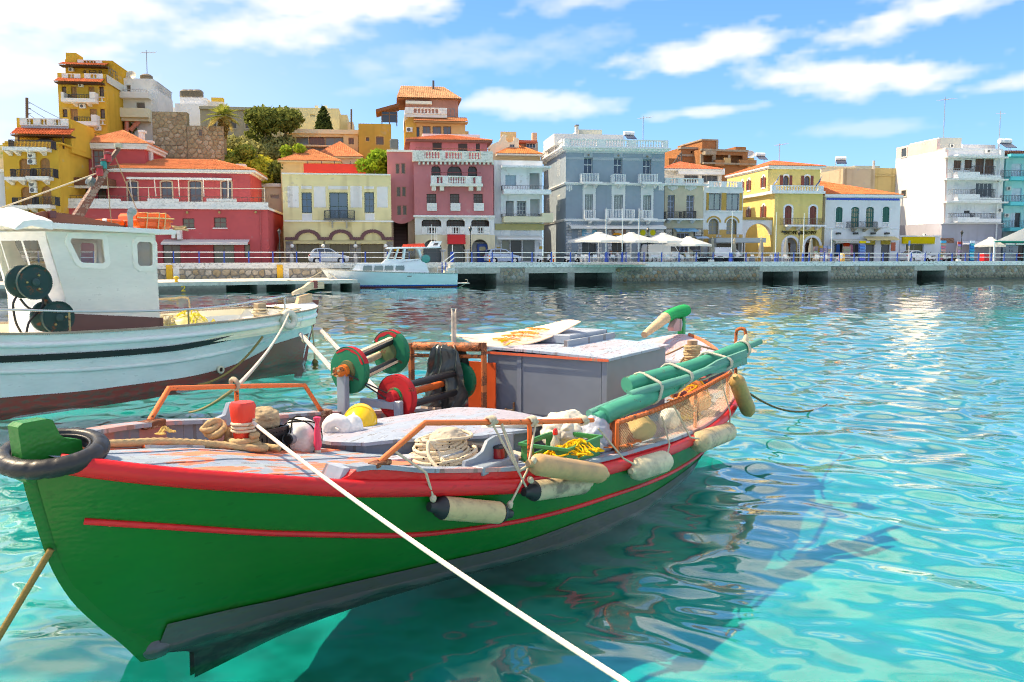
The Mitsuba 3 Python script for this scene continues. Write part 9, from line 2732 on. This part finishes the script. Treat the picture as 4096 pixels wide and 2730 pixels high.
for i,(x,back,w,h,cs,lab)in enumerate(((3262,4.6,.55,1.9,((.30,.24,.26),(.45,.36,.32)),'postcard rack right of the right arch of the shuttered house'),(3282,4.6,.5,2.0,((.5,.35,.1),(.35,.38,.5)),'postcard rack with an ochre side before the corner of the blue band house'),(3298,4.8,.6,2.0,((.32,.38,.55),(.5,.48,.5)),'blue grey postcard rack left of the gift shop'),(3316,4.8,.5,1.9,((.35,.42,.6),(.55,.5,.5)),'small blue postcard rack at the gift shop corner'),(3385,4.4,1.2,1.9,((.40,.32,.26),(.55,.48,.42)),'wide brown gift rack before the gift shop'),(3447,5.0,1.1,2.6,((.10,.20,.55),(.16,.28,.65)),'blue display stand with a yellow head at the gift shop'),(3770,4.8,.8,2.7,((.25,.55,.75),(.55,.35,.28)),'magazine rack with a light blue head before the brick pier'),(3836,5.2,.8,2.6,((.55,.5,.5),(.4,.45,.6)),'news stand with a red head before the dark shop door'),(3886,4.6,.9,2.7,((.04,.18,.55),(.08,.40,.80)),'bright blue ice cream stand before the dark shop'))):
 S=Spot(x,back,5*(i%3))
 k=thing('display_rack',lab,'display rack')
 put('frame',S.W(cat(box(-w/2,w/2,-.1,.1,.1,.2),rod((0,0,0),(0,0,h),.03,6),box(-w/2,w/2,.06,.10,.2,h))),'flat',cs[0],k)
 gg=np.random.default_rng(200+i)
 for r_ in range(6):
  z=.25+(h-.5)*r_/6
  cc=np.clip(np.array(cs[1])*gg.uniform(.6,1.3,3),.03,.8)
  put('card_row',S.W(hull([(x_,y_,z_)for x_ in(-w/2+.03,w/2-.03)for y_,z_ in((-.12,z),(-.10,z),(.02,z+(h-.5)/6-.05),(.04,z+(h-.5)/6-.05))])),'flat',tuple(cc),k)
 hc={5:(.75,.60,.02),6:(.10,.45,.75),7:(.45,.08,.08),8:(.50,.65,.85)}.get(i,cs[0])
 put('header',S.W(box(-w/2,w/2,-.06,.06,h-.3,h)),'flat',hc,k)
k=thing('litter_bin','rounded yellow orange bin beside the white armchairs at the gift shop','bin')
put(None,Spot(3366,1.9).W(lathe([(.30,0),(.36,.1),(.38,.7),(.34,.95),(.2,1.08),(0,1.12)],14)),'paint',(.78,.46,.10),key=k,smooth=40)
for i,(x,lab,c1)in enumerate(((3350,'dark clothes with a blue bag hanging in the left door of the gift shop',(.03,.08,.25)),(3402,'pink bag hanging in the right door of the gift shop',(.55,.22,.30)),(3424,'black and white dress figure hanging by the right door of the gift shop',(.05,.05,.06)))):
 S=Spot(x,6.6)
 k=thing('hanging_goods',lab,'goods')
 put('cloth',S.W(xf(loft([[[r*math.cos(t)*1.3,r*math.sin(t)*.5,z]for t in np.linspace(0,6.28,10,endpoint=False)]for r,z in((.05,2.2),(.20,2.05),(.22,1.4),(.28,.9))]))),'flat',c1,k,smooth=40)
 put('hanger',S.W(rod((-.18,0,2.18),(.18,0,2.18),.015,4)),'flat',(.5,.5,.5),k)
def person(x4,back,label,shirt,trousers,hair,turn=0.0,seated=True,skin=(.48,.28,.19),lean=.0,scale=1.0):
 import manifold3d as m3
 S=Spot(x4,back,turn,scale)
 k=thing('person',label,'person')
 hip=.48 if seated else .92
 J={}
 J['pel']=(0,0,hip);J['chest']=(0,-.05-lean,hip+.38);J['neck']=(0,-.06-lean*1.2,hip+.56);J['head']=(0,-.09-lean*1.3,hip+.70)
 for sg,n in((-1,'l'),(1,'r')):
  J['sh'+n]=(sg*.18,-.05-lean,hip+.48)
  J['el'+n]=(sg*.25,-.22-lean,hip+.26)
  J['wr'+n]=(sg*.14,-.42-lean,hip+.30)
  J['hp'+n]=(sg*.10,0,hip)
  J['kn'+n]=(sg*.12,-.44,hip+.04)if seated else(sg*.11,-.03,.48)
  J['an'+n]=(sg*.12,-.42,.08)if seated else(sg*.11,.02,.08)
  J['to'+n]=(sg*.13,-.60,.04)if seated else(sg*.12,-.18,.04)
 def limb(*chain):
  out=[]
  for(a,ra),(b,rb)in zip(chain[:-1],chain[1:]):
   va,fa=sphere(J[a]if isinstance(a,str)else a,ra,1);vb,fb=sphere(J[b]if isinstance(b,str)else b,rb,1)
   h=trimesh.convex.convex_hull(np.vstack([va,vb]))
   out.append(m3.Manifold(m3.Mesh(np.array(h.vertices,np.float32),np.array(h.faces,np.uint32))))
  return out
 def fuse(ms,n=6):
  r=m3.Manifold.batch_boolean(ms,m3.OpType.Add).refine_to_length(.05)
  q=r.to_mesh()
  t=trimesh.Trimesh(q.vert_properties[:,:3],q.tri_verts)
  trimesh.smoothing.filter_taubin(t,iterations=n)
  return np.array(t.vertices),np.array(t.faces)
 body=limb(('pel',.10),('chest',.11),('neck',.055),('head',.085))+limb((tuple(np.array(J['head'])+[0,-.02,.05]),.085),('head',.08))
 for n in 'lr':
  sg=-1 if n=='l' else 1
  body+=limb(('chest',.08),('sh'+n,.055),('el'+n,.042),('wr'+n,.028))+limb(('hp'+n,.08),('kn'+n,.055),('an'+n,.035),('to'+n,.035))
  w_=np.array(J['wr'+n])
  d_=w_-np.array(J['el'+n]);d_/=np.linalg.norm(d_)
  palm=w_+d_*.07
  body+=limb((tuple(w_),.028),(tuple(palm),.033))
  for j in range(4):
   o_=np.array([(j-1.5)*.018,0,0])
   body+=limb((tuple(palm+o_),.013),(tuple(palm+o_+d_*(.05+.01*(j in(1,2)))+[0,0,-.012]),.010),(tuple(palm+o_+d_*.085+[0,0,-.035]),.008))
  body+=limb((tuple(w_+d_*.02+[-sg*.02,0,0]),.013),(tuple(w_+d_*.06+[-sg*.05,0,-.01]),.010))
 hd=np.array(J['head'])+[0,-.02,.04]
 body+=limb((tuple(hd+[0,-.085,.0]),.016),(tuple(hd+[0,-.095,-.02]),.018))
 for sg in(-1,1):
  body+=limb((tuple(hd+[sg*.082,0,.0]),.02),(tuple(hd+[sg*.085,.01,-.03]),.015))
 put('body',S.W(fuse(body,3)),'flat',skin,k,smooth=True)
 sh=limb(('pel',.135),('chest',.145),(tuple(np.array(J['neck'])-[0,0,.06]),.085))
 for n in 'lr':
  e_=np.array(J['sh'+n])*.25+np.array(J['el'+n])*.75
  sh+=limb(('chest',.11),('sh'+n,.075),('el'+n,.062),(tuple(np.array(J['el'+n])*.3+np.array(J['wr'+n])*.7),.048))
 put('shirt',S.W(fuse(sh)),'flat',shirt,k,smooth=True)
 tr=limb(('hpl',.115),('hpr',.115))
 for n in 'lr':
  tr+=limb(('hp'+n,.11),('kn'+n,.078),(tuple(np.array(J['an'+n])+[0,0,.05]),.055))
 put('trousers',S.W(fuse(tr)),'flat',trousers,k,smooth=True)
 for n in 'lr':
  put('shoe',S.W(fuse(limb(('an'+n,.05),('to'+n,.045)),3)),'flat',(.05,.045,.04),k,smooth=True)
 hr=limb((tuple(hd+[0,.015,.035]),.095),(tuple(hd+[0,.035,-.03]),.075))
 v,f=fuse(hr,3)
 put('hair',S.W((v,f)),'flat',hair,k,smooth=True)
 for sg in(-1,1):
  put('eye',S.W(sphere(hd+[sg*.032,-.082,.012],.010,1)),'flat',(.03,.02,.02),k)
 put('mouth',S.W(sphere(hd+[0,-.085,-.045],(.022,.006,.006),1)),'flat',(.30,.10,.08),k)
 return k
person(2437,3.4,'person in a dark blue jacket sitting at a cafe table, before the dark shop door',(.03,.05,.18),(.05,.05,.07),(.05,.03,.02),turn=70)
person(2472,3.6,'person in a pale blue shirt sitting with the back turned, right of the blue jacket',(.46,.52,.62),(.1,.1,.12),(.06,.04,.03),turn=200)
person(2441,3.9,'person with red brown hair half hidden behind the dark blue jacket',(.30,.10,.10),(.1,.1,.1),(.10,.03,.02),turn=60)
person(2739,5.6,'person in a yellow top sitting reading a newspaper at the cream cafe',(.52,.46,.22),(.2,.2,.25),(.20,.07,.05),turn=20)
k=thing('newspaper','open pale newspaper held by the person in the yellow top','newspaper')
S=Spot(2748,5.0,20)
put(None,S.W(cat(hull([(x,y,z)for x,y,z in((-.35,0,.78),(.02,-.08,.74),(-.3,.05,1.15),(.02,-.02,1.12),(-.35,.01,.78),(-.3,.06,1.15))]),hull([(.02,-.08,.74),(.4,.0,.72),(.02,-.02,1.12),(.36,.05,1.05),(.4,.01,.72),(.36,.06,1.05)]))),'flat',(.72,.64,.58),key=k)
person(2716,6.0,'person in black sitting in the doorway of the cream cafe',(.03,.03,.03),(.04,.04,.05),(.04,.03,.02),turn=10)
person(4072,5.5,'person in a dark red top sitting under the green edged awning at the right edge',(.22,.04,.05),(.05,.05,.06),(.04,.03,.02),turn=30)
ls=thing('landing_steps','white steps going down from the quay at the cabin cruiser stern','stairs')
u_a,u_b=q_at(1735),q_at(1800)
for i in range(6):
 ua=u_a+(u_b-u_a)*i/6
 put('step',quay.w(box(ua,u_b+.2,.07,1.0,.3+.27*i,.57+.27*i)),'grime',[(.80,.78,.70),(.70,.64,.50)][i%2],ls,wear=.4)
hr=thing('stair_rail','white sloping handrail with blue posts beside the landing steps','railing')
a_,b_=q_at(1758),q_at(1806)
for dz in(.55,1.0):
 put('rail',quay.w(tube([[a_,.95,SZ-.9+dz],[b_,.95,SZ+dz]],.04,6)),'flat',QRC,hr)
put('post',quay.w(cat(*[box(u_-.05,u_+.05,.9,1.0,.6,SZ-.85+1.0)for u_ in(a_,a_+.35)])),'paint',(.03,.08,.42),hr)
for x4,lab in((2845,'white box with a handle on the quay edge before the wicker armchairs'),(3834,'cream box on the quay edge at the right')):
 S=Spot(x4,-.05+.3)
 k=thing('box',lab,'box')
 put('body',S.W(rbox(-.28,.28,-.15,.2,.14,.36,.02)),'flat',(.74,.72,.66),k)
 put('handle',S.W(tube(smooth_path([(-.12,0,.36),(-.10,0,.46),(.10,0,.46),(.12,0,.36)],4),.015,5)),'flat',(.7,.7,.66),k)
cv=thing('canopy_tent','large white canopy with a dark green edge at the right edge','canopy')
pa=lambda x,y,back:(lambda S:at_y(x,y,S.o[1]))(Spot(x,back))
c0=[pa(3978,967,.2),pa(4260,955,.2),pa(4260,955,4.2),pa(3978,967,4.2)]
apex=(c0[0]+c0[1]+c0[2]+c0[3])/4+np.array([1.5,0,2.6])
c0=np.array(c0);c0[:,2]=c0[0,2]
put('canopy',(np.vstack([c0,[apex]]),np.array([[0,1,4],[1,2,4],[2,3,4],[3,0,4]])),'canvas',(.86,.87,.85),cv)
put('edge',cat(*[rod(c0[i],c0[(i+1)%4],.11,6)for i in range(4)]),'paint',(.015,.22,.16),cv)
put('post',cat(*[rod(c*[1,1,0]+[0,0,SZ],c,.10,8)for c in(c0[0],c0[3])]),'flat',(.80,.81,.82),cv)
put('lamp_tube',cat(*[tube([c0[0]+(c0[1]-c0[0])*t0-[0,0,.3],c0[0]+(c0[1]-c0[0])*(t0+.12)-[0,0,.3]],.09,8)for t0 in(.16,.31)]),'flat',(.84,.84,.78),cv)
pier=Frame(at_z(*ZG(1655,1468),0)*[1,1,0],14)
pk=structure('pier')
u0p=0.0
put('core',pier.w(box(0,14,-3,-.05,-1.2,1.15)),'stone',(.40,.34,.25),pk,wear=.6)
n0=len(stones)
rubble(pier,0,14,-.15,1.12,-.05,.62,77,[(.60,.52,.38),(.66,.58,.45),(.52,.44,.32),(.56,.5,.4)],wear=.35)
for st in stones[n0:]:
 put('stone',st[1],'stone',st[2],pk,wear=.35)
del stones[n0:]
rubb2=pier
put('white_cap',pier.w(rbox(-.15,14,-3.1,.12,1.15,1.75,.05)),'grime',(.84,.84,.82),pk,wear=.2)
class Moored(Boat):
 pass
def mini_hull(B,k,L,Bm,zs,dep,col,stem_rake=.5,transom=True,mat='hullpaint',band_=None):
 s=np.linspace(0,L,40)
 q=s/L
 w=Bm*np.minimum(1,np.where(q<.5,.72+.56*q,1.0))*np.sqrt(np.clip(1-np.clip((q-.45)/.55,0,1)**2.4,0,1))+.02
 if not transom:
  w=w*np.sqrt(np.clip(1-np.clip((.35-q)/.35,0,1)**2.4,0,1))+.02
 zt=zs(q)
 rows=[]
 for t in np.linspace(-1,1,19):
  a=abs(t)
  ss=s-stem_rake*np.clip((q-.7)/.3,0,1)*(1-a)*1.0-(0 if transom else-stem_rake*.4*np.clip((.3-q)/.3,0,1)*(1-a))
  zz=-dep+(zt+dep)*a**1.5
  rows.append(np.stack([ss,np.sign(t)*w*a**.55,zz],1))
 put('hull',B.W(sheet(rows)),mat,col,k,smooth=True)
 if transom:
  r0=np.array([r[0]for r in rows])
  put('transom',B.W((np.vstack([r0,r0.mean(0)]),np.array([[i,i+1,len(r0)]for i in range(len(r0)-1)]+[[len(r0)-1,0,len(r0)]]))),mat,col,k)
 put('deck',B.W(sheet([np.stack([s,kk*w*.97,zt-.04+.05*(1-kk*kk)],1)for kk in np.linspace(-1,1,7)])),'paint',(.80,.81,.80),k)
 return s,w,zt
cb0=at_z(1822,1150,0)
CRU=Boat(cb0+np.array([0,1.1,0]),180+QA-10)
CRU.n=-np.array([-CRU.a[1],CRU.a[0],0])if False else np.array([math.sin(math.radians(QA-10)),-math.cos(math.radians(QA-10)),0])
ck=thing('cabin_cruiser','white cabin cruiser with a flybridge roof and blue waterline, moored at the quay','boat')
fw=(at_z(1400,1120,.9));LC=float(np.linalg.norm(fw[:2]-cb0[:2]))*1.0
SC=LC/10.0
czs=lambda q:SC*(1.05+.34*np.clip((q-.1)/.9,0,1)**1.5)
CWH=(.72,.80,.82)
s_,w_,z_=mini_hull(CRU,ck,LC,1.55*SC,czs,.35,CWH,1.7*SC)
for(za,zb_,c1,nm)in((-.06,.12,(.22,.05,.05),'red_bottom'),(.12,.22,(.02,.09,.42),'blue_line')):
 wl_f=lambda zz:((zz+.35)/(czs(s_/LC)+.35))**(1/1.5)
 rows=[]
 for zz in(za,zb_):
  a=np.clip(wl_f(zz),0,1)
  rows.append(np.stack([s_-1.7*SC*np.clip((s_/LC-.7)/.3,0,1)*(1-a),w_*a**.55+.02,0*s_+zz],1))
 put(nm,CRU.W(sheet(rows)),'hullpaint',c1,ck)
put('gunwale',CRU.W(tube(np.stack([s_,w_+.01,z_],1),.045,6)),'paint',(.30,.30,.26),ck)
X=lambda a:a*SC
def cz(s0,s1,z0,z1,w0,w1,rf=.0,rb=.0):
 return hexa(np.array([[s0,-w0,z0],[s1,-w0*.85,z0],[s1,w0*.85,z0],[s0,w0,z0]])*SC,np.array([[s0+rb,-w1,z1],[s1-rf,-w1*.85,z1],[s1-rf,w1*.85,z1],[s0+rb,w1,z1]])*SC)
put('cabin',CRU.W(cz(2.1,7.9,1.05,1.78,1.22,1.08,.55,.25)),'hullpaint',(.80,.84,.84),ck)
for s0 in(3.95,4.75,5.5,6.3):
 put('side_window',CRU.W(hexa(np.array([[s0,1.12,1.26],[s0+.66,1.06,1.26],[s0+.66,1.12,1.26],[s0,1.18,1.26]])*SC,np.array([[s0,1.06,1.62],[s0+.60,1.02,1.62],[s0+.60,1.08,1.62],[s0,1.12,1.62]])*SC)),'gloss',(.16,.22,.22),ck)
for w0 in(-.42,.42):
 put('front_window',CRU.W(hexa(np.array([[7.72,w0-.3,1.28],[7.78,w0-.3,1.28],[7.78,w0+.3,1.28],[7.72,w0+.3,1.28]])*SC,np.array([[7.40,w0-.27,1.68],[7.46,w0-.27,1.68],[7.46,w0+.27,1.68],[7.40,w0+.27,1.68]])*SC)),'gloss',(.30,.36,.36),ck)
put('bridge_base',CRU.W(cz(2.4,5.6,1.78,2.1,1.05,.95,.35,.15)),'hullpaint',(.82,.85,.85),ck)
for(s0,s1,tl)in((2.55,2.72,.25),(3.9,4.05,-.1),(4.55,4.65,-.25),(5.1,5.2,-.3)):
 for w0 in(-.92,.86):
  put('pillar',CRU.W(hexa(np.array([[s0,w0,2.1],[s1,w0,2.1],[s1,w0+.06,2.1],[s0,w0+.06,2.1]])*SC,np.array([[s0+tl,w0,2.85],[s1+tl,w0,2.85],[s1+tl,w0+.06,2.85],[s0+tl,w0+.06,2.85]])*SC)),'hullpaint',(.80,.84,.84),ck)
put('bridge_glass',CRU.W(cat(hexa(np.array([[2.75,.89,2.15],[3.9,.89,2.15],[3.9,.91,2.15],[2.75,.91,2.15]])*SC,np.array([[2.95,.89,2.8],[3.8,.89,2.8],[3.8,.91,2.8],[2.95,.91,2.8]])*SC))),'clear_pane',(0,0,0),ck)
put('bridge_screen',CRU.W(hexa(np.array([[5.18,-.85,2.12],[5.22,-.85,2.12],[5.22,.85,2.12],[5.18,.85,2.12]])*SC,np.array([[4.88,-.8,2.82],[4.92,-.8,2.82],[4.92,.8,2.82],[4.88,.8,2.82]])*SC)),'gloss',(.36,.46,.48),ck)
put('bridge_roof',CRU.W(hexa(np.array([[1.25,-1.05,2.92],[5.3,-.95,2.84],[5.3,.95,2.84],[1.25,1.05,2.92]])*SC,np.array([[1.2,-1.05,3.0],[5.1,-.9,2.98],[5.1,.9,2.98],[1.2,1.05,3.0]])*SC)),'hullpaint',(.84,.86,.86),ck)
put('radar_arch',CRU.W(cat(hexa(np.array([[1.3,-.5,3.0],[2.15,-.5,3.0],[2.15,.5,3.0],[1.3,.5,3.0]])*SC,np.array([[1.1,-.5,3.42],[1.85,-.5,3.42],[1.85,.5,3.42],[1.1,.5,3.42]])*SC))),'hullpaint',(.82,.84,.84),ck)
put('arch_window',CRU.W(hexa(np.array([[1.45,.5,3.1],[1.8,.5,3.1],[1.8,.512,3.1],[1.45,.512,3.1]])*SC,np.array([[1.35,.5,3.3],[1.65,.5,3.3],[1.65,.512,3.3],[1.35,.512,3.3]])*SC)),'gloss',(.10,.09,.09),ck)
for(s0,h_)in((1.85,1.3),(1.6,1.1),(1.45,.7)):
 put('aerial',CRU.W(rod(np.array([s0,.1,3.4])*SC,np.array([s0,.1,3.4+h_])*SC,.02,5)),'flat',(.8,.8,.8),ck)
put('vent',CRU.W(rbox(3.45*SC,3.75*SC,1.53*SC,1.56*SC,.80*SC,.88*SC,.005)),'flat',(.25,.24,.22),ck)
put('stern_rail',CRU.W(cat(*[tube(np.array([[.05,-1.0,z0],[.05,1.05,z0],[1.5,1.2,z0]])*SC,.022,5)for z0 in(1.35,1.6)],*[rod(np.array([a,b,1.0])*SC,np.array([a,b,1.6])*SC,.02,5)for a,b in((.05,1.05),(.7,1.12),(1.5,1.2),(.05,-1.0))])),'steel',(0,0,0),ck)
br=[]
for q in(7.2,7.9,8.6,9.3,9.9):
 wq=float(np.interp(q*SC,s_,w_));zq=float(np.interp(q*SC,s_,z_))
 br.append([q*SC,wq*.95,zq+.55])
 br.append(None)
pts=[p for p in br if p is not None]
put('bow_rail',CRU.W(cat(tube(np.array(pts+[[pts[-1][0]+.5,0,pts[-1][2]+.1]]),.022,5),*[rod((p[0]-.12,p[1],p[2]-.55),p,.018,4)for p in pts])),'steel',(0,0,0),ck)
put('bathing_platform',CRU.W(cat(rbox(-.9*SC,0,-.9*SC,.9*SC,.30,.38,.02),rod((-.8,.8,.34),(-.1,.8,-.05),.02,5),tube([(-.9,-.8,.65),(-.9,.8,.65)],.02,5),rod((-.9,.8,.36),(-.9,.8,.65),.02,5))),'grime',(.72,.66,.52),ck)
tm=meshkit.text_mesh('Poseidon II',.16,.006)
k2=thing('raft_case','red orange raft case lying on the flybridge roof of the cabin cruiser','raft case')
put(None,CRU.W(hexa(np.array([[2.35,-.4,3.0],[4.0,-.4,3.0],[4.0,.45,3.0],[2.35,.45,3.0]])*SC,np.array([[2.42,-.35,3.26],[3.95,-.35,3.20],[3.95,.4,3.20],[2.42,.4,3.26]])*SC)),'gloss',(.75,.07,.02),key=k2)
k2=thing('landing_net','green landing net leaning on the side of the cabin cruiser','net')
a0=np.array([2.75,1.0,2.35])*SC
put('hoop',CRU.W(tube(np.array([[2.35+.36*math.cos(t),1.0,2.15+.34*math.sin(t)]for t in np.linspace(0,6.28,16)])*SC,.02,5)),'paint',(.10,.12,.12),k2)
put('bag',CRU.W(xf(sphere((0,0,0),(.33,.10,.30),2),t=(2.35,1.02,2.12),s=1),)if False else CRU.W((lambda m:(m[0]*SC,m[1]))(sphere((2.35,1.0,2.12),(.32,.10,.30),2))),'paint',(.08,.30,.26),k2,smooth=True)
put('handle',CRU.W(rod(np.array([2.7,1.0,2.05])*SC,np.array([4.2,1.08,1.85])*SC,.02,5)),'paint',(.4,.4,.4),k2)
for i,(p,q,lab)in enumerate(((CRU.P(np.array([LC-.3,.3,1.3*SC])),at_z(1408,1160,-.1),'thin anchor line from the cruiser bow down into the water'),(CRU.P(np.array([LC-.2,-.2,1.3*SC])),jet.o+jet.u*jet.px((1150,1130))[0]*1.0+np.array([0,0,JZ+.05]),'slack mooring line from the cruiser bow to the jetty'))):
 k2=thing('mooring_line',lab,'rope')
 put(None,tube(np.array([p+(q-p)*t-np.array([0,0,.35*i])*4*t*(1-t)for t in np.linspace(0,1,14)]),.03,5),'rope',(.62,.55,.40),key=k2)
sb0=at_z(*ZG(1650,1448),0)
SB=Boat(sb0+np.array([0,.8,0]),180+14)
SB.n=np.array([math.sin(math.radians(14)),-math.cos(math.radians(14)),0])
bk2=thing('small_boat','small pale blue open fishing boat with net gear, beside the stone pier','boat')
LB=float(np.linalg.norm(at_z(*ZG(1135,1445),0)[:2]-sb0[:2]))+.2
zsb=lambda q:.78+.75*np.clip((q-.45)/.55,0,1)**2.2+.2*np.clip((.2-q)/.2,0,1)
s_,w_,z_=mini_hull(SB,bk2,LB,1.15,zsb,.3,(.52,.70,.76),.35,transom=False)
put('blue_band',SB.W(sheet([np.stack([s_[:26],w_[:26]+.02,z_[:26]-.16],1),np.stack([s_[:26],w_[:26]+.03,z_[:26]+.03],1)])),'paint',(.03,.07,.32),bk2)
put('stripe',SB.W(tube(np.stack([s_[3:],w_[3:]*.985+.02,z_[3:]-.36],1),.035,6)),'paint',(.05,.20,.42),bk2)
put('gunwale',SB.W(tube(np.stack([s_,w_,z_],1),.05,6)),'paint',(.74,.76,.74),bk2)
put('stem_post',SB.W(hull([(x,y,z)for x,z in((LB-.25,.6),(LB+.12,.0),(LB+.12,1.72),(LB-.05,1.72),(LB-.30,1.4))for y in(-.08,.08)])),'hullpaint',(.64,.75,.80),bk2)
kk=put('cabin',SB.W(cat(rbox(.8,3.4,-.75,.75,.7,1.62,.04))),'paint',(.78,.78,.74),bk2)
put('orange_door',SB.W(box(2.75,3.38,.752,.775,.82,1.5)),'paint',(.55,.14,.03),kk)
put('porthole',SB.W(xf(lathe([(0,0),(.14,0),(.14,.02),(0,.02)],14),R=rot([1,0,0],-90),t=(1.6,.752,1.2))),'gloss',(.04,.05,.06),kk)
put('roof_edge',SB.W(box(.6,3.55,-.85,.85,1.62,1.70)),'paint',(.74,.70,.60),kk)
put('mast',SB.W(rod((1.2,0,1.6),(1.15,0,5.4),.05,6)),'paint',(.66,.64,.58),bk2)
for i,(s0,w0,z0,r0,c1,nm,lab,ct)in enumerate(((7.2,.1,1.15,(.75,.5,.38),(.72,.55,.08),'net_heap','yellow net heap in the bow of the small blue boat','net'),(4.6,.2,1.0,(.5,.45,.35),(.62,.5,.4),'net_heap','pale net heap amidships in the small blue boat','net'),(3.9,.1,1.55,(.34,.34,.34),(.10,.14,.24),'gear_bag','dark blue gear bag before the cabin of the small blue boat','bag'),(3.7,-.1,2.05,(.34,.2,.34),(.05,.14,.38),'net_drum','blue net drum standing before the cabin of the small blue boat','net drum'),(4.5,.1,1.75,(.3,.25,.3),(.66,.62,.58),'net_heap','grey white net hung beside the blue net drum','net'),(1.9,.2,1.82,(.42,.25,.13),(.78,.40,.05),'life_jacket','orange life jacket on the cabin roof of the small blue boat','life jacket'),(.5,.2,1.3,(.3,.25,.25),(.75,.45,.08),'buoy','orange yellow buoy at the stern of the small blue boat','buoy'))):
 k2=thing(nm,lab,ct)
 put(None,SB.W(bumpy(sphere((s0,w0,z0),r0,3),.07,4,300+i)),'grime',c1,key=k2,smooth=True,wear=.5)
k2=thing('float','small yellow float hanging at the side of the small blue boat','float')
put(None,SB.W(xf(lathe([(0,-.22),(.12,-.15),(.14,0),(.12,.15),(0,.22)],12),t=(1.1,1.2,.72))),'gloss',(.82,.55,.02),key=k2,smooth=True)
k2=thing('oar','oar leaning from the small blue boat into the water','oar')
put(None,SB.W(rod((1.15,1.25,.6),(1.9,1.9,-.15),.03,6)),'wood',(.5,.42,.28),key=k2)
MBo=Boat(pier.o+pier.u*8.8+np.array([0,2.4,0]),180+14)
MBo.n=np.array([math.sin(math.radians(14)),-math.cos(math.radians(14)),0])
mk=thing('motor_boat','white motor boat with raked windows behind the stone pier at the right edge','boat')
s_,w_,z_=mini_hull(MBo,mk,8.6,1.5,lambda q:1.65+.25*q,.3,(.84,.85,.85),.8)
put('cabin',MBo.W(hexa(np.array([[.3,-1.2,1.7],[7.2,-1.0,1.8],[7.2,1.0,1.8],[.3,1.2,1.7]]),np.array([[.5,-1.05,3.2],[5.6,-.85,3.2],[5.6,.85,3.2],[.5,1.05,3.2]]))),'hullpaint',(.84,.85,.86),mk)
put('side_window',MBo.W(hexa(np.array([[1.2,1.10,2.1],[5.4,.98,2.1],[5.4,1.03,2.1],[1.2,1.17,2.1]]),np.array([[1.3,1.02,2.9],[5.0,.90,2.9],[5.0,.95,2.9],[1.3,1.10,2.9]]))),'gloss',(.25,.25,.26),mk)
for w0 in(-.45,.45):
 put('front_window',MBo.W(hexa(np.array([[6.85,w0-.36,2.05],[6.95,w0-.36,2.05],[6.95,w0+.36,2.05],[6.85,w0+.36,2.05]]),np.array([[5.85,w0-.32,3.0],[5.95,w0-.32,3.0],[5.95,w0+.32,3.0],[5.85,w0+.32,3.0]]))),'gloss',(.45,.55,.66),mk)
put('roof',MBo.W(rbox(.2,5.9,-1.15,1.15,3.2,3.36,.05)),'hullpaint',(.85,.86,.86),mk)
put('aerial',MBo.W(rod((3.4,0,3.3),(3.2,0,4.6),.03,5)),'flat',(.8,.8,.8),mk)
k2=thing('red_canopy','rounded white dinghy cover with a red patch on the motor boat roof','cover')
put('cover',MBo.W(sphere((4.6,0,3.36),(1.0,.6,.35),2)),'paint',(.75,.72,.70),k2,smooth=True)
put('red_patch',MBo.W(sphere((4.5,0,3.62),(.45,.3,.14),2)),'paint',(.65,.05,.06),k2,smooth=True)
k2=thing('drinks_fridge','red drinks fridge under the small white umbrella at the right','fridge')
S=Spot(3938,4.6)
put('body',S.W(rbox(-.5,.5,-.35,.35,0,1.0,.03)),'paint',(.62,.02,.03),k2)
put('lid',S.W(rbox(-.52,.52,-.37,.37,1.0,1.1,.02)),'paint',(.75,.75,.75),k2)
